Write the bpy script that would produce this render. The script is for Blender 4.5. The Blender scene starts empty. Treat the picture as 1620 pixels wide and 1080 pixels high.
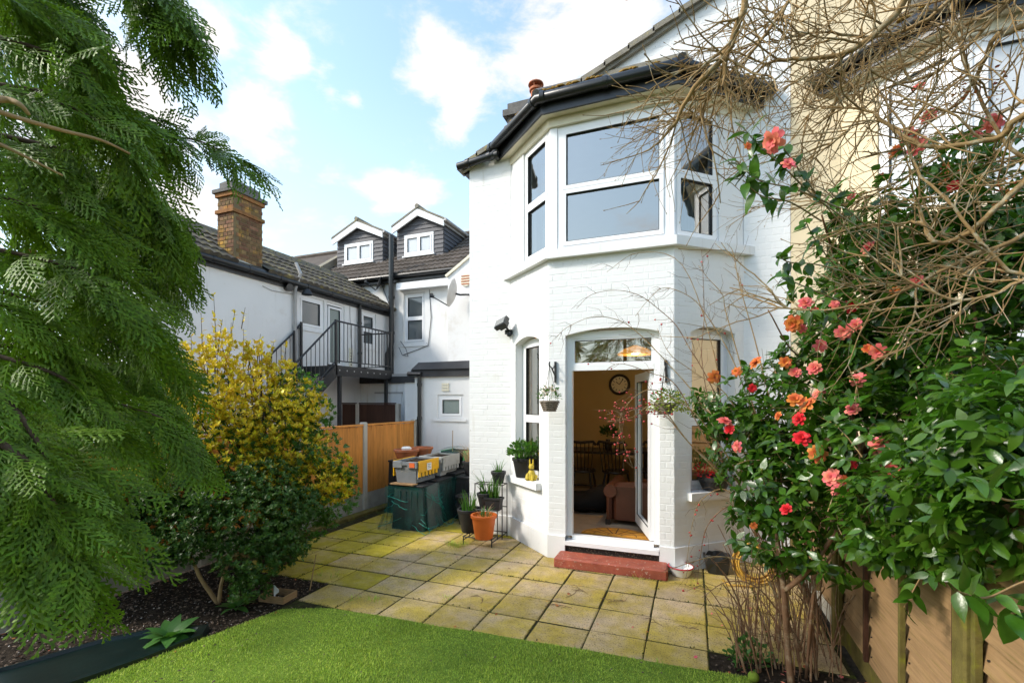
import bpy, bmesh, math, random
import numpy as np
from mathutils import Vector, Matrix

RND = random.Random(11)
NP = np.random.default_rng(5)
SC = bpy.context.scene
COL = SC.collection

# ------------------------------------------------------------------ camera
CAMH = 1.8
FPX = 740.0
YAW = math.radians(21.1)
cam = bpy.data.cameras.new('camera')
cam.sensor_width = 36.0
cam.lens = FPX / 1620 * 36.0
cam.shift_y = 95.0 / 1620
cam.clip_start = 0.05
cam.clip_end = 2000
co = bpy.data.objects.new('camera', cam)
COL.objects.link(co)
co.location = (0, 0, CAMH)
co.rotation_euler = (math.radians(90), 0, YAW)
SC.camera = co

# ------------------------------------------------------------------ sky, sun, exposure
SUN_EL, SUN_AZ = 38.0, 236.0          # azimuth clockwise from +Y: from the left, a little behind the camera
w = bpy.data.worlds.new('World')
SC.world = w
w.use_nodes = True
nt = w.node_tree
nt.nodes.clear()
def wn(t, **k):
    n = nt.nodes.new(t)
    for a, b in k.items():
        setattr(n, a, b)
    return n
wout = wn('ShaderNodeOutputWorld')
wbg = wn('ShaderNodeBackground')
wbg.inputs["Strength"].default_value = 0.05
sky = wn('ShaderNodeTexSky', sky_type='NISHITA')
sky.sun_disc = False
sky.sun_elevation = math.radians(SUN_EL)
sky.sun_rotation = math.radians(SUN_AZ)
sky.air_density = 1.0
sky.dust_density = 0.6
sky.ozone_density = 1.6
tc = wn('ShaderNodeTexCoord')
mp = wn('ShaderNodeMapping')
mp.inputs['Scale'].default_value = (1.0, 1.0, 2.0)
nz = wn('ShaderNodeTexNoise')
nz.inputs['Scale'].default_value = 6.5
nz.inputs['Detail'].default_value = 9.0
nz.inputs['Roughness'].default_value = 0.62
nz.inputs['Distortion'].default_value = 0.25
nt.links.new(tc.outputs['Generated'], mp.inputs['Vector'])
nt.links.new(mp.outputs['Vector'], nz.inputs['Vector'])
# single clouds, each a soft direction lobe broken up by the noise
def direction(px, py):
    u, v = (px - 810) / FPX, (635 - py) / FPX
    return Vector((u * math.cos(YAW) - math.sin(YAW), u * math.sin(YAW) + math.cos(YAW), v)).normalized()
acc = None
for px, py, rad, amp in ((760, 95, 0.13, 0.14), (690, 120, 0.12, 0.14), (850, 110, 0.10, 0.16), (900, 20, 0.13, 0.2), (690, 60, 0.07, 0.15), (740, 165, 0.07, 0.20), (930, 85, 0.07, 0.2), (445, 97, 0.060, 0.25), (475, 85, 0.03, 0.2), (525, 148, 0.055, 0.24), (565, 158, 0.03, 0.2),
                         (425, 185, 0.085, 0.27), (385, 180, 0.05, 0.2), (640, 305, 0.085, 0.24), (590, 300, 0.05, 0.16), (690, 295, 0.05, 0.18), (230, 265, 0.18, 0.27), (140, 40, 0.16, 0.25), (720, 200, 0.05, 0.18), (330, 330, 0.10, 0.2), (230, 140, 0.06, 0.2), (345, 40, 0.05, 0.14), (1010, -60, 0.2, 0.24)):
    d = direction(px, py)
    dot = wn('ShaderNodeVectorMath', operation='DISTANCE')
    nt.links.new(tc.outputs['Generated'], dot.inputs[0])
    dot.inputs[1].default_value = d
    mr = wn('ShaderNodeMapRange', interpolation_type='SMOOTHSTEP')
    mr.inputs['From Min'].default_value = rad
    mr.inputs['From Max'].default_value = 0.0
    mr.inputs['To Min'].default_value = 0.0
    mr.inputs['To Max'].default_value = amp
    nt.links.new(dot.outputs['Value'], mr.inputs['Value'])
    if acc is None:
        acc = mr.outputs[0]
    else:
        ad = wn('ShaderNodeMath', operation='ADD')
        nt.links.new(acc, ad.inputs[0]); nt.links.new(mr.outputs[0], ad.inputs[1])
        acc = ad.outputs[0]
ad = wn('ShaderNodeMath', operation='ADD')
nt.links.new(acc, ad.inputs[0]); nt.links.new(nz.outputs[0], ad.inputs[1])
cr = wn('ShaderNodeMapRange', interpolation_type='SMOOTHSTEP')
cr.inputs['From Min'].default_value = 0.535
cr.inputs['From Max'].default_value = 0.80
nt.links.new(ad.outputs[0], cr.inputs['Value'])
hz = wn('ShaderNodeSeparateXYZ')
nt.links.new(tc.outputs['Generated'], hz.inputs[0])
hm = wn('ShaderNodeMapRange')          # pale air low down
hm.inputs['From Min'].default_value = 0.55
hm.inputs['From Max'].default_value = 0.0
nt.links.new(hz.outputs['Z'], hm.inputs['Value'])
mixh = wn('ShaderNodeMix', data_type='RGBA')
hmm = wn('ShaderNodeMath', operation='MULTIPLY')
hmm.inputs[1].default_value = 0.85
nt.links.new(hm.outputs[0], hmm.inputs[0])
nt.links.new(hmm.outputs[0], mixh.inputs['Factor'])
skg = wn('ShaderNodeMix', data_type='RGBA', blend_type='MULTIPLY')
skg.inputs['Factor'].default_value = 1.0
skg.inputs["B"].default_value = (1.72, 1.62, 1.36, 1)
nt.links.new(sky.outputs[0], skg.inputs['A'])
nt.links.new(skg.outputs['Result'], mixh.inputs['A'])
mixh.inputs["B"].default_value = (2.75, 3.05, 3.2, 1)
mixc = wn('ShaderNodeMix', data_type='RGBA')
nt.links.new(cr.outputs[0], mixc.inputs['Factor'])
nt.links.new(mixh.outputs['Result'], mixc.inputs['A'])
mixc.inputs['B'].default_value = (3.9, 3.7, 3.65, 1)
nt.links.new(mixc.outputs['Result'], wbg.inputs['Color'])
nt.links.new(wbg.outputs[0], wout.inputs['Surface'])

sl = bpy.data.lights.new('sun', 'SUN')
sl.energy = 0.66
sl.angle = math.radians(11.0)
sl.color = (1.0, 0.93, 0.83)
so = bpy.data.objects.new('sun', sl)
COL.objects.link(so)
sa, se = math.radians(SUN_AZ), math.radians(SUN_EL)
sdir = Vector((math.sin(sa) * math.cos(se), math.cos(sa) * math.cos(se), math.sin(se)))
so.rotation_euler = sdir.to_track_quat('Z', 'Y').to_euler()
so.location = sdir * 30

SC.view_settings.view_transform = 'Standard'
SC.view_settings.look = 'None'
SC.view_settings.gamma = 1.0
SC.view_settings.use_curve_mapping = False
SC.view_settings.exposure = 2.62
SC.cycles.max_bounces = 8
SC.cycles.transparent_max_bounces = 24

# ------------------------------------------------------------------ points from bearings
CY, SY = math.cos(YAW), math.sin(YAW)
def at(px, py, d):
    u, v = (px - 810) / FPX * d, (635 - py) / FPX * d
    return Vector((u * CY - d * SY, u * SY + d * CY, CAMH + v))
def ground(px, py, z=0.0):
    return at(px, py, (CAMH - z) * FPX / (py - 635))
def at_y(px, py, Y):
    return at(px, py, Y / ((px - 810) / FPX * SY + CY))
def at_x(px, py, X):
    return at(px, py, X / ((px - 810) / FPX * CY - SY))
def project(p):
    u = p[0] * CY + p[1] * SY
    d = -p[0] * SY + p[1] * CY
    if d < 0.05:
        return None
    return 810 + FPX * u / d, 635 - FPX * (p[2] - CAMH) / d, d

# ------------------------------------------------------------------ materials
def pm(name, col, rough=0.6, var=0.12, scale=6.0, bump=0.0, bscale=60.0, spec=0.4, metal=0.0, rnd=0.0,
       mix=None, mixscale=3.0, mixlo=0.5, mixhi=0.65, speck=None, speckscale=150.0, specklo=0.62, coat=0.0, trans=None, transfac=0.0, sheen=0.0, hue=0.0, stretch=None):
    m = bpy.data.materials.new(name)
    m.use_nodes = True
    t = m.node_tree
    b = t.nodes['Principled BSDF']
    L = t.links.new
    def N(k):
        return t.nodes.new(k)
    geo = N('ShaderNodeNewGeometry')
    pos = geo.outputs['Position']
    if stretch:
        mpn = N('ShaderNodeMapping')
        mpn.inputs['Scale'].default_value = stretch
        L(pos, mpn.inputs['Vector'])
        pos = mpn.outputs[0]
    def noise(s, det=4.0, ro=0.55, st=None):
        n = N('ShaderNodeTexNoise')
        n.inputs['Scale'].default_value = s
        n.inputs['Detail'].default_value = det
        n.inputs['Roughness'].default_value = ro
        L(pos, n.inputs['Vector'])
        if st:
            mq = N('ShaderNodeMapping'); mq.inputs['Scale'].default_value = st
            L(geo.outputs['Position'], mq.inputs['Vector']); L(mq.outputs[0], n.inputs['Vector'])
        return n.outputs[0]
    def mrange(src, a, c, lo, hi, smooth=False):
        n = N('ShaderNodeMapRange')
        if smooth:
            n.interpolation_type = 'SMOOTHSTEP'
        n.inputs['From Min'].default_value = a; n.inputs['From Max'].default_value = c
        n.inputs['To Min'].default_value = lo; n.inputs['To Max'].default_value = hi
        L(src, n.inputs['Value'])
        return n.outputs[0]
    cur = None
    rgb = N('ShaderNodeRGB')
    rgb.outputs[0].default_value = (*col, 1)
    cur = rgb.outputs[0]
    rand = None
    if rnd or hue:
        oi = N('ShaderNodeObjectInfo')
        a1 = N('ShaderNodeMath'); a1.operation = 'ADD'
        L(oi.outputs['Random'], a1.inputs[0]); L(geo.outputs['Random Per Island'], a1.inputs[1])
        fr = N('ShaderNodeMath'); fr.operation = 'FRACT'
        L(a1.outputs[0], fr.inputs[0])
        rand = fr.outputs[0]
    for (mc, ms, lo, hi, *st_) in ([] if mix is None else ([(mix, mixscale, mixlo, mixhi)] if not isinstance(mix[0], tuple) else mix)):
        mx = N('ShaderNodeMix'); mx.data_type = 'RGBA'
        L(mrange(noise(ms, 10.0, 0.70, st_[0] if st_ else None), lo, hi, 0, 1, True), mx.inputs['Factor'])
        L(cur, mx.inputs['A']); mx.inputs['B'].default_value = (*mc, 1)
        cur = mx.outputs['Result']
    if speck:
        mx = N('ShaderNodeMix'); mx.data_type = 'RGBA'
        L(mrange(noise(speckscale, 2.0, 0.6), specklo, specklo + 0.08, 0, 1), mx.inputs['Factor'])
        L(cur, mx.inputs['A']); mx.inputs['B'].default_value = (*speck, 1)
        cur = mx.outputs['Result']
    hs = N('ShaderNodeHueSaturation')
    L(cur, hs.inputs['Color'])
    v = mrange(noise(scale), 0.25, 0.75, 1 - var, 1 + var)
    if rand is not None:
        mu = N('ShaderNodeMath'); mu.operation = 'MULTIPLY'
        L(v, mu.inputs[0]); L(mrange(rand, 0, 1, 1 - rnd, 1 + rnd), mu.inputs[1])
        v = mu.outputs[0]
        if hue:
            r2 = N('ShaderNodeMath'); r2.operation = 'MULTIPLY'; r2.inputs[1].default_value = 7.31
            L(rand, r2.inputs[0])
            f2 = N('ShaderNodeMath'); f2.operation = 'FRACT'
            L(r2.outputs[0], f2.inputs[0])
            L(mrange(f2.outputs[0], 0, 1, 0.5 - hue, 0.5 + hue), hs.inputs['Hue'])
    L(v, hs.inputs['Value'])
    L(hs.outputs[0], b.inputs['Base Color'])
    b.inputs['Roughness'].default_value = rough
    b.inputs['Specular IOR Level'].default_value = spec
    b.inputs['Metallic'].default_value = metal
    b.inputs['Coat Weight'].default_value = coat
    if bump:
        bp = N('ShaderNodeBump')
        bp.inputs['Strength'].default_value = 1.0
        bp.inputs['Distance'].default_value = bump
        L(noise(bscale, 5.0, 0.6), bp.inputs['Height'])
        L(bp.outputs[0], b.inputs['Normal'])
    if trans:
        tr = N('ShaderNodeBsdfTranslucent')
        tr.inputs['Color'].default_value = (*trans, 1)
        ms = N('ShaderNodeMixShader')
        ms.inputs[0].default_value = transfac
        out = t.nodes['Material Output']
        L(b.outputs[0], ms.inputs[1]); L(tr.outputs[0], ms.inputs[2])
        L(ms.outputs[0], out.inputs['Surface'])
    return m

def glass(name, tint=(0.85, 0.9, 0.88), lo=0.22, hi=0.95, rough=0.0):
    m = bpy.data.materials.new(name)
    m.use_nodes = True
    t = m.node_tree
    t.nodes.clear()
    o = t.nodes.new('ShaderNodeOutputMaterial')
    tr = t.nodes.new('ShaderNodeBsdfTransparent'); tr.inputs[0].default_value = (*tint, 1)
    gl = t.nodes.new('ShaderNodeBsdfGlossy'); gl.inputs['Roughness'].default_value = rough
    gl.inputs['Color'].default_value = (0.92, 0.90, 0.86, 1)
    lw = t.nodes.new('ShaderNodeLayerWeight'); lw.inputs['Blend'].default_value = 0.25
    mr = t.nodes.new('ShaderNodeMapRange')
    mr.inputs['To Min'].default_value = lo; mr.inputs['To Max'].default_value = hi
    ms = t.nodes.new('ShaderNodeMixShader')
    t.links.new(lw.outputs['Fresnel'], mr.inputs['Value'])
    t.links.new(mr.outputs[0], ms.inputs[0])
    t.links.new(tr.outputs[0], ms.inputs[1]); t.links.new(gl.outputs[0], ms.inputs[2])
    t.links.new(ms.outputs[0], o.inputs['Surface'])
    return m

M = {}
M['white'] = pm('white_masonry_paint', (0.80, 0.80, 0.79), 0.55, 0.03, 1.3, 0.0012, 220, 0.3, mix=(((0.68, 0.66, 0.60), 1.7, 0.56, 0.78), ((0.60, 0.56, 0.48), 9.0, 0.64, 0.8), ((0.60, 0.57, 0.49), 1.6, 0.58, 0.80, (7, 7, 0.45))), speck=(0.5, 0.48, 0.43), speckscale=26, specklo=0.72)
M['white_render'] = pm('white_render', (0.78, 0.775, 0.76), 0.6, 0.04, 1.6, 0.002, 90, 0.3, mix=(((0.64, 0.60, 0.54), 1.2, 0.54, 0.78), ((0.55, 0.50, 0.42), 5.0, 0.62, 0.82), ((0.54, 0.50, 0.43), 1.6, 0.56, 0.80, (6, 6, 0.4))))
M['cream'] = pm('weathered_cream_paint', (0.78, 0.72, 0.56), 0.5, 0.06, 3, 0.001, 80, mix=(0.40, 0.33, 0.18), mixscale=4, mixlo=0.60, mixhi=0.8)
M['beige'] = pm('beige_render', (0.76, 0.63, 0.42), 0.65, 0.06, 2, 0.003, 120, 0.25)
M['upvc'] = pm('white_plastic', (0.83, 0.83, 0.83), 0.28, 0.015, 3, 0, 10, 0.5)
M['black_plastic'] = pm('black_plastic', (0.018, 0.019, 0.02), 0.32, 0.15, 6, 0.0006, 60, 0.5)
M['black_metal'] = pm('black_metal', (0.02, 0.02, 0.021), 0.45, 0.2, 9, 0.0005, 120, 0.5)
M['black_felt'] = pm('roof_felt', (0.045, 0.045, 0.047), 0.85, 0.25, 4, 0.004, 60, 0.3)
M['gasket'] = pm('black_rubber', (0.012, 0.012, 0.013), 0.5, 0.05)
M['glass'] = glass('window_glass', (0.9, 0.93, 0.92), 0.36, 0.97)
M['glass_far'] = pm('far_window_glass', (0.10, 0.115, 0.12), 0.06, 0.3, 1.2, 0, 10, 0.9, coat=0.6)
M['glass_frost'] = pm('obscured_glass', (0.22, 0.27, 0.25), 0.22, 0.1, 40, 0.001, 200, 0.6)
M['glass_pale'] = pm('blind_behind_glass', (0.62, 0.64, 0.66), 0.12, 0.06, 1.5, 0, 10, 0.6, coat=0.4)
M['red'] = pm('worn_red_paint', (0.34, 0.082, 0.045), 0.55, 0.22, 9, 0.005, 45, 0.4, mix=(0.26, 0.05, 0.035), mixscale=11, mixlo=0.5, mixhi=0.68, speck=(0.5, 0.38, 0.3), speckscale=42, specklo=0.63)
M['slab'] = pm('paving_slab', (0.52, 0.385, 0.235), 0.85, 0.18, 9, 0.003, 170, 0.25, rnd=0.10,
               mix=(((0.47, 0.345, 0.065), 1.9, 0.34, 0.62), ((0.50, 0.345, 0.215), 3.3, 0.56, 0.76), ((0.15, 0.12, 0.04), 2.7, 0.60, 0.82)), speck=(0.14, 0.105, 0.05), speckscale=95, specklo=0.57)
M['slab_mossy'] = pm('mossy_paving_slab', (0.47, 0.36, 0.12), 0.9, 0.2, 8, 0.004, 150, 0.2, rnd=0.12,
               mix=(((0.42, 0.335, 0.03), 2.2, 0.34, 0.56), ((0.13, 0.115, 0.03), 3.3, 0.55, 0.8)), speck=(0.1, 0.085, 0.03), speckscale=120, specklo=0.6)
M['soil'] = pm('dark_soil', (0.030, 0.022, 0.015), 0.95, 0.4, 22, 0.02, 40, 0.1, mix=(0.055, 0.04, 0.026), mixscale=9)
M['joint'] = pm('mossy_joint', (0.04, 0.036, 0.016), 0.95, 0.4, 20, 0.01, 60, 0.1, mix=(0.055, 0.07, 0.015), mixscale=5)
M['turf_base'] = pm('turf_backing', (0.14, 0.22, 0.03), 0.9, 0.3, 30, 0.004, 150, 0.1)
M['turf'] = pm('turf_blades', (0.43, 0.53, 0.07), 0.5, 0.22, 2.6, 0, 10, 0.3, rnd=0.5, hue=0.02, trans=(0.3, 0.5, 0.05), transfac=0.25)
M['orange_wood'] = pm('orange_stained_wood', (0.56, 0.225, 0.042), 0.6, 0.18, 4, 0.001, 40, 0.3, rnd=0.13, mix=(0.36, 0.125, 0.022), mixscale=5, mixlo=0.52, mixhi=0.72, stretch=(6, 6, 0.8))
M['brown_wood'] = pm('dark_brown_wood', (0.055, 0.022, 0.012), 0.65, 0.25, 4, 0.001, 40, 0.3, rnd=0.2, stretch=(6, 6, 0.8))
M['old_wood'] = pm('weathered_fence_wood', (0.30, 0.185, 0.09), 0.7, 0.22, 3, 0.002, 30, 0.25, rnd=0.15, mix=(0.19, 0.145, 0.035), mixscale=2.4, mixlo=0.52, mixhi=0.75, stretch=(8, 1.3, 30))
M['mossy_wood'] = pm('mossy_post_wood', (0.13, 0.105, 0.03), 0.85, 0.3, 12, 0.003, 80, 0.2, mix=(0.16, 0.15, 0.02), mixscale=9)
M['concrete'] = pm('pale_concrete', (0.46, 0.43, 0.37), 0.85, 0.12, 6, 0.002, 120, 0.25, mix=(0.26, 0.245, 0.15), mixscale=3, mixlo=0.52, mixhi=0.75)
M['gravel_board'] = pm('stained_concrete', (0.36, 0.34, 0.29), 0.85, 0.18, 5, 0.002, 120, 0.25, mix=(0.18, 0.19, 0.13), mixscale=2.3, mixlo=0.48, mixhi=0.7)
M['tile'] = pm('brown_roof_tile', (0.115, 0.092, 0.074), 0.8, 0.2, 6, 0.002, 120, 0.25, rnd=0.16, mix=(0.17, 0.15, 0.12), mixscale=7, mixlo=0.55, mixhi=0.7)
M['tile_mossy'] = pm('mossy_roof_tile', (0.10, 0.088, 0.072), 0.85, 0.25, 6, 0.003, 90, 0.2, rnd=0.2, mix=(0.16, 0.135, 0.055), mixscale=6, mixlo=0.48, mixhi=0.66)
M['slate'] = pm('grey_cladding', (0.10, 0.098, 0.107), 0.6, 0.12, 6, 0.001, 60, 0.35, rnd=0.12)
M['cap'] = pm('mortar_cap', (0.24, 0.22, 0.18), 0.9, 0.2, 8, 0.006, 60, 0.2, mix=(0.32, 0.27, 0.13), mixscale=7)
M['stone_cap'] = pm('grey_coping', (0.16, 0.15, 0.14), 0.9, 0.25, 9, 0.006, 60, 0.2)
M['stock_brick'] = pm('stock_brick', (0.20, 0.115, 0.06), 0.85, 0.3, 14, 0.003, 130, 0.2, rnd=0.38, hue=0.02, mix=(0.42, 0.22, 0.045), mixscale=3.2, mixlo=0.50, mixhi=0.66)
M['stock_mortar'] = pm('old_mortar', (0.19, 0.145, 0.085), 0.95, 0.2, 8, 0.004, 90, 0.1, mix=(0.22, 0.16, 0.07), mixscale=4)
M['moss'] = pm('ochre_moss', (0.28, 0.17, 0.045), 0.95, 0.35, 20, 0.01, 60, 0.1)
M['terracotta'] = pm('terracotta', (0.42, 0.135, 0.055), 0.7, 0.14, 9, 0.001, 60, 0.3, mix=(0.3, 0.13, 0.08), mixscale=5)
M['orange_pot'] = pm('orange_plastic', (0.68, 0.145, 0.022), 0.42, 0.06, 5, 0, 10, 0.45)
M['black_pot'] = pm('black_pot_plastic', (0.022, 0.022, 0.023), 0.5, 0.2, 7, 0.001, 30, 0.4)
M['crate_grey'] = pm('grey_crate_plastic', (0.20, 0.215, 0.225), 0.45, 0.12, 9, 0.0008, 60, 0.4, mix=(0.26, 0.25, 0.22), mixscale=7)
M['crate_pale'] = pm('pale_crate_plastic', (0.40, 0.40, 0.38), 0.5, 0.1, 9, 0.0008, 60, 0.4, mix=(0.3, 0.28, 0.24), mixscale=7)
M['yellow'] = pm('yellow_plastic', (0.78, 0.42, 0.012), 0.42, 0.08, 8, 0, 10, 0.4)
M['green_plastic'] = pm('green_plastic', (0.015, 0.30, 0.05), 0.42, 0.1, 8, 0, 10, 0.4)
M['bin_dark'] = pm('dark_bin_plastic', (0.016, 0.017, 0.018), 0.6, 0.2, 7, 0.001, 40, 0.35)
M['bin_grey'] = pm('grey_board', (0.10, 0.115, 0.11), 0.6, 0.15, 7, 0.001, 40, 0.35)
M['label_white'] = pm('white_label', (0.75, 0.75, 0.72), 0.6, 0.03)
M['label_orange'] = pm('orange_label', (0.75, 0.14, 0.03), 0.6, 0.03)
M['grime'] = pm('ink_grey', (0.25, 0.25, 0.26), 0.6, 0.03)
M['bark'] = pm('olive_bark', (0.28, 0.18, 0.075), 0.8, 0.25, 16, 0.003, 60, 0.25, mix=(0.36, 0.31, 0.2), mixscale=14, mixlo=0.5, mixhi=0.62)
M['bark_red'] = pm('reddish_bark', (0.20, 0.105, 0.055), 0.8, 0.25, 16, 0.003, 60, 0.25, mix=(0.28, 0.2, 0.12), mixscale=14, mixlo=0.5, mixhi=0.62)
M['bark_dark'] = pm('dark_bark', (0.075, 0.05, 0.032), 0.85, 0.3, 16, 0.004, 60, 0.2)
M['bark_tan'] = pm('tan_bark', (0.34, 0.22, 0.10), 0.75, 0.2, 12, 0.002, 50, 0.3)
M['twig'] = pm('thin_twig', (0.17, 0.105, 0.06), 0.75, 0.25, 16, 0, 60, 0.25)
M['camellia'] = pm('camellia_leaf', (0.042, 0.100, 0.008), 0.26, 0.2, 20, 0.0008, 90, 0.45, rnd=0.35, hue=0.015, trans=(0.14, 0.40, 0.015), transfac=0.15)
M['cypress'] = pm('cypress_spray', (0.098, 0.172, 0.010), 0.5, 0.3, 4, 0, 10, 0.22, rnd=0.45, hue=0.012, trans=(0.17, 0.36, 0.02), transfac=0.16)
M['golden'] = pm('golden_leaf', (0.78, 0.62, 0.03), 0.38, 0.16, 6, 0, 10, 0.4, rnd=0.32, hue=0.03, trans=(0.6, 0.48, 0.03), transfac=0.25, mix=(0.16, 0.22, 0.02), mixscale=60, mixlo=0.56, mixhi=0.66)
M['green_leaf'] = pm('green_leaf', (0.06, 0.145, 0.016), 0.34, 0.2, 6, 0, 10, 0.45, rnd=0.35, hue=0.02, trans=(0.12, 0.34, 0.03), transfac=0.25)
M['dark_leaf'] = pm('dark_leaf', (0.045, 0.10, 0.014), 0.4, 0.2, 5, 0, 10, 0.3, rnd=0.35, hue=0.02, trans=(0.1, 0.24, 0.03), transfac=0.22)
M['soft_leaf'] = pm('soft_leaf', (0.06, 0.16, 0.03), 0.5, 0.15, 30, 0.001, 70, 0.35, rnd=0.15, trans=(0.12, 0.36, 0.03), transfac=0.2)
M['petal_pink'] = pm('coral_petal', (0.82, 0.20, 0.165), 0.5, 0.15, 30, 0, 10, 0.3, rnd=0.2, hue=0.02, trans=(0.85, 0.2, 0.16), transfac=0.25)
M['petal_orange'] = pm('fading_orange_petal', (0.72, 0.20, 0.05), 0.55, 0.2, 30, 0, 10, 0.3, rnd=0.25, hue=0.02, trans=(0.85, 0.35, 0.1), transfac=0.25)
M['petal_red'] = pm('red_petal', (0.62, 0.018, 0.025), 0.5, 0.12, 30, 0, 10, 0.3, rnd=0.15, trans=(0.8, 0.05, 0.05), transfac=0.2)
M['berry'] = pm('rosehip', (0.42, 0.035, 0.03), 0.3, 0.2, 20, 0, 10, 0.5, rnd=0.25)
M['straw'] = pm('dry_grass', (0.45, 0.30, 0.16), 0.8, 0.2, 10, 0, 10, 0.2, rnd=0.3)
M['wicker'] = pm('grey_wicker', (0.22, 0.18, 0.14), 0.8, 0.25, 40, 0.002, 90, 0.2)
M['pale_flower'] = pm('pale_flower', (0.68, 0.56, 0.46), 0.6, 0.1, 30, 0, 10, 0.3, rnd=0.15)
M['hose'] = pm('yellow_hose', (0.55, 0.32, 0.05), 0.4, 0.1, 9, 0, 10, 0.45)
M['enamel'] = pm('white_enamel', (0.82, 0.81, 0.78), 0.2, 0.02, 6, 0, 10, 0.5)
M['enamel_red'] = pm('red_enamel', (0.5, 0.03, 0.05), 0.25, 0.05)
M['ceramic_yellow'] = pm('yellow_pottery', (0.52, 0.38, 0.03), 0.5, 0.25, 30, 0.002, 70, 0.4)
M['ball'] = pm('green_felt_ball', (0.17, 0.24, 0.03), 0.9, 0.2, 30, 0.002, 200, 0.1)
M['pond'] = pm('dark_pond_liner', (0.006, 0.016, 0.014), 0.3, 0.2, 5, 0.001, 20, 0.4)
M['carpet'] = pm('beige_carpet', (0.33, 0.26, 0.19), 0.95, 0.1, 9, 0.003, 260, 0.1)
M['inner_wall'] = pm('tan_wall_paint', (0.50, 0.37, 0.17), 0.8, 0.03, 2)
M['inner_pale'] = pm('pale_wall_paint', (0.62, 0.60, 0.55), 0.8, 0.03, 2)
M['ceiling'] = pm('ceiling_paint', (0.78, 0.77, 0.74), 0.8, 0.02)
M['dark_furniture'] = pm('dark_stained_wood', (0.022, 0.016, 0.012), 0.4, 0.2, 9, 0, 10, 0.45)
M['leather'] = pm('brown_leather', (0.085, 0.026, 0.013), 0.42, 0.15, 9, 0.002, 40, 0.45)
M['black_cloth'] = pm('black_cloth', (0.014, 0.014, 0.015), 0.8, 0.2, 9, 0.002, 60, 0.2)
M['coir'] = pm('coir_mat', (0.56, 0.27, 0.045), 0.95, 0.2, 90, 0.006, 220, 0.1)
M['coir_dark'] = pm('mat_pattern', (0.10, 0.045, 0.015), 0.95, 0.1)
M['curtain'] = pm('grey_green_curtain', (0.26, 0.30, 0.30), 0.9, 0.08, 12, 0, 10, 0.2)
M['dish_dark'] = pm('dark_dish', (0.06, 0.062, 0.066), 0.5, 0.08)
M['dish_pale'] = pm('pale_dish', (0.55, 0.52, 0.48), 0.5, 0.1, 9)
M['grey_pipe'] = pm('grey_pipe', (0.42, 0.41, 0.40), 0.5, 0.1)
M['riser'] = pm('dark_riser_tile', (0.035, 0.025, 0.02), 0.5, 0.3, 25, 0, 10, 0.4, mix=(0.28, 0.21, 0.13), mixscale=55, mixlo=0.55, mixhi=0.60)
M['chip'] = pm('bark_chip', (0.12, 0.085, 0.06), 0.9, 0.3, 30, 0, 10, 0.2, rnd=0.7)
M['pale_chip'] = pm('pale_pebble', (0.42, 0.38, 0.34), 0.8, 0.3, 30, 0, 10, 0.2, rnd=0.4)
M['dead_leaf'] = pm('dead_leaf', (0.36, 0.12, 0.04), 0.8, 0.25, 30, 0, 10, 0.2, rnd=0.35, hue=0.02)
M['tag'] = pm('white_tag', (0.75, 0.75, 0.75), 0.5, 0.02)
m = bpy.data.materials.new('green_netting'); m.use_nodes = True
t = m.node_tree; bs = t.nodes['Principled BSDF']
bs.inputs['Base Color'].default_value = (0.0, 0.13, 0.105, 1); bs.inputs['Roughness'].default_value = 0.6
tcn = t.nodes.new('ShaderNodeNewGeometry'); nn = t.nodes.new('ShaderNodeTexNoise'); nn.inputs['Scale'].default_value = 6; nn.inputs['Detail'].default_value = 3
t.links.new(tcn.outputs['Position'], nn.inputs['Vector'])
mrn = t.nodes.new('ShaderNodeMapRange'); mrn.inputs['From Min'].default_value = 0.35; mrn.inputs['From Max'].default_value = 0.7; mrn.inputs['To Min'].default_value = 0.04; mrn.inputs['To Max'].default_value = 0.30
t.links.new(nn.outputs[0], mrn.inputs['Value'])
trn = t.nodes.new('ShaderNodeBsdfTransparent'); msn = t.nodes.new('ShaderNodeMixShader')
t.links.new(mrn.outputs[0], msn.inputs[0]); t.links.new(trn.outputs[0], msn.inputs[1]); t.links.new(bs.outputs[0], msn.inputs[2])
t.links.new(msn.outputs[0], t.nodes['Material Output'].inputs['Surface'])
M['net'] = m
M['net_cord'] = pm('net_cord', (0.02, 0.26, 0.21), 0.6, 0.1)
m = bpy.data.materials.new('lit_lamp_shade'); m.use_nodes = True
bs = m.node_tree.nodes['Principled BSDF']; bs.inputs['Base Color'].default_value = (0.8, 0.35, 0.06, 1)
bs.inputs['Emission Color'].default_value = (1.0, 0.42, 0.06, 1); bs.inputs['Emission Strength'].default_value = 0.13
M['lamp'] = m

# ------------------------------------------------------------------ objects
WL = {}            # world location of each object as built
def link(o, loc, parent):
    COL.objects.link(o)
    o.location = loc
    WL[o.name] = Vector(loc)
    if parent is not None:
        o.parent = parent
        o.matrix_parent_inverse = Matrix.Translation(-WL[parent.name])
    return o
def tag(o, label=None, cat=None, group=None, kind=None):
    if label: o['label'] = label
    if cat: o['category'] = cat
    if group: o['group'] = group
    if kind: o['kind'] = kind
    return o
def thing(name, loc, label, cat, group=None):
    o = bpy.data.objects.new(name, None)
    o.empty_display_size = 0.1
    link(o, loc, None)
    return tag(o, label, cat, group)

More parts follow.
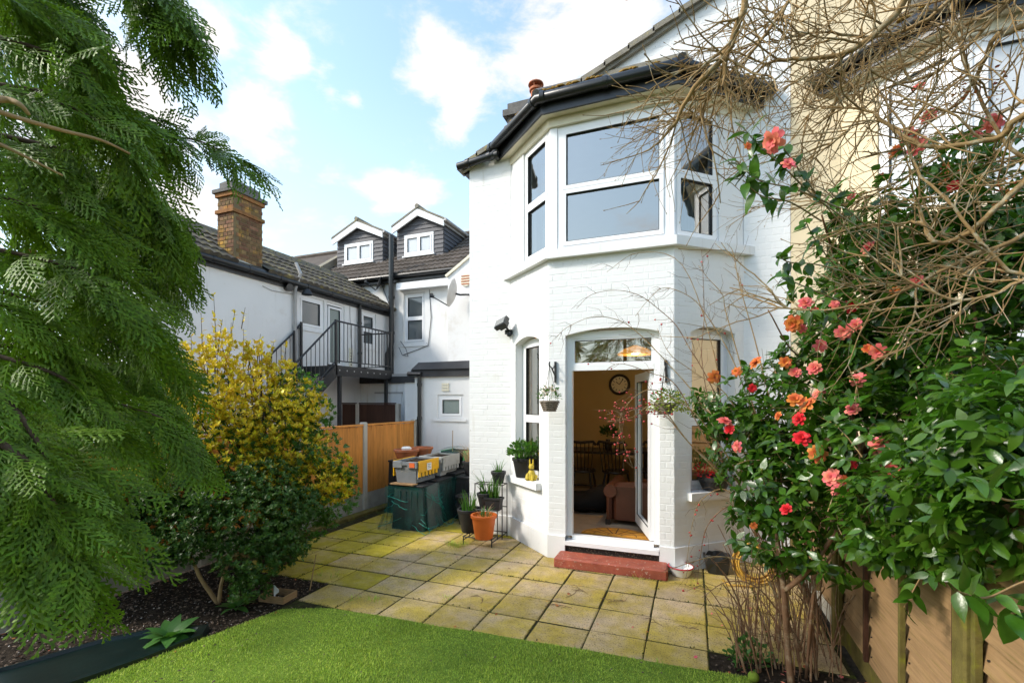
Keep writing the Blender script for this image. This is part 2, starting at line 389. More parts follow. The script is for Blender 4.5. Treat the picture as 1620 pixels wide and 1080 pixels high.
class MB:
    def __init__(s):
        s.v = []; s.f = []
    def add(s, vs, fs):
        n = len(s.v)
        s.v += [tuple(p) for p in vs]
        s.f += [tuple(i + n for i in q) for q in fs]
        return s
    def box(s, x0, x1, y0, y1, z0, z1):
        return s.add([(x0, y0, z0), (x1, y0, z0), (x1, y1, z0), (x0, y1, z0), (x0, y0, z1), (x1, y0, z1), (x1, y1, z1), (x0, y1, z1)],
                     [(0, 3, 2, 1), (4, 5, 6, 7), (0, 1, 5, 4), (1, 2, 6, 5), (2, 3, 7, 6), (3, 0, 4, 7)])
    def hexa(s, p):      # 8 points: bottom ring then top ring
        return s.add(p, [(0, 3, 2, 1), (4, 5, 6, 7), (0, 1, 5, 4), (1, 2, 6, 5), (2, 3, 7, 6), (3, 0, 4, 7)])
    def cbox(s, x0, x1, y0, y1, z0, z1, b):    # box with chamfered upright and top edges
        pts = [(x0 + b, y0), (x1 - b, y0), (x1, y0 + b), (x1, y1 - b), (x1 - b, y1), (x0 + b, y1), (x0, y1 - b), (x0, y0 + b)]
        ins = [(x0 + 2 * b, y0 + b), (x1 - 2 * b, y0 + b), (x1 - b, y0 + 2 * b), (x1 - b, y1 - 2 * b), (x1 - 2 * b, y1 - b), (x0 + 2 * b, y1 - b), (x0 + b, y1 - 2 * b), (x0 + b, y0 + 2 * b)]
        vs = [(*p, z0) for p in pts] + [(*p, z1 - b) for p in pts] + [(*p, z1) for p in ins]
        fs = [tuple(range(7, -1, -1)), tuple(range(16, 24))]
        for k in (0, 8):
            for i in range(8):
                j = (i + 1) % 8
                fs.append((k + i, k + j, k + 8 + j, k + 8 + i))
        return s.add(vs, fs)
    def fbox(s, F, s0, s1, z0, z1, o0, o1):
        P = F.p
        return s.hexa([P(s0, z0, o1), P(s1, z0, o1), P(s1, z0, o0), P(s0, z0, o0), P(s0, z1, o1), P(s1, z1, o1), P(s1, z1, o0), P(s0, z1, o0)])
    def prism(s, poly, a, b):     # poly: list of Vectors (planar, any), extruded from offset a to offset b (Vectors)
        n = len(poly)
        vs = [Vector(p) + a for p in poly] + [Vector(p) + b for p in poly]
        fs = [tuple(range(n - 1, -1, -1)), tuple(range(n, 2 * n))] + [(i, (i + 1) % n, n + (i + 1) % n, n + i) for i in range(n)]
        return s.add(vs, fs)
    def tube(s, pts, rad, n=8, caps=True):
        pts = [Vector(p) for p in pts]
        rs = rad if isinstance(rad, (list, tuple)) else [rad] * len(pts)
        vs = []; fs = []
        T0 = (pts[1] - pts[0]).normalized()
        up = Vector((0, 0, 1)) if abs(T0.z) < 0.9 else Vector((1, 0, 0))
        U = T0.cross(up).normalized()
        for i, p in enumerate(pts):
            if i == 0: T = T0
            elif i == len(pts) - 1: T = (pts[i] - pts[i - 1]).normalized()
            else: T = ((pts[i + 1] - p).normalized() + (p - pts[i - 1]).normalized())
            if T.length < 1e-6: T = T0
            T = T.normalized()
            U = (U - T * U.dot(T))
            U = U.normalized() if U.length > 1e-6 else T.orthogonal().normalized()
            W = T.cross(U)
            for k in range(n):
                a = 2 * math.pi * k / n
                vs.append(p + (U * math.cos(a) + W * math.sin(a)) * rs[i])
        for i in range(len(pts) - 1):
            for k in range(n):
                k2 = (k + 1) % n
                fs.append((i * n + k, i * n + k2, (i + 1) * n + k2, (i + 1) * n + k))
        if caps:
            fs.append(tuple(range(n - 1, -1, -1)))
            fs.append(tuple(range((len(pts) - 1) * n, len(pts) * n)))
        return s.add(vs, fs)
    def lathe(s, prof, c, n=20, sx=1, sy=1, caps=True):     # prof: (r, z)
        c = Vector(c); vs = []; fs = []
        for r, z in prof:
            for k in range(n):
                a = 2 * math.pi * k / n
                vs.append((c.x + r * math.cos(a) * sx, c.y + r * math.sin(a) * sy, c.z + z))
        for i in range(len(prof) - 1):
            for k in range(n):
                k2 = (k + 1) % n
                fs.append((i * n + k, i * n + k2, (i + 1) * n + k2, (i + 1) * n + k))
        if caps and prof[0][0] > 1e-4: fs.append(tuple(range(n - 1, -1, -1)))
        if caps and prof[-1][0] > 1e-4: fs.append(tuple(range((len(prof) - 1) * n, len(prof) * n)))
        return s.add(vs, fs)
    def build(s, name, mat, parent=None, smooth=False, origin=None, auto=None):
        V = np.array(s.v, dtype=np.float64).reshape(-1, 3)
        if origin is None:
            lo, hi = V.min(0), V.max(0)
            origin = ((lo[0] + hi[0]) / 2, (lo[1] + hi[1]) / 2, lo[2])
        V = V - np.array(origin)
        me = bpy.data.meshes.new(name)
        me.from_pydata([tuple(p) for p in V], [], s.f)
        me.materials.append(M[mat] if isinstance(mat, str) else mat)
        if smooth:
            me.polygons.foreach_set('use_smooth', [True] * len(me.polygons))
            if auto is not None:
                me.set_sharp_from_angle(angle=math.radians(auto))
        me.validate()
        o = bpy.data.objects.new(name, me)
        return link(o, origin, parent)

def np_mesh(name, V, T, mat, smooth=False):
    me = bpy.data.meshes.new(name)
    V = np.ascontiguousarray(V, dtype=np.float32); T = np.ascontiguousarray(T, dtype=np.int32)
    me.vertices.add(len(V)); me.vertices.foreach_set('co', V.ravel())
    me.loops.add(T.size); me.loops.foreach_set('vertex_index', T.ravel())
    me.polygons.add(len(T)); me.polygons.foreach_set('loop_start', np.arange(0, T.size, T.shape[1], dtype=np.int32))
    me.polygons.foreach_set('use_smooth', np.full(len(T), smooth))
    me.update(calc_edges=True)
    me.materials.append(M[mat])
    return me
def np_obj(name, V, T, mat, parent=None, smooth=False):
    lo, hi = V.min(0), V.max(0)
    org = np.array([(lo[0] + hi[0]) / 2, (lo[1] + hi[1]) / 2, lo[2]])
    return link(bpy.data.objects.new(name, np_mesh(name, V - org, T, mat, smooth)), Vector(org), parent)
def frames(axis, normal):           # (n,3),(n,3) -> (n,3,3) with columns x, y=axis, z=normal
    y = axis / np.linalg.norm(axis, axis=1, keepdims=True)
    z = normal - y * (normal * y).sum(1, keepdims=True)
    z /= np.maximum(np.linalg.norm(z, axis=1, keepdims=True), 1e-6)
    x = np.cross(y, z)
    return np.stack([x, y, z], axis=2)
def spread(bases, which, pos, rot, scale):
    """copies of small base meshes (V,T) placed by arrays, as one vertex and one triangle array"""
    Vs, Ts, off = [], [], 0
    for k, (bv, bt) in enumerate(bases):
        idx = np.nonzero(which == k)[0]
        if len(idx) == 0: continue
        v = np.einsum('nij,vj->nvi', rot[idx], bv) * scale[idx][:, None, None] + pos[idx][:, None, :]
        n, q = v.shape[0], v.shape[1]
        t = bt[None] + (np.arange(n) * q)[:, None, None] + off
        Vs.append(v.reshape(-1, 3)); Ts.append(t.reshape(-1, bt.shape[1])); off += n * q
    return np.concatenate(Vs), np.concatenate(Ts)
def placed(name, me, pos, R3, sc, parent):
    o = bpy.data.objects.new(name, me)
    COL.objects.link(o)
    mt = Matrix(R3.tolist()).to_4x4()
    o.rotation_mode = 'QUATERNION'
    o.rotation_quaternion = mt.to_quaternion()
    o.scale = (sc, sc, sc)
    o.location = Vector(pos)
    o.parent = parent
    o.matrix_parent_inverse = Matrix.Translation(-WL[parent.name])
    return o

class Face:
    def __init__(s, a, b):
        s.a = Vector((a[0], a[1], 0)); s.b = Vector((b[0], b[1], 0))
        s.t = (s.b - s.a).normalized(); s.L = (s.b - s.a).length
        s.n = Vector((s.t.y, -s.t.x, 0))
    def p(s, u, z, o=0.0):
        q = s.a + s.t * u + s.n * o
        return Vector((q.x, q.y, z))

def wall_boxes(mb, F, s0, s1, z0, z1, holes, o0, o1):
    ss = sorted({s0, s1, *[max(s0, min(s1, h[k])) for h in holes for k in (0, 1)]})
    zs = sorted({z0, z1, *[max(z0, min(z1, h[k])) for h in holes for k in (2, 3)]})
    for i in range(len(ss) - 1):
        for j in range(len(zs) - 1):
            cs, cz = (ss[i] + ss[i + 1]) / 2, (zs[j] + zs[j + 1]) / 2
            if any(h[0] < cs < h[1] and h[2] < cz < h[3] for h in holes): continue
            mb.fbox(F, ss[i], ss[i + 1], zs[j], zs[j + 1], o0, o1)

def brick_list(F, s0, s1, z0, z1, holes, L=0.225, H=0.075, j=0.008, zfun=None, phase=0.0):
    out = []
    k = 0
    z = z0
    while z + H * 0.5 < z1:
        za, zb = z + j / 2, min(z + H - j / 2, z1)
        # alternating courses of stretchers and headers, as old stock walls are laid
        ln = L if k % 2 == 0 else L / 2
        s = s0 - (0.0 if k % 2 == 0 else L / 4) + phase
        segs = [(s0, s1)]
        for h in holes:
            if h[2] < zb and h[3] > za:
                ns = []
                for a, b in segs:
                    if h[1] <= a or h[0] >= b: ns.append((a, b)); continue
                    if h[0] > a: ns.append((a, h[0]))
                    if h[1] < b: ns.append((h[1], b))
                segs = ns
        if zfun:
            segs = [(max(a, zfun(zb)[0]), min(b, zfun(zb)[1])) for a, b in segs]
        while s < s1:
            for a, b in segs:
                x0, x1 = max(s + j / 2, a), min(s + ln - j / 2, b)
                if x1 - x0 > 0.025:
                    out.append((F, x0, x1, za, zb))
            s += ln
        z += H; k += 1
    return out
_bm = {}
def brick_mesh(mat, w, h, p=0.0013, c=0.004):
    key = (mat, round(w, 3), round(h, 3))
    if key not in _bm:
        a, b = w / 2, h / 2
        vs = [(-a, 0.003, -b), (a, 0.003, -b), (a, 0.003, b), (-a, 0.003, b), (-a + c * .4, -p + .001, -b + c * .4), (a - c * .4, -p + .001, -b + c * .4), (a - c * .4, -p + .001, b - c * .4), (-a + c * .4, -p + .001, b - c * .4),
              (-a + c, -p, -b + c), (a - c, -p, -b + c), (a - c, -p, b - c), (-a + c, -p, b - c)]
        fs = [(8, 9, 10, 11)]
        for i in range(4):
            k = (i + 1) % 4
            fs.append((i, k, 4 + k, 4 + i)); fs.append((4 + i, 4 + k, 8 + k, 8 + i))
        me = bpy.data.meshes.new('brick')
        me.from_pydata(vs, [], fs)
        me.materials.append(M[mat])
        _bm[key] = me
    return _bm[key]
def lay_bricks(bricks, parent, mat, limit, rest_name, tilt=0.006, seen=None):
    def show(b):
        F, x0, x1, za, zb = b
        q = project(F.p((x0 + x1) / 2, (za + zb) / 2))
        if q is None or not (0 < q[0] < 1620 and 0 < q[1] < 1080) or (seen and not seen(q)): return -1
        v = Vector((0, 0, CAMH)) - F.p((x0 + x1) / 2, (za + zb) / 2)
        return (x1 - x0) * (zb - za) * max(0.01, v.normalized().dot(F.n)) / q[2] ** 2
    bricks = sorted(bricks, key=show, reverse=True)
    for b in bricks[:limit]:
        F, x0, x1, za, zb = b
        o = bpy.data.objects.new('brick', brick_mesh(mat, x1 - x0, zb - za))
        link(o, F.p((x0 + x1) / 2, (za + zb) / 2, RND.uniform(-0.0006, 0.0008)), parent)
        o.rotation_euler = (RND.uniform(-tilt, tilt) * 1.6, RND.uniform(-tilt, tilt), math.atan2(F.t.y, F.t.x) + RND.uniform(-tilt, tilt) * .35)
    rest = bricks[limit:]
    if rest:
        mb = MB()
        for F, x0, x1, za, zb in rest:
            p = 0.0013 + RND.uniform(-0.0006, 0.0008); c = 0.004; q = [RND.uniform(-.0008, .0008) for _ in range(4)]
            ring = lambda i, o: [F.p(x0 + i, za + i, o), F.p(x1 - i, za + i, o), F.p(x1 - i, zb - i, o), F.p(x0 + i, zb - i, o)]
            vs = ring(0, -0.003) + [F.p(s, z, p + q[k]) for k, (s, z) in enumerate(((x0 + c, za + c), (x1 - c, za + c), (x1 - c, zb - c), (x0 + c, zb - c)))]
            mb.add(vs, [(4, 5, 6, 7)] + [(i, (i + 1) % 4, 4 + (i + 1) % 4, 4 + i) for i in range(4)])
        o = mb.build(rest_name, mat, parent)
        o['kind'] = 'stuff'

def make_window(parent, F, s0, s1, z0, z1, o, lights, glass_mat='glass', name='window', fw=0.055, sill=None, sash=True, gasket=True):
    """o: offset of the frame's outer face; lights: list of (s0, s1, z0, z1) fractions inside the frame"""
    mb = MB()
    d = 0.06
    mb.fbox(F, s0, s1, z0, z0 + fw, o - d, o)
    mb.fbox(F, s0, s1, z1 - fw, z1, o - d, o)
    mb.fbox(F, s0, s0 + fw, z0 + fw, z1 - fw, o - d, o)
    mb.fbox(F, s1 - fw, s1, z0 + fw, z1 - fw, o - d, o)
    a, b, c, e = s0 + fw, s1 - fw, z0 + fw, z1 - fw
    panes = []
    gk = MB()
    rects = [(a + (b - a) * l[0], a + (b - a) * l[1], c + (e - c) * l[2], c + (e - c) * l[3]) for l in lights]
    for (x0, x1, y0, y1) in rects:
        x0 += .002; x1 -= .002; y0 += .002; y1 -= .002
        w_ = min(0.045, (x1 - x0) * .12) if sash else 0.022
        oo = o + 0.012 if sash else o - 0.008
        mb.fbox(F, x0, x1, y0, y0 + w_, o - d + .004, oo); mb.fbox(F, x0, x1, y1 - w_, y1, o - d + .004, oo)
        mb.fbox(F, x0, x0 + w_, y0 + w_, y1 - w_, o - d + .004, oo); mb.fbox(F, x1 - w_, x1, y0 + w_, y1 - w_, o - d + .004, oo)
        X0, X1, Y0, Y1 = x0 + w_, x1 - w_, y0 + w_, y1 - w_
        g = 0.007
        gk.fbox(F, X0, X1, Y0, Y0 + g, o - .03, oo - .006); gk.fbox(F, X0, X1, Y1 - g, Y1, o - .03, oo - .006)
        gk.fbox(F, X0, X0 + g, Y0 + g, Y1 - g, o - .03, oo - .006); gk.fbox(F, X1 - g, X1, Y0 + g, Y1 - g, o - .03, oo - .006)
        panes.append((X0 + g * .5, X1 - g * .5, Y0 + g * .5, Y1 - g * .5))
    wo = mb.build(name, 'upvc', parent)
    if gasket: gk.build('gasket', 'gasket', wo)
    for (x0, x1, y0, y1) in panes:
        p = MB()
        p.add([F.p(x0, y0, o - .02), F.p(x1, y0, o - .02), F.p(x1, y1, o - .02), F.p(x0, y1, o - .02)], [(0, 1, 2, 3)])
        p.build('pane', glass_mat, wo)
    if sill:
        sb = MB(); sb.fbox(F, s0 - sill[0], s1 + sill[0], z0 - sill[1], z0, o - .1, o + sill[2]); sb.build('sill', sill[3] if len(sill) > 3 else 'white', wo)
    return wo

# ================================================================== setting
def sheet(name, poly, z, mat, thick=0.0, kind='structure'):
    mb = MB()
    if thick:
        mb.prism([Vector((x, y, z)) for x, y in poly], Vector((0, 0, -thick)), Vector((0, 0, 0)))
    else:
        mb.add([(x, y, z) for x, y in poly], [tuple(range(len(poly)))])
    o = mb.build(name, mat)
    return tag(o, kind=kind)
sheet('ground', [(-300, -300), (300, -300), (300, 300), (-300, 300)], -0.09, 'soil')
LAWN = [(-3.32, 3.05), (-2.95, 3.22), (-2.4, 3.262), (-1.9, 3.27), (-1.6, 3.305), (-1.1, 3.32), (-0.8, 3.345), (-0.2, 3.36), (0.33, 3.40), (0.42, 3.1), (0.55, 2.2), (0.6, 0.0), (0.6, -6), (-6, -6), (-5.0, -1.0), (-4.05, 0.8), (-3.62, 1.75), (-3.48, 2.35)]
o = sheet('lawn', LAWN, 0.008, 'turf_base', 0.05)

# turf blades: one countless mass
def inside(poly, x, y):
    c = np.zeros(len(x), bool); n = len(poly)
    for i in range(n):
        x0, y0 = poly[i]; x1, y1 = poly[(i + 1) % n]
        if y0 == y1: continue
        c ^= ((y0 > y) != (y1 > y)) & (x < (x1 - x0) * (y - y0) / (y1 - y0) + x0)
    return c
n = 330000
x = NP.uniform(-4.9, 0.6, n); y = NP.uniform(0.9, 3.42, n)
k = inside(LAWN, x, y)
u = x * CY + y * SY; d = -x * SY + y * CY
k &= (np.abs(u / np.maximum(d, .01)) < 1.25) & (d > 2.55)
x, y = x[k], y[k]; n = len(x)
h = NP.uniform(0.006, 0.018, n) * (0.85 + 0.3 * np.sin(x * 5 + np.sin(y * 7)))
az = NP.uniform(0, 2 * math.pi, n); lean = NP.uniform(0.1, 0.95, n) * h
wd = NP.uniform(0.0016, 0.0028, n)
V = np.zeros((n, 3, 3)); ca, sa_ = np.cos(az), np.sin(az)
z0 = np.full(n, 0.008)
V[:, 0] = np.stack([x - sa_ * wd, y + ca * wd, z0], 1)
V[:, 1] = np.stack([x + sa_ * wd, y - ca * wd, z0], 1)
V[:, 2] = np.stack([x + ca * lean, y + sa_ * lean, h + 0.008], 1)
tag(np_obj('turf_grass', V.reshape(-1, 3), np.arange(n * 3).reshape(-1, 3), 'turf'), 'short bright green artificial turf blades of the curved lawn', 'grass', kind='stuff')

# paving: slabs one by one on a dark mossy bed
PX0, PY0, PXP, PYP = 0.108, 3.255, 0.433, 0.415
PAVE = [(-3.36, 3.0), (-3.36, 3.655), (-4.86, 3.655), (-4.9, 8.0), (-2.0, 8.0), (1.0, 6.0), (1.0, 3.66), (0.11, 3.66), (0.11, 3.30)]
sheet('paving', PAVE, -0.0075, 'joint', 0.06)
paving = bpy.data.objects['paving']
house_poly = [(-2.9, 5.87), (-2.28, 5.87), (-1.56, 5.226), (-0.18, 5.226), (0.54, 5.87), (1.0, 5.87), (1.0, 12), (-2.9, 12)]
_slabm = []
for v in range(5):
    mb = MB(); a, b, t = PXP / 2 - 0.006, PYP / 2 - 0.011, 0.04
    j = lambda: RND.uniform(-0.003, 0.003)
    cx = [(-a + j(), -b + j()), (a + j(), -b + j()), (a + j(), b + j()), (-a + j(), b + j())]
    i_ = 0.006
    ins = [(-a + i_, -b + i_), (a - i_, -b + i_), (a - i_, b - i_), (-a + i_, b - i_)]
    mb.add([(*p, -t) for p in cx] + [(*p, -0.006) for p in cx] + [(*p, 0.0) for p in ins],
           [(0, 1, 5, 4), (1, 2, 6, 5), (2, 3, 7, 6), (3, 0, 4, 7), (4, 5, 9, 8), (5, 6, 10, 9), (6, 7, 11, 10), (7, 4, 8, 11), (8, 9, 10, 11)])
    me = bpy.data.meshes.new('paving_slab'); me.from_pydata(mb.v, [], mb.f); me.materials.append(M['slab'])
    m2 = me.copy(); m2.materials[0] = M['slab_mossy']
    _slabm.append((me, m2))
for i in range(-12, 3):
    for jx in range(0, 12):
        X, Y = PX0 + (i + .5) * PXP, PY0 + (jx + .5) * PYP
        if jx == 0 and (X < -3.36 or X > 0.11): continue
        if X < -4.86 or X > 0.98 or Y > 7.9: continue
        qx = np.array([X - PXP / 2, X + PXP / 2, X + PXP / 2, X - PXP / 2]); qy = np.array([Y - PYP / 2, Y - PYP / 2, Y + PYP / 2, Y + PYP / 2])
        if inside(house_poly, qx, qy).all(): continue
        mossy = (-X - 2.0) * .5 + (Y - 4.2) * .16 + RND.uniform(-.35, .35) > 0.75
        o = bpy.data.objects.new('paving_slab', RND.choice(_slabm)[1 if mossy else 0])
        link(o, (X + RND.uniform(-.003, .003), Y + RND.uniform(-.003, .003), RND.uniform(-.004, .003)), paving)
        o.rotation_euler = (RND.uniform(-.006, .006), RND.uniform(-.006, .006), RND.uniform(-.006, .006))
# moss and tiny weeds growing in the joints
n = 5200
bx = NP.integers(-11, 3, n); by = NP.integers(0, 9, n); hz_ = NP.random(n) < .5
x = np.where(hz_, PX0 + NP.uniform(-12, 2, n) * PXP, PX0 + bx * PXP + NP.normal(0, .006, n))
y = np.where(hz_, PY0 + by * PYP + NP.normal(0, .006, n), PY0 + NP.uniform(0, 9, n) * PYP)
k = (x > -4.8) & (x < .9) & ~inside(house_poly, x, y) & ~((y < 3.66) & ((x < -3.36) | (x > .11)))
k &= (np.sin(x * 3.1 + 1) + np.sin(y * 4.3) + NP.normal(0, .6, n)) > 0.2
x, y = x[k], y[k]; n = len(x)
V = np.zeros((n, 3, 3)); az = NP.uniform(0, 6.28, n); hh = NP.uniform(.004, .013, n); rr = NP.uniform(.004, .011, n)
for q in range(3):
    V[:, q] = np.stack([x + np.cos(az + q * 2.1) * rr, y + np.sin(az + q * 2.1) * rr, np.where(q == 0, hh, 0.001)], 1)
M['joint_moss'] = pm('joint_moss', (0.05, 0.062, 0.012), 0.95, 0.3, 30, 0, 10, 0.1, rnd=0.6)
tag(np_obj('joint_moss', V.reshape(-1, 3), np.arange(n * 3).reshape(-1, 3), 'joint_moss'), 'dark moss growing in the joints of the paving slabs', 'moss', kind='stuff')

# planting beds
BED_L = [(-5.02, 0.6), (-5.02, 5.6), (-4.80, 5.6), (-4.80, 3.66), (-3.37, 3.66), (-3.37, 3.05), (-3.2, 2.97), (-3.42, 2.35), (-3.6, 1.7), (-4.05, 0.75), (-4.6, -0.3), (-5.0, -1.0)]
sheet('left_bed_soil', BED_L, -0.012, 'soil', 0.07)
BED_R = [(0.112, 3.30), (0.34, 3.34), (0.45, 3.1), (0.58, 2.2), (0.6, -1), (1.05, -1), (1.05, 3.66), (0.112, 3.66)]
sheet('right_bed_soil', BED_R, -0.012, 'soil', 0.07)
def litter(name, poly, n, mat, size, label, cat, z=-0.008, flat=0.5, elong=2.0):
    xs = np.array([p[0] for p in poly]); ys = np.array([p[1] for p in poly])
    x = NP.uniform(xs.min(), xs.max(), n * 2); y = NP.uniform(ys.min(), ys.max(), n * 2)
    k = inside(poly, x, y); x, y = x[k][:n], y[k][:n]; n = len(x)
    base = np.array([(-.5, -1, 0), (.5, -1, .1), (.6, 0.2, .25), (.2, 1, 0), (-.5, .8, .1), (0, 0, .45)]) * np.array([1, elong / 2, 1])
    T = np.array([(0, 1, 5), (1, 2, 5), (2, 3, 5), (3, 4, 5), (4, 0, 5)])
    az = NP.uniform(0, 6.28, n)
    ax = np.stack([np.cos(az), np.sin(az), NP.normal(0, .25, n)], 1)
    nr = np.stack([NP.normal(0, flat, n), NP.normal(0, flat, n), np.ones(n)], 1)
    V, Tt = spread([(base, T)], np.zeros(n, int), np.stack([x, y, np.full(n, z) + NP.uniform(0, .012, n)], 1), frames(ax, nr), NP.uniform(size * .5, size * 1.4, n))
    return tag(np_obj(name, V, Tt, mat), label, cat, kind='stuff')
litter('bark_chips', BED_L, 5200, 'chip', 0.011, 'dark bark chips covering the soil of the left bed', 'bark chips')
litter('pale_pebbles', BED_L, 950, 'pale_chip', 0.007, 'pale pebbles scattered over the soil of the left bed', 'pebbles', elong=1.5)
litter('garden_debris', BED_R, 900, 'chip', 0.011, 'dark crumbs and chips over the soil of the right bed', 'debris')
litter('lawn_debris', [p for p in LAWN if p[1] > .5] , 260, 'chip', 0.007, 'dark specks of leaf debris lying on the artificial lawn', 'debris', z=0.024)
# the small dark pond set between the bed and the lawn
pond = [(-4.62, 1.05), (-4.26, 1.72), (-4.10, 2.16), (-3.86, 2.46), (-3.60, 2.56), (-3.50, 2.44), (-3.56, 2.1), (-3.68, 1.72), (-3.95, 1.15), (-4.3, 0.75), (-4.6, .75)]
mb = MB()
n_ = len(pond); c_ = Vector((sum(p[0] for p in pond) / n_, sum(p[1] for p in pond) / n_, 0))
rim = [Vector((x, y, 0)) for x, y in pond]
vs = []
for f_, z_ in ((1.06, -0.02), (1.04, 0.034), (0.97, 0.036), (0.93, 0.013)):
    vs += [(c_.x + (p.x - c_.x) * f_, c_.y + (p.y - c_.y) * f_, z_) for p in rim]
mb.add(vs, [(a * n_ + i, a * n_ + (i + 1) % n_, (a + 1) * n_ + (i + 1) % n_, (a + 1) * n_ + i) for a in range(3) for i in range(n_)])
mb.add([vs[3 * n_ + i] for i in range(n_)], [tuple(range(n_))])
tag(mb.build('garden_pond', 'pond', smooth=False), kind='structure')
# low mossy kerb at the fence foot
mb = MB()
for k_ in range(6):
    y0 = 3.7 + k_ * .66
    mb.cbox(-4.99, -4.83 + RND.uniform(-.015, .02), y0 + .006, y0 + .65, -.03, .045 + RND.uniform(-.01, .015), .012)
tag(mb.build('fence_foot_kerb', 'mossy_wood'), kind='structure')

# ================================================================== the two halves of the house pair
def offset_bay(cx, e):
    p = [Vector((cx - 1.41, 5.87, 0)), Vector((cx - .69, 5.226, 0)), Vector((cx + .69, 5.226, 0)), Vector((cx + 1.41, 5.87, 0))]
    F = [Face(p[i], p[i + 1]) for i in range(3)]
    q = []
    for i in (1, 2):
        a, b = F[i - 1].n, F[i].n
        q.append(p[i] + (a + b) * (e / (1 + a.dot(b))))
    k = e / abs(F[0].n.x)
    return [Vector((p[0].x - k, 5.87, 0)), q[0], q[1], Vector((p[3].x + k, 5.87, 0))]
def ring(parent, cx, e0, e1, z0, z1, name, mat, label=None):
    a, b = offset_bay(cx, e1), offset_bay(cx, e0)
    mb = MB()
    for i in range(3):
        mb.hexa([Vector((*p.xy, z)) for z in (z0, z1) for p in (a[i], a[i + 1], b[i + 1], b[i])])
    return mb.build(name, mat, parent)
def at_z(p, z): return Vector((p.x, p.y, z))

def bay_upper(parent, cx, wallmat, glassmat):
    P = offset_bay(cx, 0)
    FB, FC, FD = Face(P[0], P[1]), Face(P[1], P[2]), Face(P[2], P[3])
    ring(parent, cx, -.12, .075, 3.44, 3.535, 'bay_sill', wallmat)
    # corner posts and side piers of the upper window
    mb = MB(); mb.fbox(FB, -.002, .338, 3.535, 5.0, -.2, -.006); mb.build('pier', wallmat, parent)
    mb = MB(); mb.fbox(FD, FD.L - .338, FD.L + .002, 3.535, 5.0, -.2, -.006); mb.build('pier', wallmat, parent)
    z0, z1 = 3.537, 4.972
    for poly in (([FB.p(FB.L - .012, 0, -.02), FB.p(FB.L, 0, -.02), FC.p(0.097, 0, -.02), FC.p(.097, 0, -.09), FB.p(FB.L - .012, 0, -.09)]),
                 ([FC.p(FC.L - .047, 0, -.02), FC.p(FC.L, 0, -.02), FD.p(.012, 0, -.02), FD.p(.012, 0, -.09), FC.p(FC.L - .047, 0, -.09)])):
        mb = MB(); mb.prism(poly, Vector((0, 0, z0)), Vector((0, 0, z1))); mb.build('corner_post', 'upvc', parent)
    two = [(0, 1, 0, .487), (0, 1, .487, 1)]
    make_window(parent, FC, .10, FC.L - .05, z0, z1, -.03, two, glassmat)
    make_window(parent, FB, .341, FB.L - .015, z0, z1, -.03, two, glassmat, fw=.04)
    make_window(parent, FD, .015, FD.L - .341, z0, z1, -.03, two, glassmat, fw=.04)
    ring(parent, cx, -.1, .012, 4.975, 5.075, 'frieze_board', 'cream')
    ring(parent, cx, -.02, .112, 5.078, 5.10, 'soffit_board', 'cream')
    ring(parent, cx, .115, .14, 5.065, 5.25, 'fascia_board', 'black_plastic')
    g = offset_bay(cx, .195)
    mb = MB()
    pts = [at_z(g[0], 5.215) + Vector((0.0, -.045, 0)), at_z(g[1], 5.215), at_z(g[2], 5.215), at_z(g[3], 5.215) + Vector((0, -.045, 0))]
    mb.tube(pts, .057, 12)
    for i in range(3):
        A, B = pts[i], pts[i + 1]
        for f in ([.04, .5, .96] if i == 1 else [.06, .93]):
            c = A.lerp(B, f); dv = (B - A).normalized() * .025
            mb.tube([c - dv, c + dv], .066, 12)
    mb.build('gutter', 'black_plastic', parent, smooth=True, auto=40)
    # hipped roof in stepped courses, with a mortar fillet against the wall
    E = offset_bay(cx, .22)
    T = [Vector((cx - .72, 5.868, 5.83)), Vector((cx + .72, 5.868, 5.83))]
    E = [at_z(p, 5.245) for p in E]
    mb = MB(); nc = 6
    def lerp(a, b, f): return a + (b - a) * f
    for (a, b, ta, tb) in ((E[0], E[1], T[0], T[0]), (E[1], E[2], T[0], T[1]), (E[2], E[3], T[1], T[1])):
        for c in range(nc):
            f0, f1 = c / nc, min(1, (c + 1.12) / nc)
            lift = Vector((0, 0, .016))
            p = [lerp(a, ta, f0) + lift, lerp(b, tb, f0) + lift, lerp(b, tb, f1), lerp(a, ta, f1)]
            q = [v - Vector((0, 0, .02)) for v in p]
            mb.add(p + q, [(0, 1, 2, 3), (4, 5, 1, 0), (5, 6, 2, 1), (7, 4, 0, 3)])
    ro = mb.build('bay_roof', 'tile_mossy', parent)
    for a, b in ((E[1], T[0]), (E[2], T[1])):
        mb = MB(); mb.tube([a + Vector((0, 0, .01)), b + Vector((0, 0, .02))], .05, 8); mb.build('hip_tile', 'stone_cap', ro)
    mb = MB()
    mb.prism([T[0] + Vector((-.12, 0, -.08)), T[1] + Vector((.12, 0, -.08)), T[1] + Vector((.1, 0, .05)), T[0] + Vector((-.1, 0, .05))], Vector((0, -.05, 0)), Vector((0, .0, 0)))
    mb.build('mortar_fillet', 'cap', ro)
    mb = MB()
    for k in range(46):
        f = RND.random(); s_ = RND.choice((0, 1, 1, 1, 2))
        c = lerp(E[s_], E[s_ + 1], f); c = lerp(c, T[0] if s_ == 0 else T[1] if s_ == 2 else lerp(T[0], T[1], f), RND.uniform(.0, .16))
        r = RND.uniform(.018, .045)
        mb.lathe([(r, 0), (r * .8, r * .5), (r * .3, r * .8), (0.001, r * .85)], c + Vector((0, 0, .015)), 7, RND.uniform(.8, 1.8), RND.uniform(.7, 1.2))
    o = mb.build('moss_clump', 'moss', ro, smooth=True); o['kind'] = 'stuff'

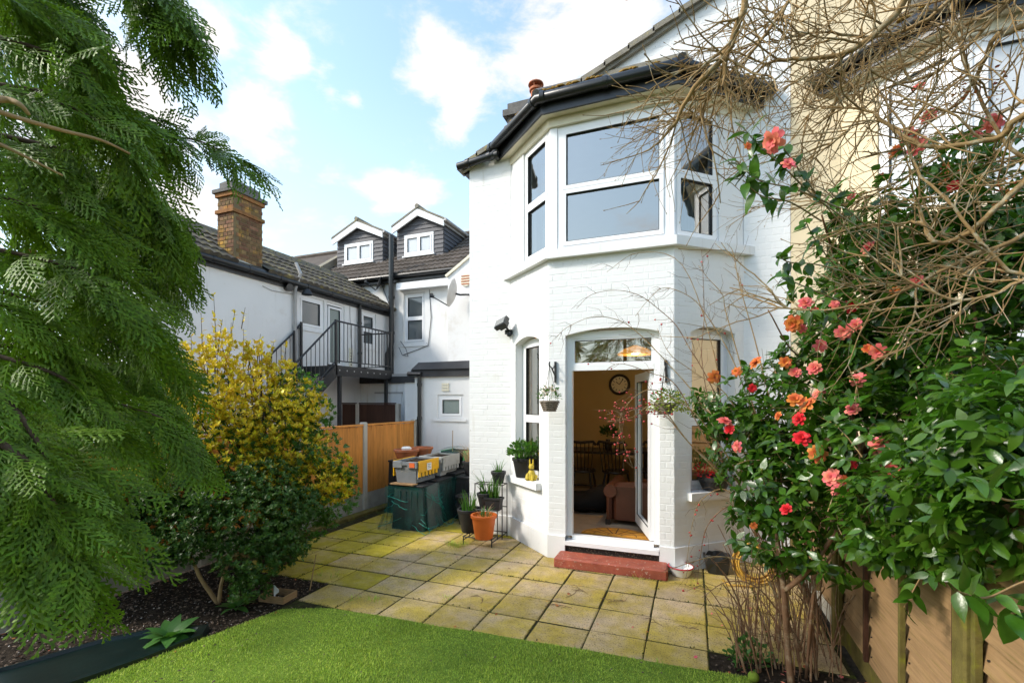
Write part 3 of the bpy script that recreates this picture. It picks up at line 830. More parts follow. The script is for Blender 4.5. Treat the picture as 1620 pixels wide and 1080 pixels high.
def segment_head(mb, F, s0, s1, z0, z1, o0, o1):     # the two spandrels that turn a square head into a low arch
    n = 8; c = (s0 + s1) / 2
    arc = [(s0 + (s1 - s0) * k / n) for k in range(n + 1)]
    zz = [z0 + (z1 - z0) * (1 - ((s - c) / ((s1 - s0) / 2)) ** 2) for s in arc]
    for k in range(n):
        mb.hexa([F.p(arc[k], zz[k], o1), F.p(arc[k + 1], zz[k + 1], o1), F.p(arc[k + 1], zz[k + 1], o0), F.p(arc[k], zz[k], o0),
                 F.p(arc[k], z1 + .002, o1), F.p(arc[k + 1], z1 + .002, o1), F.p(arc[k + 1], z1 + .002, o0), F.p(arc[k], z1 + .002, o0)])

CX = -0.87
house = thing('brick_house', (-0.9, 7.5, 0), 'white painted brick house with two storey bay and open garden door', 'house')
P = offset_bay(CX, 0)
FA = Face((-2.9, 5.87), P[0]); FB = Face(P[0], P[1]); FC = Face(P[1], P[2]); FD = Face(P[2], P[3]); FE = Face(P[3], (1.0, 5.87))
FG = Face((-2.9, 5.87), (1.0, 5.87))
hB = [(.13, .75, .80, 2.62)]; hD = [(FD.L - .75, FD.L - .13, .80, 2.62)]; hC = [(.20, 1.23, -.1, 2.62)]
EAVE = 5.06; SL = .45
mb = MB()
wall_boxes(mb, FA, 0, FA.L, 0, EAVE, [], -.2, 0)
wall_boxes(mb, FB, 0, FB.L, 0, 3.44, hB, -.2, 0)
wall_boxes(mb, FC, 0, FC.L, 0, 3.44, hC, -.2, 0)
wall_boxes(mb, FD, 0, FD.L, 0, 3.44, hD, -.2, 0)
wall_boxes(mb, FE, 0, FE.L, 0, EAVE, [], -.2, 0)
mb.prism([FG.p(0, EAVE, 0), FG.p(3.9, EAVE, 0), FG.p(3.9, EAVE + 3.9 * SL, 0)], Vector((0, 0, 0)), Vector((0, .2, 0)))
mb.box(-2.9, -2.7, 6.075, 10.4, 0, EAVE)
mb.box(.85, 1.0, 6.075, 10.4, 0, EAVE)
segment_head(mb, FB, .13, .75, 2.55, 2.62, -.14, .003); segment_head(mb, FD, FD.L - .75, FD.L - .13, 2.55, 2.62, -.14, .003)
segment_head(mb, FC, .20, 1.23, 2.555, 2.62, -.14, .003)
wall = mb.build('wall', 'white', house)
bricks = []
bricks += brick_list(FA, 0, FA.L, .262, EAVE, [])
bricks += brick_list(FB, .004, FB.L, .262, 3.44, hB)
bricks += brick_list(FC, 0, FC.L, .262, 3.44, hC)
bricks += brick_list(FD, 0, FD.L - .004, .262, 3.44, hD)
bricks += brick_list(FE, 0, FE.L, .262, EAVE, [])
bricks += brick_list(FG, 0, 3.9, 5.062, 6.6, [], zfun=lambda z: ((z - EAVE) / SL + .1, 3.9))
lay_bricks(bricks, house, 'white', 300, 'brickwork', seen=lambda q: q[0] < 1090 and not (900 < q[0] < 1040 and q[1] > 520))
# plinth
e = .024
def corner(F1, F2, p, e): return p + (F1.n + F2.n) * (e / (1 + F1.n.dot(F2.n)))
mb = MB()
poly = [FA.p(-.015, 0, e), corner(FA, FB, P[0], e), corner(FB, FC, P[1], e), FC.p(.2, 0, e), FC.p(.2, 0, -.05), corner(FB, FC, P[1], -.05), corner(FA, FB, P[0], -.05), FA.p(-.015, 0, -.05)]
mb.prism(poly, Vector((0, 0, 0.0)), Vector((0, 0, .26))); mb.build('plinth', 'white', house); mb = MB()
poly = [FC.p(1.23, 0, e), corner(FC, FD, P[2], e), corner(FD, FE, P[3], e), FE.p(FE.L, 0, e), FE.p(FE.L, 0, -.05), corner(FD, FE, P[3], -.05), corner(FC, FD, P[2], -.05), FC.p(1.23, 0, -.05)]
mb.prism(poly, Vector((0, 0, 0.0)), Vector((0, 0, .26)))
mb.build('plinth', 'white', house)
# lower windows in the canted sides
two = [(0, 1, 0, .42), (0, 1, .42, 1)]
make_window(house, FB, .132, .748, .83, 2.60, -.11, two)
make_window(house, FD, FD.L - .748, FD.L - .132, .83, 2.60, -.11, two)
for F, a, b in ((FB, .06, .80), (FD, FD.L - .80, FD.L - .06)):
    mb = MB(); mb.fbox(F, a, b, .745, .828, -.11, .075); mb.build('window_sill', 'white', house)
bay_upper(house, CX, 'white', 'glass')
# door frame with top light
mb = MB(); o_ = -.07
mb.fbox(FC, .202, .262, .25, 2.60, o_ - .07, o_); mb.fbox(FC, 1.168, 1.228, .25, 2.60, o_ - .07, o_)
mb.fbox(FC, .262, 1.168, 2.52, 2.60, o_ - .07, o_); mb.fbox(FC, .262, 1.168, 2.155, 2.225, o_ - .07, o_ + .004)
mb.fbox(FC, .262, 1.168, .215, .262, o_ - .07, o_ + .004)
mb.fbox(FC, .29, 1.14, 2.225, 2.245, o_ - .05, o_ - .008); mb.fbox(FC, .29, 1.14, 2.50, 2.52, o_ - .05, o_ - .008)
mb.fbox(FC, .262, .29, 2.225, 2.52, o_ - .05, o_ - .008); mb.fbox(FC, 1.14, 1.168, 2.225, 2.52, o_ - .05, o_ - .008)
df = mb.build('door_frame', 'upvc', house)
mb = MB(); mb.fbox(FC, .203, 1.227, .165, .213, o_ - .07, .03); mb.build('threshold', 'upvc', df)
mb = MB()
mb.fbox(FC, .29, 1.14, 2.245, 2.251, o_ - .04, o_ - .02); mb.fbox(FC, .29, 1.14, 2.494, 2.50, o_ - .04, o_ - .02)
mb.fbox(FC, .29, .296, 2.251, 2.494, o_ - .04, o_ - .02); mb.fbox(FC, 1.134, 1.14, 2.251, 2.494, o_ - .04, o_ - .02)
mb.build('gasket', 'gasket', df)
mb = MB(); mb.add([FC.p(.293, 2.248, o_ - .03), FC.p(1.137, 2.248, o_ - .03), FC.p(1.137, 2.497, o_ - .03), FC.p(.293, 2.497, o_ - .03)], [(0, 1, 2, 3)])
mb.build('pane', 'glass', df)
mb = MB(); mb.fbox(FC, .2, 1.23, .0, .163, -.2, -.012); mb.build('riser', 'riser', df)
# open door leaf, swung into the room
hinge = FC.p(1.155, 0, -.13); th = math.radians(17)
FL = Face(hinge, hinge + Vector((-math.sin(th), math.cos(th), 0)) * .86)
mb = MB(); a0, a1, zb, zt = .0, .86, .272, 2.14
for (s0, s1, q0, q1) in ((a0, a1, zb, zb + .11), (a0, a1, zt - .1, zt), (a0, a0 + .1, zb + .11, zt - .1), (a1 - .1, a1, zb + .11, zt - .1)):
    mb.fbox(FL, s0, s1, q0, q1, -.035, .035)
dl = mb.build('door', 'upvc', house)
dl['label'] = 'open white glazed garden door'
mb = MB()
for o2 in (-.03, .02):
    mb.fbox(FL, .1, .107, zb + .11, zt - .1, o2, o2 + .01); mb.fbox(FL, .753, .76, zb + .11, zt - .1, o2, o2 + .01)
    mb.fbox(FL, .107, .753, zb + .11, zb + .117, o2, o2 + .01); mb.fbox(FL, .107, .753, zt - .107, zt - .1, o2, o2 + .01)
mb.build('gasket', 'gasket', dl)
mb = MB(); mb.add([FL.p(.103, zb + .113, 0), FL.p(.757, zb + .113, 0), FL.p(.757, zt - .103, 0), FL.p(.103, zt - .103, 0)], [(0, 1, 2, 3)]); mb.build('pane', 'glass', dl)
mb = MB(); mb.fbox(FL, .79, .82, 1.1, 1.34, .035, .045)
mb.tube([FL.p(.805, 1.26, .045), FL.p(.805, 1.26, .085), FL.p(.70, 1.26, .085)], .01, 8); mb.build('handle', 'upvc', dl)
# rooms behind the windows
def room(z0, z1, wallmat, floormat):
    mb = MB(); mb.box(-2.69, .84, 6.08, 9.0, z0 - .06, z0)
    q = offset_bay(CX, -.2)
    mb.prism([Vector((q[0].x, 6.08, z0)), q[1] + Vector((0, 0, z0)), q[2] + Vector((0, 0, z0)), Vector((q[3].x, 6.08, z0))], Vector((0, 0, -.06)), Vector((0, 0, -.001)))
    mb.build('room_floor', floormat, house)
    mb = MB(); mb.box(-2.69, .84, 6.08, 9.0, z1, z1 + .06)
    mb.prism([Vector((q[0].x, 6.08, z1)), q[1] + Vector((0, 0, z1)), q[2] + Vector((0, 0, z1)), Vector((q[3].x, 6.08, z1))], Vector((0, 0, .001)), Vector((0, 0, .06)))
    mb.build('room_ceiling', 'ceiling', house)
    mb = MB(); mb.box(-2.69, .84, 9.0, 9.1, z0, z1); mb.box(-2.695, -2.66, 6.08, 9.0, z0, z1); mb.box(.81, .845, 6.08, 9.0, z0, z1)
    mb.build('room_wall', wallmat, house)
room(.2, 2.72, 'inner_wall', 'carpet')
room(2.98, 5.0, 'inner_pale', 'carpet')
# curtains at the upper side windows
for F, s0, s1, zc0, zc1 in ((FD, .30, .56, 3.2, 4.92), (FB, .42, .60, 3.2, 4.92), (FB, .14, .30, .4, 2.5)):
    mb = MB(); n_ = 18
    vs = []
    for i in range(n_ + 1):
        s_ = s0 + (s1 - s0) * i / n_
        for z_ in (zc0, zc1): vs.append(F.p(s_, z_, -.26 + .025 * math.sin(i * 1.9)))
    mb.add(vs, [(2 * i, 2 * i + 2, 2 * i + 3, 2 * i + 1) for i in range(n_)])
    mb.build('curtain', 'curtain', house, smooth=True)
# main roof: a slope rising from the left eaves to the party line
mb = MB()
zr = lambda X: EAVE + SL * (X + 2.9)
mb.prism([Vector((-3.02, 0, zr(-3.02) + .02)), Vector((1.0, 0, zr(1.0) + .02)), Vector((1.0, 0, zr(1.0) + .09)), Vector((-3.02, 0, zr(-3.02) + .09))], Vector((0, 6.0, 0)), Vector((0, 10.4, 0)))
roof = mb.build('roof', 'tile_mossy', house)
for k in range(14):
    X0 = -3.05 + k * .29
    mb = MB()
    a, b = X0, X0 + .31
    mb.hexa([Vector((a, 5.78, zr(a) + .02)), Vector((b, 5.78, zr(b) + .0)), Vector((b, 6.0, zr(b) + .0)), Vector((a, 6.0, zr(a) + .02)),
             Vector((a, 5.78, zr(a) + .088)), Vector((b, 5.78, zr(b) + .066)), Vector((b, 6.0, zr(b) + .066)), Vector((a, 6.0, zr(a) + .088))])
    mb.build('verge_tile', 'cap', roof)
mb = MB(); mb.prism([Vector((-2.98, 0, zr(-2.98) - .04)), Vector((1, 0, zr(1.0) - .04)), Vector((1, 0, zr(1.0) + .02)), Vector((-2.98, 0, zr(-2.98) + .02))], Vector((0, 5.815, 0)), Vector((0, 5.86, 0)))
mb.build('verge_mortar', 'cap', house)
# eaves gutter at the left corner, running into the bay gutter
mb = MB()
pts = [Vector((-3.04, 5.79, 5.06)), Vector((-2.75, 5.77, 5.075)), Vector((-2.5, 5.765, 5.10)), Vector((-2.44, 5.775, 5.16))]
mb.tube(pts, .05, 10)
for c in (-2.9, -2.58, -2.47):
    mb.tube([Vector((c, 5.776, 5.066 + (.03 if c > -2.6 else 0))), Vector((c + .05, 5.772, 5.07 + (.035 if c > -2.6 else 0)))], .06, 10)
mb.tube([Vector((-2.97, 5.9, 5.03)), Vector((-2.97, 10.3, 5.03))], .05, 8)
mb.build('eaves_gutter', 'black_plastic', house, smooth=True, auto=40)
# small stack with its clay pot above the left eaves
mb = MB()
mb.box(-2.74, -2.16, 6.9, 7.42, 5.1, 6.3); mb.box(-2.80, -2.10, 6.84, 7.48, 6.302, 6.40); mb.box(-2.74, -2.16, 6.9, 7.42, 6.402, 6.52)
st = mb.build('chimney', 'stone_cap', house)
mb = MB(); mb.lathe([(.085, 0), (.08, .22), (.105, .225), (.105, .26), (.075, .262), (.07, .1)], (-2.33, 7.1, 6.52), 18)
mb.tube([(-2.33, 7.1, 6.7), (-2.33, 7.1, 6.84)], .012, 6); mb.lathe([(.125, 0), (.12, .02), (.05, .07), (.001, .08)], (-2.33, 7.1, 6.84), 18)
for a in range(4): mb.tube([(-2.33 + .09 * math.cos(a * 1.57), 7.1 + .09 * math.sin(a * 1.57), 6.76), (-2.33 + .1 * math.cos(a * 1.57), 7.1 + .1 * math.sin(a * 1.57), 6.85)], .008, 5)
mb.build('chimney_pot', 'terracotta', st, smooth=True, auto=40)

# the beige half on the right
bh = thing('beige_house', (3.0, 7.5, 0), 'beige rendered house to the right behind the bare branches', 'house')
CX2 = 2.87
P2 = offset_bay(CX2, 0)
GA = Face((1.004, 5.866), (P2[0].x, 5.866)); GB = Face(P2[0], P2[1]); GC = Face(P2[1], P2[2]); GD = Face(P2[2], P2[3]); GE = Face(P2[3], (4.9, 5.87))
mb = MB()
wall_boxes(mb, GA, 0, GA.L, 0, EAVE, [], -.2, 0)
for F in (GB, GC, GD): wall_boxes(mb, F, 0, F.L, 0, 3.44, [], -.2, 0)
wall_boxes(mb, GE, 0, GE.L, 0, EAVE, [], -.2, 0)
mb.prism([Vector((1.004, 5.866, EAVE)), Vector((4.9, 5.866, EAVE)), Vector((1.004, 5.866, EAVE + 3.9 * SL))], Vector((0, 0, 0)), Vector((0, .2, 0)))
mb.box(4.7, 4.9, 6.075, 10.4, 0, EAVE)
mb.build('wall', 'beige', bh)
bay_upper(bh, CX2, 'beige', 'glass_pale')
mb = MB()
mb.prism([Vector((1.0, 0, EAVE + 3.9 * SL + .02)), Vector((5.0, 0, EAVE - .03)), Vector((5.0, 0, EAVE + .05)), Vector((1.0, 0, EAVE + 3.9 * SL + .09))], Vector((0, 5.8, 0)), Vector((0, 10.4, 0)))
mb.build('roof', 'tile_mossy', bh)
make_window(bh, GC, .2, 1.1, .9, 2.4, .02, [(0, .5, 0, 1), (.5, 1, 0, 1)], 'glass_far')

# red step at the garden door
mb = MB()
mb.cbox(-1.415, -.235, 4.93, 5.20, 0.002, .105, .016)
o = mb.build('door_step', 'red', origin=(-.83, 5.06, 0))
o.rotation_euler = (0, 0, math.radians(.8))
tag(o, 'worn red painted doorstep below the open garden door', 'doorstep')

# ================================================================== neighbouring buildings
def tile_mesh(mat, w=.30, l=.40, prof=0.026):
    # one interlocking tile: two rolls across its width, a thick lower edge; local x across, y up the slope
    n = 8; vs = []
    zz = [0.0, .7, 1, .7, 0.0, .7, 1, .7, 0.0]
    for y_, dz in ((0, .030), (l, .0)):
        for i in range(n + 1):
            vs.append((-w / 2 + w * i / n, y_, dz + zz[i] * prof))
    for i in range(n + 1):
        vs.append((-w / 2 + w * i / n, 0, dz - .02 + 0.0))
    fs = [(i, i + 1, n + 2 + i, n + 1 + i) for i in range(n)] + [(2 * n + 2 + i, 2 * n + 3 + i, i + 1, i) for i in range(n)]
    me = bpy.data.meshes.new('roof_tile'); me.from_pydata(vs, [], fs); me.materials.append(M[mat])
    return me
def tile_roof(parent, origin, across, up, na, nu, mat, w=.30, gauge=.32, skip=None):
    """origin: lower corner; across, up: unit vectors in the roof plane"""
    nrm = across.cross(up).normalized()
    me = tile_mesh(mat, w)
    R3 = Matrix((across, up, nrm)).transposed()
    cnt = 0
    for j in range(nu):
        for i in range(na):
            p = origin + across * ((i + .5) * w) + up * (j * gauge)
            if skip and skip(p + up * .2): continue
            o = bpy.data.objects.new('roof_tile', me)
            link(o, p + nrm * RND.uniform(0, .004), parent)
            o.rotation_euler = (R3 @ Matrix.Rotation(RND.uniform(-.012, .012), 3, 'Z')).to_euler()
            cnt += 1
    return cnt

# ---- long white wing on the left
wing = thing('terrace_wing', (-8.0, 7.3, 0), 'long white rear wing with black gutter and brick chimney', 'house')
FW = Face((-7.3, 4.3), (-7.3, 10.2))
def wy(Y): return Y - 4.3
hw = [(wy(7.15), wy(7.84), 3.28, 3.94), (wy(7.90), wy(8.46), 2.50, 3.94), (wy(9.03), wy(9.58), 3.1, 3.95)]
mb = MB()
wall_boxes(mb, FW, 0, 5.9, 0, 4.16, hw, -.2, 0)
mb.box(-8.9, -7.505, 4.3, 4.5, 0, 4.16); mb.box(-8.9, -8.7, 4.505, 10.2, 0, 5.0)
mb.build('wall', 'white_render', wing)
mb = MB()
up = Vector((-1.5, 0, .92)).normalized()
A = Vector((-7.17, 4.2, 4.15))
mb.prism([A + Vector((0, 0, -.03)), A + up * 1.78 + Vector((0, 0, -.03)), A + up * 1.78 + Vector((0, 0, -.0)), A], Vector((0, 0, 0)), Vector((0, 6.3, 0)))
wr = mb.build('roof', 'tile_mossy', wing)
tile_roof(wr, A + Vector((.03, 0, 0)), Vector((0, 1, 0)), up, 21, 5, 'tile_mossy', skip=lambda p: -7.75 < p.x and 5.55 < p.y < 6.3)
mb = MB(); top = A + up * 1.74
for k in range(14):
    mb.cbox(top.x - .2, top.x + .02, 4.2 + k * .45 + .003, 4.2 + k * .45 + .447, top.z - .25, top.z + .10 + RND.uniform(-.008, .008), .015)
mb.build('coping', 'cap', wing)
mb = MB(); mb.box(-7.298, -7.26, 4.2, 10.1, 3.98, 4.13); mb.build('fascia_board', 'black_plastic', wing)
mb = MB(); mb.tube([(-7.19, 4.15, 4.10), (-7.19, 10.1, 4.10)], .055, 10)
for k in range(9): mb.tube([(-7.19, 4.6 + k * .66, 4.10), (-7.19, 4.64 + k * .66, 4.10)], .063, 10)
mb.build('gutter', 'black_plastic', wing, smooth=True, auto=40)
one = [(0, 1, 0, 1)]
make_window(wing, FW, hw[0][0], hw[0][1], hw[0][2], hw[0][3], -.03, one, 'glass_far', sill=(.03, .05, .05))
make_window(wing, FW, hw[2][0], hw[2][1], hw[2][2], hw[2][3], -.03, [(0, 1, 0, .5), (0, 1, .5, 1)], 'glass_far', sill=(.03, .05, .05))
make_window(wing, FW, hw[1][0], hw[1][1], hw[1][2], hw[1][3], -.03, [(.05, .95, .04, .98)], 'glass_frost', name='door', fw=.05)
mb = MB(); mb.tube([(-7.24, 8.9, 4.05), (-7.24, 8.9, 2.5)], .04, 8)
for z_ in (2.9, 3.6): mb.tube([(-7.24, 8.9, z_), (-7.24, 8.9, z_ + .05)], .05, 8)
mb.build('downpipe', 'black_plastic', wing, smooth=True, auto=40)
mb = MB(); mb.tube([(-7.22, 7.0, 4.5), (-7.10, 7.0, 4.28), (-7.24, 7.0, 4.0), (-7.25, 7.0, 2.6)], .032, 8); mb.build('vent_pipe', 'grey_pipe', wing, smooth=True, auto=40)
mb = MB(); mb.lathe([(.05, 0), (.10, -.06), (.105, -.1), (.02, -.03)], (-7.08, 7.14, 4.0), 12); mb.tube([(-7.29, 7.14, 4.02), (-7.08, 7.14, 4.02)], .015, 6)
mb.build('wall_lantern', 'black_metal', wing, smooth=True, auto=40)
mb = MB(); mb.tube([(-7.3, 6.84, 4.0), (-7.18, 6.82, 3.98)], .075, 12); mb.build('wall_vent', 'black_plastic', wing)
mb = MB(); mb.box(-7.298, -7.27, 8.60, 8.68, 2.52, 3.02)
so_ = mb.build('wall_plaque', 'cream', wing)
mb = MB()
for k in range(6): mb.box(-7.2695, -7.266, 8.62, 8.66, 2.56 + k * .065, 2.59 + k * .065)
mb.build('dark_mark', 'gasket', so_)
for pts in ([(-7.29, 8.62, 3.98), (-7.28, 8.64, 3.3), (-7.285, 8.75, 2.7)], [(-7.29, 6.3, 3.9), (-7.285, 6.5, 3.86), (-7.285, 7.05, 3.9)]):
    mb = MB(); mb.tube(pts, .006, 5); mb.build('cable', 'grey_pipe', wing)
# chimney of stock bricks
mb = MB(); mt_ = .012
cx0, cx1, cy0, cy1 = -7.69, -7.30, 5.73, 6.31
mb.box(cx0 + .005, cx1 - .005, cy0 + .005, cy1 - .005, 4.0, 5.03)
ch = mb.build('chimney', 'stock_mortar', wing)
def stack_bricks(e, z0, z1, phase=0):
    fs = [Face((cx0 - e, cy0 - e), (cx1 + e, cy0 - e)), Face((cx1 + e, cy0 - e), (cx1 + e, cy1 + e)), Face((cx1 + e, cy1 + e), (cx0 - e, cy1 + e))]
    out = []
    for i, F in enumerate(fs): out += brick_list(F, 0, F.L, z0, z1, [], .20, .0685, .010, phase=.1 * i + phase)
    return out
bl = stack_bricks(.0, 4.16, 5.04) + stack_bricks(.0, 5.105, 5.32, .05)
lay_bricks(bl, ch, 'stock_brick', 200, 'far_brick', .012)
M['lichen_brick'] = pm('lichen_brick', (0.30, 0.14, 0.055), 0.9, 0.25, 14, 0.003, 130, 0.2, rnd=0.2, mix=(0.22, 0.17, 0.06), mixscale=5)
for e, za, zb, mt in ((.03, 5.04, 5.103, 'lichen_brick'), (-.005, 5.104, 5.322, 'stock_mortar'), (.03, 5.323, 5.388, 'lichen_brick'), (.062, 5.389, 5.452, 'stone_cap')):
    mb = MB(); mb.cbox(cx0 - e, cx1 + e, cy0 - e, cy1 + e, za, zb, .006); mb.build('brick_course', mt, ch)
mb = MB(); mb.cbox(cx0 + .0, cx1 - .0, cy0 + .0, cy1 - .0, 5.453, 5.62, .05); mb.build('chimney_cap', 'stone_cap', ch)
mb = MB(); mb.hexa([Vector(p) for p in ((cx0 - .08, cy0 - .07, 4.20), (cx1 + .06, cy0 - .09, 4.14), (cx1 + .06, cy1 + .06, 4.13), (cx0 - .08, cy1 + .05, 4.2),
                                        (cx0 - .01, cy0 - .012, 4.36), (cx1 + .014, cy0 - .016, 4.26), (cx1 + .014, cy1 + .012, 4.2), (cx0 - .01, cy1 + .01, 4.36))])
mb.build('flashing', 'concrete', ch)

# ---- terrace behind, with the two dormers
ter = thing('terraced_house', (-7.0, 12.0, 0), 'white terraced house behind with brown tiled roof and two grey dormers', 'house')
FT = Face((-13.0, 10.2), (-2.95, 10.2))
tx = lambda X: X + 13.0
hw2 = [(tx(-6.92), tx(-6.29), 3.28, 4.56)]
mb = MB(); wall_boxes(mb, FT, 0, FT.L, 0, 5.0, hw2, -.2, 0)
mb.box(-13, -12.8, 10.405, 15, 0, 5.0); mb.box(-3.2, -2.95, 10.405, 15, 0, 5.0)
mb.build('wall', 'white_render', ter)
make_window(ter, FT, *hw2[0], -.05, [(0, 1, 0, .5), (0, 1, .5, 1)], 'glass_far', sill=(.06, .08, .08))
upt = Vector((0, 2.5, 1.75)).normalized()
A = Vector((-13.0, 10.06, 5.03))
mb = MB()
mb.prism([A + Vector((0, 0, -.05)), A + upt * 3.1 + Vector((0, 0, -.05)), A + upt * 3.1, A + Vector((0, 0, -.0))], Vector((0, 0, 0)), Vector((10.05, 0, 0)))
mb.prism([A + upt * 3.1 + Vector((0, 0, -.05)), Vector((-13, 15.1, 5.0)), Vector((-13, 15.1, 5.05)), A + upt * 3.1], Vector((0, 0, 0)), Vector((10.05, 0, 0)))
tr_ = mb.build('roof', 'tile', ter)
DORM = [(-9.74, -8.14, 6.56), (-7.66, -6.2, 6.62)]
YD = 11.0
def skip_tile(p):
    for a, b, e_ in DORM:
        if a < p.x < b and p.y > YD - .02 : return True
    return p.x < -9.95
tile_roof(tr_, Vector((-10.0, 10.02, 5.03)), Vector((1, 0, 0)), upt, 23, 10, 'tile', skip=skip_tile)
mb = MB(); mb.tube([A + upt * 3.1 + Vector((0, 0, .01)), A + upt * 3.1 + Vector((10.0, 0, .01))], .09, 8); mb.build('ridge_tile', 'tile', tr_)
mb = MB(); mb.prism([A + Vector((2.8, -.05, -.0)), A + upt * 3.1 + Vector((2.8, 0, -.0)), A + upt * 3.1 + Vector((2.8, 0, .26)), A + Vector((2.8, -.05, .26))], Vector((0, 0, 0)), Vector((.22, 0, 0)))
mb.build('party_parapet', 'cap', ter)
mb = MB(); mb.box(-9.9, -5.2, 10.1, 10.196, 4.86, 5.02); mb.build('fascia_board', 'black_plastic', ter)
mb = MB(); mb.box(-7.02, -5.5, 10.02, 10.194, 4.64, 4.80); mb.box(-7.0, -5.5, 9.99, 10.018, 4.62, 4.65); mb.build('box_gutter', 'upvc', ter)
mb = MB(); mb.tube([(-9.9, 10.02, 4.99), (-5.2, 10.02, 4.99)], .055, 8); mb.build('gutter', 'black_plastic', ter, smooth=True, auto=40)
mb = MB(); mb.tube([(-7.10, 9.93, 6.0), (-7.10, 9.93, 5.1), (-7.12, 9.95, 4.7), (-7.12, 9.97, 3.32), (-7.15, 9.97, 3.15), (-7.24, 9.96, 3.0), (-7.25, 9.96, 2.3)], .065, 10)
for z_ in (3.5, 4.4): mb.tube([(-7.12, 9.96, z_), (-7.12, 9.96, z_ + .07)], .082, 10)
mb.build('soil_pipe', 'black_plastic', ter, smooth=True, auto=40)
mb = MB(); mb.tube([(-7.22, 10.13, 4.95), (-7.22, 10.13, 2.4)], .04, 8); mb.build('downpipe', 'black_plastic', ter, smooth=True, auto=40)
for a, b, e_ in DORM:
    c = (a + b) / 2; zb = 5.03 + (YD - 10.06) * .7; ap = e_ + .33
    yr = lambda z: 10.06 + (z - 5.03) / .7
    mb = MB()
    mb.add([(a, YD, zb - .1), (b, YD, zb - .1), (b, YD, e_), (c, YD, ap), (a, YD, e_), (a, yr(e_) + .1, e_), (b, yr(e_) + .1, e_), (c, yr(ap) + .1, ap), (a, YD + .02, zb - .1), (b, YD + .02, zb - .1)],
           [(0, 1, 2, 3, 4), (0, 4, 5, 8), (1, 9, 6, 2), (4, 3, 7, 5), (3, 2, 6, 7)])
    dm = mb.build('dormer', 'slate', ter)
    FDm = Face((a, YD), (b, YD)); W = b - a
    wx0, wx1, wz0, wz1 = W * .17, W * .80, zb + .10, zb + .68
    def boards(F, s0f, s1f, z0, z1, hole=None, g=.115):
        k = 0; z_ = z0
        while z_ < z1 - .03:
            za, zb_ = z_, min(z_ + g + .014, z1)
            zm = (za + zb_) / 2
            s0, s1 = s0f(zm), s1f(zm)
            segs = [(s0, s1)]
            if hole and hole[2] - .02 < zm < hole[3] + .02: segs = [(s0, hole[0] - .012), (hole[1] + .012, s1)]
            for p, q in segs:
                if q - p > .03:
                    m_ = MB()
                    m_.hexa([F.p(p, za, .034), F.p(q, za, .034), F.p(q, za, .003), F.p(p, za, .003), F.p(p, zb_, .012), F.p(q, zb_, .012), F.p(q, zb_, .003), F.p(p, zb_, .003)])
                    m_.build('cladding_board', 'slate', dm)
            z_ += g; k += 1
    hw_ = lambda z: 0.0 if z < e_ else (z - e_) / .33 * (W / 2)
    boards(FDm, lambda z: hw_(z), lambda z: W - hw_(z), zb, ap - .03, (wx0, wx1, wz0, wz1))
    FS = Face((b, YD), (b, YD + 2))
    boards(FS, lambda z: 0.0, lambda z: max(0.02, yr(z) - YD), zb, e_ + .02)
    make_window(dm, FDm, wx0, wx1, wz0, wz1, .04, [(0, .5, 0, 1), (.5, 1, 0, 1)], 'glass_pale', sill=(.04, .04, .05, 'upvc'))
    # gabled roof with white barge boards
    ov = .16
    mb = MB()
    for sgn in (-1, 1):
        ex = a - .1 if sgn < 0 else b + .1
        ez = e_ - .02
        mb.hexa([Vector((ex, YD - ov, ez)), Vector((c, YD - ov, ap + .06)), Vector((c, yr(ap) + .3, ap + .06)), Vector((ex, yr(e_) + .3, ez)),
                 Vector((ex, YD - ov, ez + .05)), Vector((c, YD - ov, ap + .11)), Vector((c, yr(ap) + .3, ap + .11)), Vector((ex, yr(e_) + .3, ez + .05))])
    mb.tube([(c, YD - ov - .02, ap + .12), (c, yr(ap) + .3, ap + .12)], .06, 8)
    mb.build('dormer_roof', 'cap', dm)
    mb = MB()
    for sgn in (-1, 1):
        ex = a - .08 if sgn < 0 else b + .08
        mb.hexa([Vector((ex, YD - ov + .01, e_ - .19)), Vector((c, YD - ov + .01, ap - .13)), Vector((c, YD - ov + .05, ap - .13)), Vector((ex, YD - ov + .05, e_ - .19)),
                 Vector((ex, YD - ov + .01, e_ - .025)), Vector((c, YD - ov + .01, ap + .055)), Vector((c, YD - ov + .05, ap + .055)), Vector((ex, YD - ov + .05, e_ - .025))])
    mb.build('barge_board', 'upvc', dm)
    mb = MB(); mb.tube([(b + .12, YD - ov, e_ - .02), (b + .12, yr(e_) + .1, e_ - .02)], .045, 8); mb.box(b + .01, b + .07, YD - .12, yr(e_), e_ - .12, e_ - .03)
    mb.build('dormer_gutter', 'grey_pipe', dm)
for pts in ([(-6.15, 10.19, 4.6), (-6.1, 10.185, 3.9), (-6.18, 10.185, 3.2), (-6.9, 10.185, 3.0)], [(-7.0, 10.18, 3.35), (-6.8, 10.12, 3.15), (-6.75, 10.15, 2.95), (-6.95, 10.18, 3.0), (-7.05, 10.18, 3.2)], [(-5.45, 10.19, 4.7), (-5.5, 10.185, 3.4), (-5.46, 10.185, 2.6)], [(-7.6, 10.19, 4.9), (-7.3, 10.185, 4.2), (-7.25, 10.185, 3.6)]):
    mb = MB(); mb.tube(pts, .008, 5); mb.build('cable', 'black_plastic', ter)
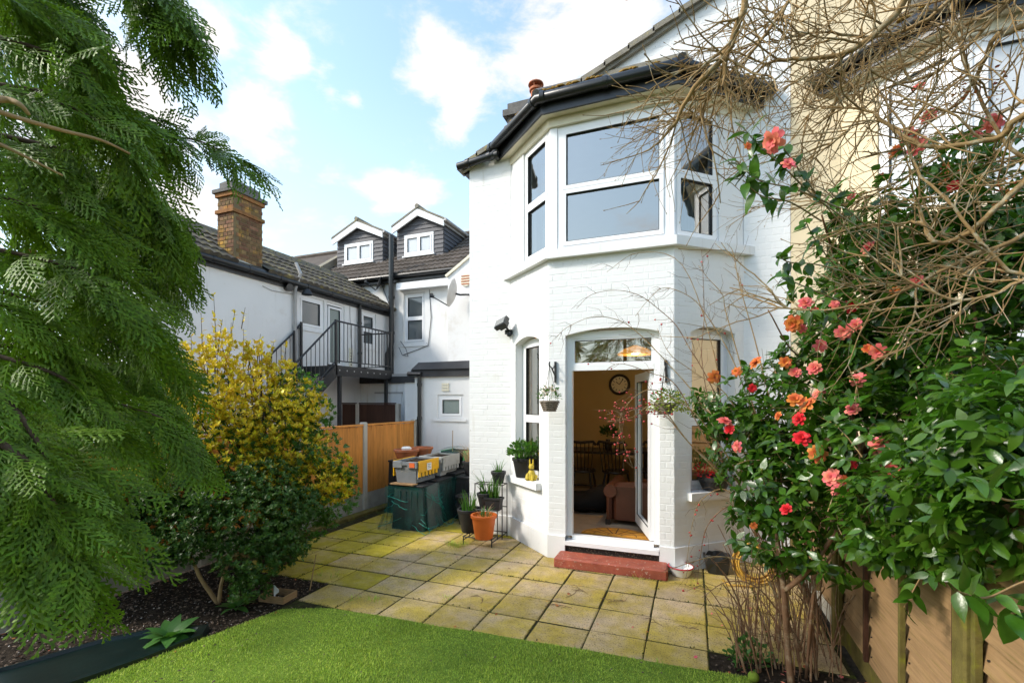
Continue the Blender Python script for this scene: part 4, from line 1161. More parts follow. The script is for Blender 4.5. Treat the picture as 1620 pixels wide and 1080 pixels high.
# raking white side wall with its round air brick
mb = MB()
mb.prism([Vector((-5.3, 9.6, 2.2)), Vector((-2.95, 9.6, 2.2)), Vector((-2.95, 9.6, 6.2)), Vector((-4.74, 9.6, 5.10)), Vector((-5.3, 9.6, 4.68))], Vector((0, 0, 0)), Vector((0, .5, 0)))
sw = mb.build('side_wall', 'white_render', ter)
mb = MB(); mb.prism([Vector((-5.33, 9.56, 4.68)), Vector((-2.95, 9.56, 6.24)), Vector((-2.95, 9.56, 6.30)), Vector((-5.36, 9.56, 4.73))], Vector((0, 0, 0)), Vector((0, .56, 0))); mb.build('coping', 'cream', sw)
c_ = at_y(737, 443, 9.58)
mb = MB(); mb.tube([c_ + Vector((0, .03, 0)), c_ + Vector((0, -.01, 0))], .14, 16); av = mb.build('air_brick', 'cream', sw)
mb = MB()
for k in range(4): mb.box(c_.x - .11, c_.x + .11, c_.y - .018, c_.y - .011, c_.z - .1 + k * .06, c_.z - .075 + k * .06)
mb.build('slot', 'terracotta', av)

# ---- satellite dishes
def dish(c, aim, r, mat, wallpt, label):
    t = thing('satellite_dish', c, label, 'satellite dish', 'satellite dishes on the rear walls')
    aim = Vector(aim).normalized(); U = aim.cross(Vector((0, 0, 1))).normalized(); W_ = U.cross(aim)
    mb = MB(); n = 22; vs = []
    for k, (rr, dd) in enumerate(((0.001, -.09), (.35, -.078), (.7, -.045), (1, 0), (1.02, -.004), (.7, -.058), (.35, -.09), (.001, -.10))):
        for i in range(n):
            a = 2 * math.pi * i / n
            vs.append(Vector(c) + aim * dd * (r / .3) + (U * math.cos(a) * .9 + W_ * math.sin(a)) * rr * r)
    mb.add(vs, [(k * n + i, k * n + (i + 1) % n, (k + 1) * n + (i + 1) % n, (k + 1) * n + i) for k in range(7) for i in range(n)])
    mb.build('reflector', mat, t, smooth=True, auto=50)
    lo = Vector(c) - W_ * r * .95; f = Vector(c) + aim * r * 1.35 - W_ * r * .55
    mb = MB(); mb.tube([lo, f], .014, 6); mb.build('feed_arm', 'black_metal', t)
    mb = MB(); mb.tube([f - aim * -.03, f - aim * .06], .035, 8); mb.box(f.x - .03, f.x + .03, f.y - .03, f.y + .03, f.z + .0, f.z + .06); mb.build('receiver', 'black_plastic', t)
    mb = MB(); q = Vector(c) - aim * .1 * (r / .3); mb.tube([q, q - aim * .1, Vector(wallpt)], .022, 8); mb.build('wall_bracket', 'black_metal', t)
dish(at_y(598, 448, 10.0), (-.75, -.66, .35), .2, 'dish_dark', at_y(606, 452, 10.2), 'small dark satellite dish above the black balcony railing')
dish(at_y(714, 463, 9.15), (-.95, -.25, .25), .31, 'dish_pale', at_y(742, 466, 9.6), 'larger pale satellite dish beside the corner of the white bay house')

# ---- low extensions between
ext = thing('flat_roof_extension', (-4.0, 9.0, 0), 'low white flat roofed extension with one small window behind the crates', 'extension')
FX = Face((-5.1, 7.9), (-2.92, 7.9))
wl = at_y(692, 660, 7.9).x + 5.1; wr2 = at_y(733, 660, 7.9).x + 5.1
zl0, zl1 = at_y(712, 662, 7.9).z, at_y(712, 624, 7.9).z
mb = MB(); wall_boxes(mb, FX, 0, FX.L, 0, 2.28, [(wl, wr2, zl0, zl1)], -.2, 0); mb.box(-5.1, -4.9, 8.105, 9.55, 0, 2.28)
mb.build('wall', 'white_render', ext)
make_window(ext, FX, wl, wr2, zl0, zl1, -.03, one, 'glass_frost', sill=(.07, .05, .06), fw=.05)
mb = MB()
mb.hexa([Vector(p) for p in ((-5.16, 7.84, 2.28), (-2.92, 7.84, 2.28), (-2.92, 9.58, 2.28), (-5.16, 9.58, 2.28), (-5.16, 7.86, 2.42), (-2.92, 7.86, 2.42), (-2.92, 9.58, 2.42), (-5.16, 9.58, 2.42))])
mb.hexa([Vector(p) for p in ((-5.14, 7.82, 2.42), (-2.92, 7.82, 2.42), (-2.92, 9.58, 2.42), (-5.14, 9.58, 2.42), (-5.05, 7.95, 2.57), (-2.92, 7.95, 2.58), (-2.92, 9.58, 2.62), (-5.05, 9.58, 2.6))])
mb.build('felt_roof', 'black_felt', ext)
mb = MB(); c_ = at_y(705, 612, 7.9)
for k in range(3): mb.box(c_.x - .075, c_.x + .075, 7.875, 7.898, c_.z - .075 + k * .055, c_.z - .035 + k * .055)
mb.build('air_vent', 'cream', ext)
mb = MB(); mb.tube([(-5.2, 7.82, 2.34), (-4.9, 7.82, 2.33)], .05, 8); mb.tube([(-4.95, 7.83, 2.3), (-4.95, 7.83, .1)], .04, 10)
for z_ in (1.45, 2.1, .6): mb.tube([(-4.95, 7.83, z_), (-4.95, 7.83, z_ + .06)], .05, 10)
mb.build('downpipe', 'black_plastic', ext, smooth=True, auto=40)

ex2 = thing('low_extension', (-6.2, 9.6, 0), 'low white extension under the black landing behind the brown fence', 'extension')
mb = MB(); mb.box(-7.295, -5.105, 9.0, 9.55, 0, 2.22); mb.box(-5.6, -5.105, 8.3, 8.998, 0, 2.2); mb.build('wall', 'white_render', ex2)
mb = MB(); mb.box(-7.295, -5.62, 8.96, 9.56, 2.222, 2.37); mb.box(-5.66, -5.18, 8.26, 8.958, 2.202, 2.30); mb.build('felt_roof', 'black_felt', ex2)
mb = MB(); mb.box(-7.295, -5.0, 8.98, 9.6, 2.372, 2.43); mb.build('lead_edge', 'grey_pipe', ex2)
mb = MB(); mb.tube([(-5.68, 8.95, 2.25), (-5.68, 8.95, .1)], .035, 8); mb.build('downpipe', 'black_plastic', ex2, smooth=True, auto=40)
mb = MB(); mb.box(-6.85, -6.15, 8.975, 8.998, .1, 1.98); d2 = mb.build('door', 'upvc', ex2)
mb = MB(); mb.box(-6.88, -6.12, 8.97, 8.997, 1.985, 2.02); mb.build('door_head', 'grey_pipe', d2)

# ---- steel stair and landing
st = thing('steel_staircase', (-6.85, 6.8, 0), 'black steel staircase and landing with railings on the white wing', 'staircase')
ZL = 2.5; YA, YB = 7.2, 8.95; XO, XI = -6.4, -7.24
mb = MB(); mb.box(XI, XO, YA, YB, ZL - .03, ZL); mb.box(XO - .012, XO, YA, YB, ZL - .2, ZL - .032); mb.box(XI, XO - .013, YA, YA + .012, ZL - .2, ZL - .032); mb.box(XI, XO - .013, YB - .012, YB, ZL - .2, ZL - .032)
mb.build('landing', 'black_metal', st)
mb = MB()
for y_ in np.arange(YA + .08, YB, .21): mb.tube([(XO + .004, y_, ZL - .09), (XO - .002, y_, ZL - .09)], .016, 8)
mb.build('bolt', 'grey_pipe', st)
run, drop = 2.75, 2.5
def sl(f): return YA - run * f, ZL - drop * f
mb = MB()
for X in (XO, XI):
    (y0, z0), (y1, z1) = sl(0), sl(1); mb = MB()
    mb.hexa([Vector((X - .012, y0, z0 - .22)), Vector((X, y0, z0 - .22)), Vector((X, y1, z1 - .05)), Vector((X - .012, y1, z1 - .05)), Vector((X - .012, y0, z0 + .02)), Vector((X, y0, z0 + .02)), Vector((X, y1, z1 + .16)), Vector((X - .012, y1, z1 + .16))]); mb.build('stringer', 'black_metal', st)
for k in range(1, 12):
    y_, z_ = sl(k / 12); mb = MB(); mb.box(XI + .002, XO - .014, y_ - .02, y_ + .22, z_ - .02, z_); mb.build('tread', 'black_metal', st)
def railing(a, b, post_a=True, post_b=True, H=.86, n=15):
    a, b = Vector(a), Vector(b)
    mb = MB(); mb.tube([a + Vector((0, 0, H)), b + Vector((0, 0, H))], .018, 6); mb.build('handrail', 'black_metal', st)
    mb = MB(); mb.tube([a + Vector((0, 0, .09)), b + Vector((0, 0, .09))], .013, 6); mb.build('bottom_rail', 'black_metal', st)
    for k in range(1, n):
        p = a.lerp(b, k / n); mb = MB(); mb.tube([p + Vector((0, 0, .09)), p + Vector((0, 0, H))], .0075, 5); mb.build('baluster', 'black_metal', st)
    for q, ok in ((a, post_a), (b, post_b)):
        if ok:
            mb = MB(); mb.box(q.x - .02, q.x + .02, q.y - .02, q.y + .02, q.z - .18, q.z + H + .02); mb.build('post', 'black_metal', st)
railing((XO - .02, YA, ZL), (XO - .02, YB, ZL), n=16)
railing((XO - .02, YB, ZL), (XI, YB, ZL), False, False, n=8)
railing((XO - .02, *sl(0)), (XO - .02, *sl(.92)), False, True, n=24)
railing((XI, *sl(.08)), (XI, *sl(.92)), True, True, n=22)
railing((XI, YA - .05, ZL), (XI, *sl(.08)), True, False, n=3)
mb = MB(); mb.box(XO - .08, XO - .02, YA + .1, YA + .16, 0, ZL - .2); mb.build('support_post', 'black_metal', st); mb = MB(); mb.box(XO - .08, XO - .02, YB - .16, YB - .1, 0, ZL - .2); mb.build('support_post', 'black_metal', st)

# ================================================================== fences
fn = thing('panel_fence', (-5.05, 5.7, 0), 'orange stained panel fence with concrete posts along the left side', 'fence')
posts = [1.95, 3.5, 4.9, 6.3, 7.80]
for y_ in posts:
    mb = MB(); mb.cbox(-5.10, -5.0, y_ - .05, y_ + .05, 0, 1.46, .012); mb.build('post', 'concrete', fn)
for i in range(len(posts) - 1):
    y0, y1 = posts[i] + .052, posts[i + 1] - .052
    mb = MB(); mb.box(-5.075, -5.03, y0, y1, 0, .30); mb.build('gravel_board', 'gravel_board', fn)
    n_ = 15; wd_ = (y1 - y0) / n_
    for k in range(n_):
        a = y0 + k * wd_
        mb = MB(); z1 = 1.395 + RND.uniform(-.006, .004)
        mb.hexa([Vector((-5.035, a - .012, .302)), Vector((-5.022, a + wd_, .302)), Vector((-5.032, a + wd_, .302)), Vector((-5.045, a - .012, .302)),
                 Vector((-5.035, a - .012, z1)), Vector((-5.022, a + wd_, z1)), Vector((-5.032, a + wd_, z1)), Vector((-5.045, a - .012, z1))])
        mb.build('board', 'orange_wood', fn)
    mb = MB(); mb.box(-5.075, -5.005, y0, y1, 1.402, 1.43); mb.build('capping_rail', 'orange_wood', fn)
bf = thing('brown_fence', (-6.6, 8.4, 0), 'dark brown close boarded fence behind the orange fence', 'fence')
for x0, x1 in ((-7.29, -6.93), (-6.83, -5.9)):
    n_ = max(3, int((x1 - x0) / .1))
    for k in range(n_):
        a = x0 + (x1 - x0) * k / n_; b = x0 + (x1 - x0) * (k + 1) / n_
        mb = MB(); mb.hexa([Vector((a - .01, 8.38, .1)), Vector((b, 8.39, .1)), Vector((b, 8.40, .1)), Vector((a - .01, 8.40, .1)), Vector((a - .01, 8.38, 1.74)), Vector((b, 8.39, 1.74)), Vector((b, 8.40, 1.74)), Vector((a - .01, 8.40, 1.74))])
        mb.build('board', 'brown_wood', bf)
    mb = MB(); mb.box(x0, x1, 8.36, 8.43, 1.745, 1.775); mb.build('capping_rail', 'brown_wood', bf)
for x_ in (-6.88, -5.84):
    mb = MB(); mb.cbox(x_ - .045, x_ + .045, 8.36, 8.45, 0, 1.76, .01); mb.build('post', 'concrete', bf)

rf = thing('board_fence', (1.06, 2.6, 0), 'weathered horizontal board fence with mossy posts behind the camellia', 'fence')
rposts = [-1.2, .6, 2.38, 4.15, 5.78]
for y_ in rposts:
    mb = MB(); mb.cbox(.985, 1.075, y_ - .05, y_ + .05, 0, 1.62, .008); mb.build('post', 'mossy_wood', rf)
for i in range(len(rposts) - 1):
    y0, y1 = rposts[i] + .053, rposts[i + 1] - .053
    mb = MB(); mb.box(1.045, 1.085, y0, y1, 0, .17); mb.build('gravel_board', 'mossy_wood' if i == 2 else 'gravel_board', rf)
    for k in range(11):
        z0 = .172 + k * .122; za = z0 + .132
        dz = RND.uniform(-.003, .003)
        mb = MB(); mb.hexa([Vector((1.026, y0, z0 + dz)), Vector((1.026, y1, z0)), Vector((1.062, y1, z0)), Vector((1.062, y0, z0 + dz)), Vector((1.054, y0, za + dz)), Vector((1.054, y1, za)), Vector((1.064, y1, za)), Vector((1.064, y0, za + dz))])
        mb.build('board', 'old_wood', rf)
    nb = 3
    for k in range(nb + 1):
        yb = y0 + .02 + (y1 - y0 - .04) * k / nb
        mb = MB(); mb.box(1.002, 1.024, yb - .016, yb + .016, .175, 1.5); mb.build('batten', 'mossy_wood' if k % 2 else 'brown_wood', rf)
    mb = MB()
    for k in range(11):
        for q in range(nb + 1):
            yb = y0 + .02 + (y1 - y0 - .04) * q / nb
            for s_ in (-.035, .035): mb.tube([(1.036, yb + s_, .172 + k * .122 + .05), (1.029, yb + s_, .172 + k * .122 + .05)], .0045, 6)
    mb.build('nails', 'black_metal', rf)['kind'] = 'stuff'
    mb = MB(); mb.box(1.0, 1.1, y0, y1, 1.525, 1.555); mb.build('capping_rail', 'old_wood', rf)

# ================================================================== things on the patio
def pot_mb(c, r0, r1, h, rim=.02, n=24, sx=1):
    mb = MB()
    mb.lathe([(0.001, 0), (r0 * .95, 0), (r0, .01), (r1, h - .04), (r1 + rim * .5, h - .038), (r1 + rim * .6, h - .004), (r1 + rim * .4, h), (r1 - .008, h), (r1 - .014, h - .03), (.001, h - .032)], c, n, sx)
    return mb
def soil_disc(parent, c, r, z):
    mb = MB(); mb.lathe([(r, 0), (r * .7, .008), (.001, .012)], (c[0], c[1], z), 16); return mb.build('potting_soil', 'soil', parent)
def blades(parent, name, c, n, h, spread_, mat, wd=.008, rr=.06, tip=None):
    """upright strap leaves, each folded and arched"""
    mb = MB()
    for k in range(n):
        a = RND.uniform(0, 6.28); r = rr * math.sqrt(RND.random())
        b = Vector((c[0] + r * math.cos(a), c[1] + r * math.sin(a), c[2]))
        az = a + RND.uniform(-.8, .8); L = h * RND.uniform(.55, 1.1); sp = spread_ * RND.uniform(.3, 1.3)
        side = Vector((-math.sin(az), math.cos(az), 0)); out = Vector((math.cos(az), math.sin(az), 0))
        prev = None; vs = []; fs = []
        for i in range(5):
            t = i / 4
            p = b + Vector((0, 0, L * (t - .12 * sp * t * t))) + out * (sp * L * t * t)
            w_ = wd * (1 - .85 * t ** 2) * RND.uniform(.9, 1.1)
            vs += [p - side * w_, p + out * (-w_ * .3), p + side * w_]
        for i in range(4):
            q = i * 3
            fs += [(q, q + 1, q + 4, q + 3), (q + 1, q + 2, q + 5, q + 4)]
        mb.add(vs, fs)
    o = mb.build(name, mat, parent, smooth=True); o['kind'] = 'stuff'; return o

# plant stand of black wire with three steps
ps = thing('plant_stand', (-2.47, 5.55, 0), 'black wire stepped plant stand beside the bay holding several pots', 'plant stand')
X0, X1 = -2.70, -2.31
tiers = [(5.28, 5.47, .10), (5.47, 5.63, .41), (5.63, 5.80, .71)]
mb = MB(); r = .007
for X in (X0, X1):
    mb.tube([(X, 5.80, 0), (X, 5.80, .72)], r, 6); mb.tube([(X, 5.63, .01), (X, 5.63, .72)], r, 6); mb.tube([(X, 5.47, .05), (X, 5.47, .42)], r, 6); mb.tube([(X, 5.29, 0), (X, 5.29, .11)], r, 6)
    mb.tube([(X, 5.29, .06), (X, 5.80, .06)], r, 6)
mb.tube([(X0, 5.8, .06), (X1, 5.8, .06)], r, 6); mb.tube([(X0, 5.8, .4), (X1, 5.8, .4)], r, 6)
mb.build('frame', 'black_metal', ps)
for y0, y1, z in tiers:
    mb = MB()
    for y_ in (y0, y1): mb.tube([(X0, y_, z), (X1, y_, z)], r, 6)
    for X in (X0, X1): mb.tube([(X, y0, z), (X, y1, z)], r, 6)
    for k in range(1, 7): mb.tube([(X0 + (X1 - X0) * k / 7, y0, z), (X0 + (X1 - X0) * k / 7, y1, z)], .004, 5)
    mb.build('shelf', 'black_metal', ps)
def potted(name, c, r0, r1, h, mat, label, plant, **k):
    t = thing(name, c, label, 'plant pot')
    pot_mb(c, r0, r1, h, **k).build('pot', mat, t, smooth=True, auto=35)
    soil_disc(t, c, r1 - .012, c[2] + h - .045)
    plant(t, (c[0], c[1], c[2] + h - .045))
    return t
def daff(n, h, sp=.35, rr=.07, wd=.009):
    return lambda t, c: blades(t, 'leaves', c, n, h, sp, 'green_leaf', wd, rr)
def op(t, c):
    blades(t, 'leaves', c, 26, .13, .8, 'soft_leaf', .006, .1)
    blades(t, 'dry_stalks', c, 12, .16, .9, 'straw', .004, .1)
potted('potted_plant', (-2.42, 5.30, .105), .112, .148, .295, 'orange_pot', 'orange plastic pot with sparse sprouts at the front of the plant stand', op, rim=.03)
potted('potted_plant', (-2.72, 5.50, .105), .10, .148, .30, 'black_pot', 'round black pot of green shoots directly behind the orange pot', daff(34, .27, .3, .09))
potted('potted_plant', (-2.52, 5.56, .415), .07, .10, .20, 'black_pot', 'black pot with long dark leaves at the back of the middle shelf', daff(22, .34, .75, .06, .008))
potted('potted_plant', (-2.40, 5.72, .715), .065, .09, .165, 'black_pot', 'small black pot of shoots alone on the top shelf', daff(16, .22, .45, .05, .008))
tr = thing('plant_trough', (-2.40, 5.545, .415), 'square black trough of green shoots on the middle shelf of the stand', 'planter')
mb = MB(); x0, x1, y0, y1, z0, z1 = -2.49, -2.27, 5.46, 5.58, .417, .57
mb.hexa([Vector(p) for p in ((x0 + .02, y0 + .012, z0), (x1 - .02, y0 + .012, z0), (x1 - .02, y1 - .012, z0), (x0 + .02, y1 - .012, z0), (x0, y0, z1 - .002), (x1, y0, z1 - .002), (x1, y1, z1 - .002), (x0, y1, z1 - .002))])
for q in ((x0 - .008, x1 + .008, y0 - .008, y0 + .006), (x0 - .008, x1 + .008, y1 - .006, y1 + .008), (x0 - .008, x0 + .006, y0 + .006, y1 - .006), (x1 - .006, x1 + .008, y0 + .006, y1 - .006)): mb.box(*q, z1 - .022, z1 + .006)
mb.build('trough', 'black_pot', tr)
blades(tr, 'leaves', (-2.38, 5.53, .57), 40, .24, .25, 'green_leaf', .009, .07)

# window sill: crassula and yellow figure on the left, bowl of plants on the right
def leafy(parent, name, c, n, R_, size, mat, flat=.6, up=.5, kind='round'):
    # small fleshy leaves on a dome, as one foliage part
    th_ = NP.uniform(0, 6.28, n); ph = np.arccos(NP.uniform(-.25, 1, n)); rr = R_ * NP.uniform(.45, 1.05, n)
    dr = np.stack([np.sin(ph) * np.cos(th_), np.sin(ph) * np.sin(th_), np.cos(ph)], 1)
    pos = np.array(c) + dr * rr[:, None] * np.array([1, 1, .85])
    ax = dr + NP.normal(0, .45, (n, 3)) + np.array([0, 0, up]); nr = dr * .3 + np.array([0, 0, 1.0]) + NP.normal(0, flat, (n, 3))
    V, T = spread([LEAF_ROUND], np.zeros(n, int), pos, frames(ax, nr), size * NP.uniform(.6, 1.2, n))
    o = np_obj(name, V, T, mat, parent); o['kind'] = 'stuff'; return o
LEAF_ROUND = (np.array([(0, 0, 0), (-.26, .4, .04), (-.22, .78, .03), (0, 1, -.02), (.22, .78, .03), (.26, .4, .04), (0, .5, -.03)]), np.array([(0, 6, 1), (1, 6, 2), (2, 6, 3), (3, 6, 4), (4, 6, 5), (5, 6, 0)]))
s_ = FB.p(.31, 0, -.02); c = (s_.x, s_.y, .829)
t = thing('potted_plant', c, 'black pot with bushy green succulent on the left bay sill', 'plant pot')
pot_mb(c, .095, .135, .25).build('pot', 'black_pot', t, smooth=True, auto=35)
leafy(t, 'foliage', (c[0], c[1], c[2] + .30), 420, .19, .055, 'green_leaf', .5, .6)
mb = MB()
for k in range(9):
    a = k * .7; mb.tube([(c[0], c[1], c[2] + .2), (c[0] + .12 * math.cos(a), c[1] + .12 * math.sin(a), c[2] + .36)], [.012, .006], 6)
mb.build('stem', 'green_leaf', t)
s_ = FB.p(.56, 0, .0); c = Vector((s_.x, s_.y, .829))
t = thing('pottery_figure', c, 'yellow pottery sitting animal figure beside the black pot on the sill', 'figurine')
mb = MB(); mb.lathe([(.001, 0), (.06, 0), (.066, .03), (.055, .08), (.035, .12), (.028, .132), (.038, .15), (.040, .175), (.026, .195), (.001, .20)], c, 16, .85, 1)
for sg in (-1, 1):
    mb.tube([c + Vector((.018 * sg, 0, .18)), c + Vector((.022 * sg, 0, .24)), c + Vector((.02 * sg, 0, .262))], [.012, .009, .003], 6)
    mb.tube([c + Vector((.03 * sg, -.045, .09)), c + Vector((.03 * sg, -.06, .02)), c + Vector((.03 * sg, -.078, .008))], [.014, .013, .014], 6)
    mb.tube([c + Vector((.05 * sg, 0.01, .05)), c + Vector((.055 * sg, -.04, .012))], [.03, .016], 7)
mb.tube([c + Vector((0, -.03, .158)), c + Vector((0, -.055, .15))], [.018, .01], 6)
mb.tube([c + Vector((0, .05, .02)), c + Vector((.05, .07, .015)), c + Vector((.08, .04, .012))], .009, 6)
mb.build('body', 'ceramic_yellow', t, smooth=True, auto=50)
mb = MB(); mb.lathe([(.034, 0), (.034, .012)], c + Vector((0, 0, .126)), 14, .9, 1); mb.build('collar', 'dark_furniture', t)
s_ = FD.p(FD.L - .42, 0, -.01); c = (s_.x, s_.y, .829)
t = thing('potted_plant', c, 'dark bowl of mixed reddish foliage on the right bay sill', 'plant pot')
pot_mb(c, .12, .165, .15).build('pot', 'black_pot', t, smooth=True, auto=35)
leafy(t, 'foliage', (c[0], c[1], c[2] + .26), 300, .2, .045, 'green_leaf', .7, .5)
leafy(t, 'red_foliage', (c[0] - .1, c[1] - .05, c[2] + .18), 90, .12, .04, 'petal_red', .7, .1)

# hanging baskets on their brackets
def basket(s, z, label, green, trail):
    w0 = FC.p(s, z + .3, .0)
    br = thing('basket_bracket', w0, 'black iron wall bracket ' + label[1], 'bracket', 'hanging basket brackets')
    mb = MB(); mb.box(w0.x - .012, w0.x + .012, w0.y - .022, w0.y - .006, z + .16, z + .40); mb.build('back_plate', 'black_metal', br)
    mb = MB(); mb.tube([w0 + Vector((0, -.02, -.07)), w0 + Vector((0, -.17, .02)), w0 + Vector((0, -.25, .03)), w0 + Vector((0, -.265, .06)), w0 + Vector((0, -.245, .075))], .009, 7)
    mb.tube([w0 + Vector((0, -.02, .07)), w0 + Vector((0, -.13, .0))], .007, 6); mb.build('arm', 'black_metal', br)
    c = Vector((w0.x, w0.y - .25, z - .06)); top = w0 + Vector((0, -.25, .02))
    t = thing('hanging_basket', c, label[0], 'hanging basket', 'hanging baskets either side of the door')
    mb = MB(); mb.lathe([(.001, -.11), (.06, -.11), (.085, -.05), (.105, 0), (.112, .004), (.10, .01), (.001, .012)], c, 18)
    o = mb.build('basket', 'wicker', t, smooth=True, auto=35)
    for k in range(5):
        mb = MB(); zz = -.098 + k * .023; rr = .064 + (.107 - .064) * (zz + .11) / .11
        mb.tube([c + Vector((rr * math.cos(a * .35), rr * math.sin(a * .35), zz + .006 * (-1) ** a)) for a in range(19)], .008, 5); mb.build('weave', 'wicker', o)
    mb = MB()
    for a in (0, 2.1, 4.2): mb.tube([c + Vector((.1 * math.cos(a), .1 * math.sin(a), .0)), top], .0025, 4)
    mb.build('chain', 'black_metal', t)
    leafy(t, 'foliage', c + Vector((0, 0, .05)), green, .135, .032, 'green_leaf', .7, .2)
    if trail:
        leafy(t, 'trailing_foliage', c + Vector((0.03, 0, -.04)), 460, .2, .035, 'golden_green', .8, -.5)
    else:
        leafy(t, 'pale_flowers', c + Vector((0.01, -.02, .08)), 80, .10, .035, 'pale_flower', .8, .3)
    return t
M['golden_green'] = pm('yellow_green_leaf', (0.22, 0.26, 0.03), 0.4, 0.2, 6, 0, 10, 0.4, rnd=0.35, hue=0.02, trans=(0.3, 0.4, 0.03), transfac=0.25)
basket(.085, 1.86, ('grey wicker hanging basket with pale flowers left of the door', 'left of the garden door'), 150, False)
basket(1.30, 1.84, ('hanging basket with trailing yellow green leaves right of the door', 'right of the garden door'), 120, True)

# floodlight on the wall
c = FA.p(.585, 2.80, .06)
t = thing('floodlight', c, 'black floodlight mounted on the white wall beside the bay', 'floodlight')
Rm = Matrix.Rotation(math.radians(-38), 3, 'X') @ Matrix.Rotation(math.radians(-25), 3, 'Z')
def rbox(mb, a, off, Rm, c):
    vs = [Vector((x, y, z)) for z in (-a[2], a[2]) for x, y in ((-a[0], -a[1]), (a[0], -a[1]), (a[0], a[1]), (-a[0], a[1]))]
    mb.hexa([Vector(c) + Vector(off) + Rm @ v for v in vs]); return mb
mb = MB(); rbox(mb, (.095, .03, .07), (-.03, -.11, .03), Rm, c); rbox(mb, (.06, .028, .05), (-.02, -.06, .01), Rm, c); mb.build('lamp_housing', 'black_plastic', t)
mb = MB(); rbox(mb, (.08, .004, .055), Vector((-.03, -.11, .03)) + Rm @ Vector((0, -.034, 0)), Rm, c); mb.build('lens', 'glass_far', t)
mb = MB(); mb.tube([c + Vector((0, -.06, 0)), c + Vector((.02, .03, -.06)), c + Vector((.02, .058, -.06))], .016, 7); mb.box(c.x - .03, c.x + .07, c.y + .0, c.y + .055, c.z - .10, c.z - .04); mb.build('wall_bracket', 'black_plastic', t)
mb = MB(); mb.lathe([(.001, -.12), (.03, -.11), (.035, -.08), (.02, -.06), (.001, -.05)], c + Vector((.04, -.02, -.02)), 10); mb.build('sensor', 'black_plastic', t, smooth=True)

# bowl, ball, trug and hose
c = ground(1077, 912); c.y += .06
t = thing('enamel_bowl', c, 'white enamel bowl with red rim at the right end of the red step', 'bowl')
mb = MB(); mb.lathe([(.001, 0), (.085, 0), (.09, .008), (.118, .075), (.126, .092), (.121, .094), (.112, .075), (.082, .016), (.001, .014)], c, 28); mb.build('bowl', 'enamel', t, smooth=True, auto=45)
mb = MB(); mb.lathe([(.1225, .083), (.130, .089), (.130, .096), (.122, .099), (.116, .094)], c, 28, caps=False); mb.build('rim', 'enamel_red', t, smooth=True)
mb = MB()
for a in (2.6, 3.4, 4.2): mb.lathe([(.001, 0), (.008, .002), (.001, .004)], c + Vector((.10 * math.cos(a), .10 * math.sin(a), .055)), 8)
mb.build('bone_print', 'grime', t)
c = ground(1192, 1076); c.z = .024
mb = MB(); mb.lathe([(.034 * math.sin(math.pi * k / 10) + .0005, -.034 * math.cos(math.pi * k / 10)) for k in range(11)], c, 18); tag(mb.build('garden_ball', 'ball', smooth=True), 'small green felt ball on the soil beside the lawn', 'ball')
c = Vector((.24, 5.40, 0))
t = thing('planting_tray', c, 'crumpled black plastic tray standing against the white plinth', 'tray')
mb = MB(); vs = []; n_ = 16
for k, (f, z) in enumerate(((.8, 0), (.86, .06), (.93, .12), (1.0, .185), (.97, .19), (.8, .1), (.7, .03))):
    for i in range(n_):
        a = 2 * math.pi * i / n_; q = max(abs(math.cos(a)), abs(math.sin(a))) ** .7
        j = RND.uniform(-.012, .012)
        vs.append((c.x + .13 * f * math.cos(a) / q + j, c.y + .10 * f * math.sin(a) / q + j, max(.002, z + (RND.uniform(-.02, .02) if z > .02 else 0))))
mb.add(vs, [(k * n_ + i, k * n_ + (i + 1) % n_, (k + 1) * n_ + (i + 1) % n_, (k + 1) * n_ + i) for k in range(6) for i in range(n_)]); mb.add(vs[6 * n_:7 * n_], [tuple(range(n_))])
mb.build('tray', 'black_plastic', t)
c = Vector((.58, 5.25, .17)); pts = []
mb = MB()
for k in range(7):
    rr = .15 + .018 * (k % 4); tl = RND.uniform(-.15, .15); ty = RND.uniform(-.03, .03)
    pts = [c + Vector((rr * math.cos(a * .35), ty + .1 * math.sin(a * .35) * tl + (k - 3) * .018, rr * math.sin(a * .35) + .015)) for a in range(19)]
    mb.tube(pts, .0095, 6)
mb.tube([c + Vector((.1, -.05, -.1)), c + Vector((-.05, -.2, -.155)), c + Vector((-.25, -.22, -.158)), c + Vector((-.3, -.1, -.158))], .0095, 6)
tag(mb.build('garden_hose', 'hose', smooth=True), 'coil of yellow garden hose against the wall behind the camellia', 'hose')

# compost bins under green netting, crates on top, along the passage
def bin_box(name, x0, x1, y0, y1, z1, mat, label, taper=.03):
    t = thing(name, ((x0 + x1) / 2, (y0 + y1) / 2, 0), label, 'bin', 'bins along the passage')
    mb = MB()
    mb.hexa([Vector(p) for p in ((x0, y0, .002), (x1, y0, .002), (x1, y1, .002), (x0, y1, .002), (x0 + taper, y0 + taper, z1), (x1 - taper, y0 + taper, z1), (x1 - taper, y1 - taper, z1), (x0 + taper, y1 - taper, z1))])
    mb.build('body', mat, t)
    mb = MB(); mb.cbox(x0 + taper - .015, x1 - taper + .015, y0 + taper - .015, y1 - taper + .015, z1 + .001, z1 + .03, .008); mb.build('lid', mat, t)
    mb = MB()
    for k in range(1, 5):
        xx = x0 + taper + (x1 - x0 - 2 * taper) * k / 5; mb.box(xx - .008, xx + .008, y0 + taper * .45, y0 + taper * .9, .12, z1 - .06)
        yy = y0 + taper + (y1 - y0 - 2 * taper) * k / 5; mb.box(x1 - taper * .9, x1 - taper * .35, yy - .008, yy + .008, .12, z1 - .06)
    mb.build('rib', mat, t)
    return t
bin_box('compost_bin', -3.98, -3.46, 5.58, 5.93, .60, 'bin_dark', 'dark plastic bin wrapped in green netting at the front of the row')
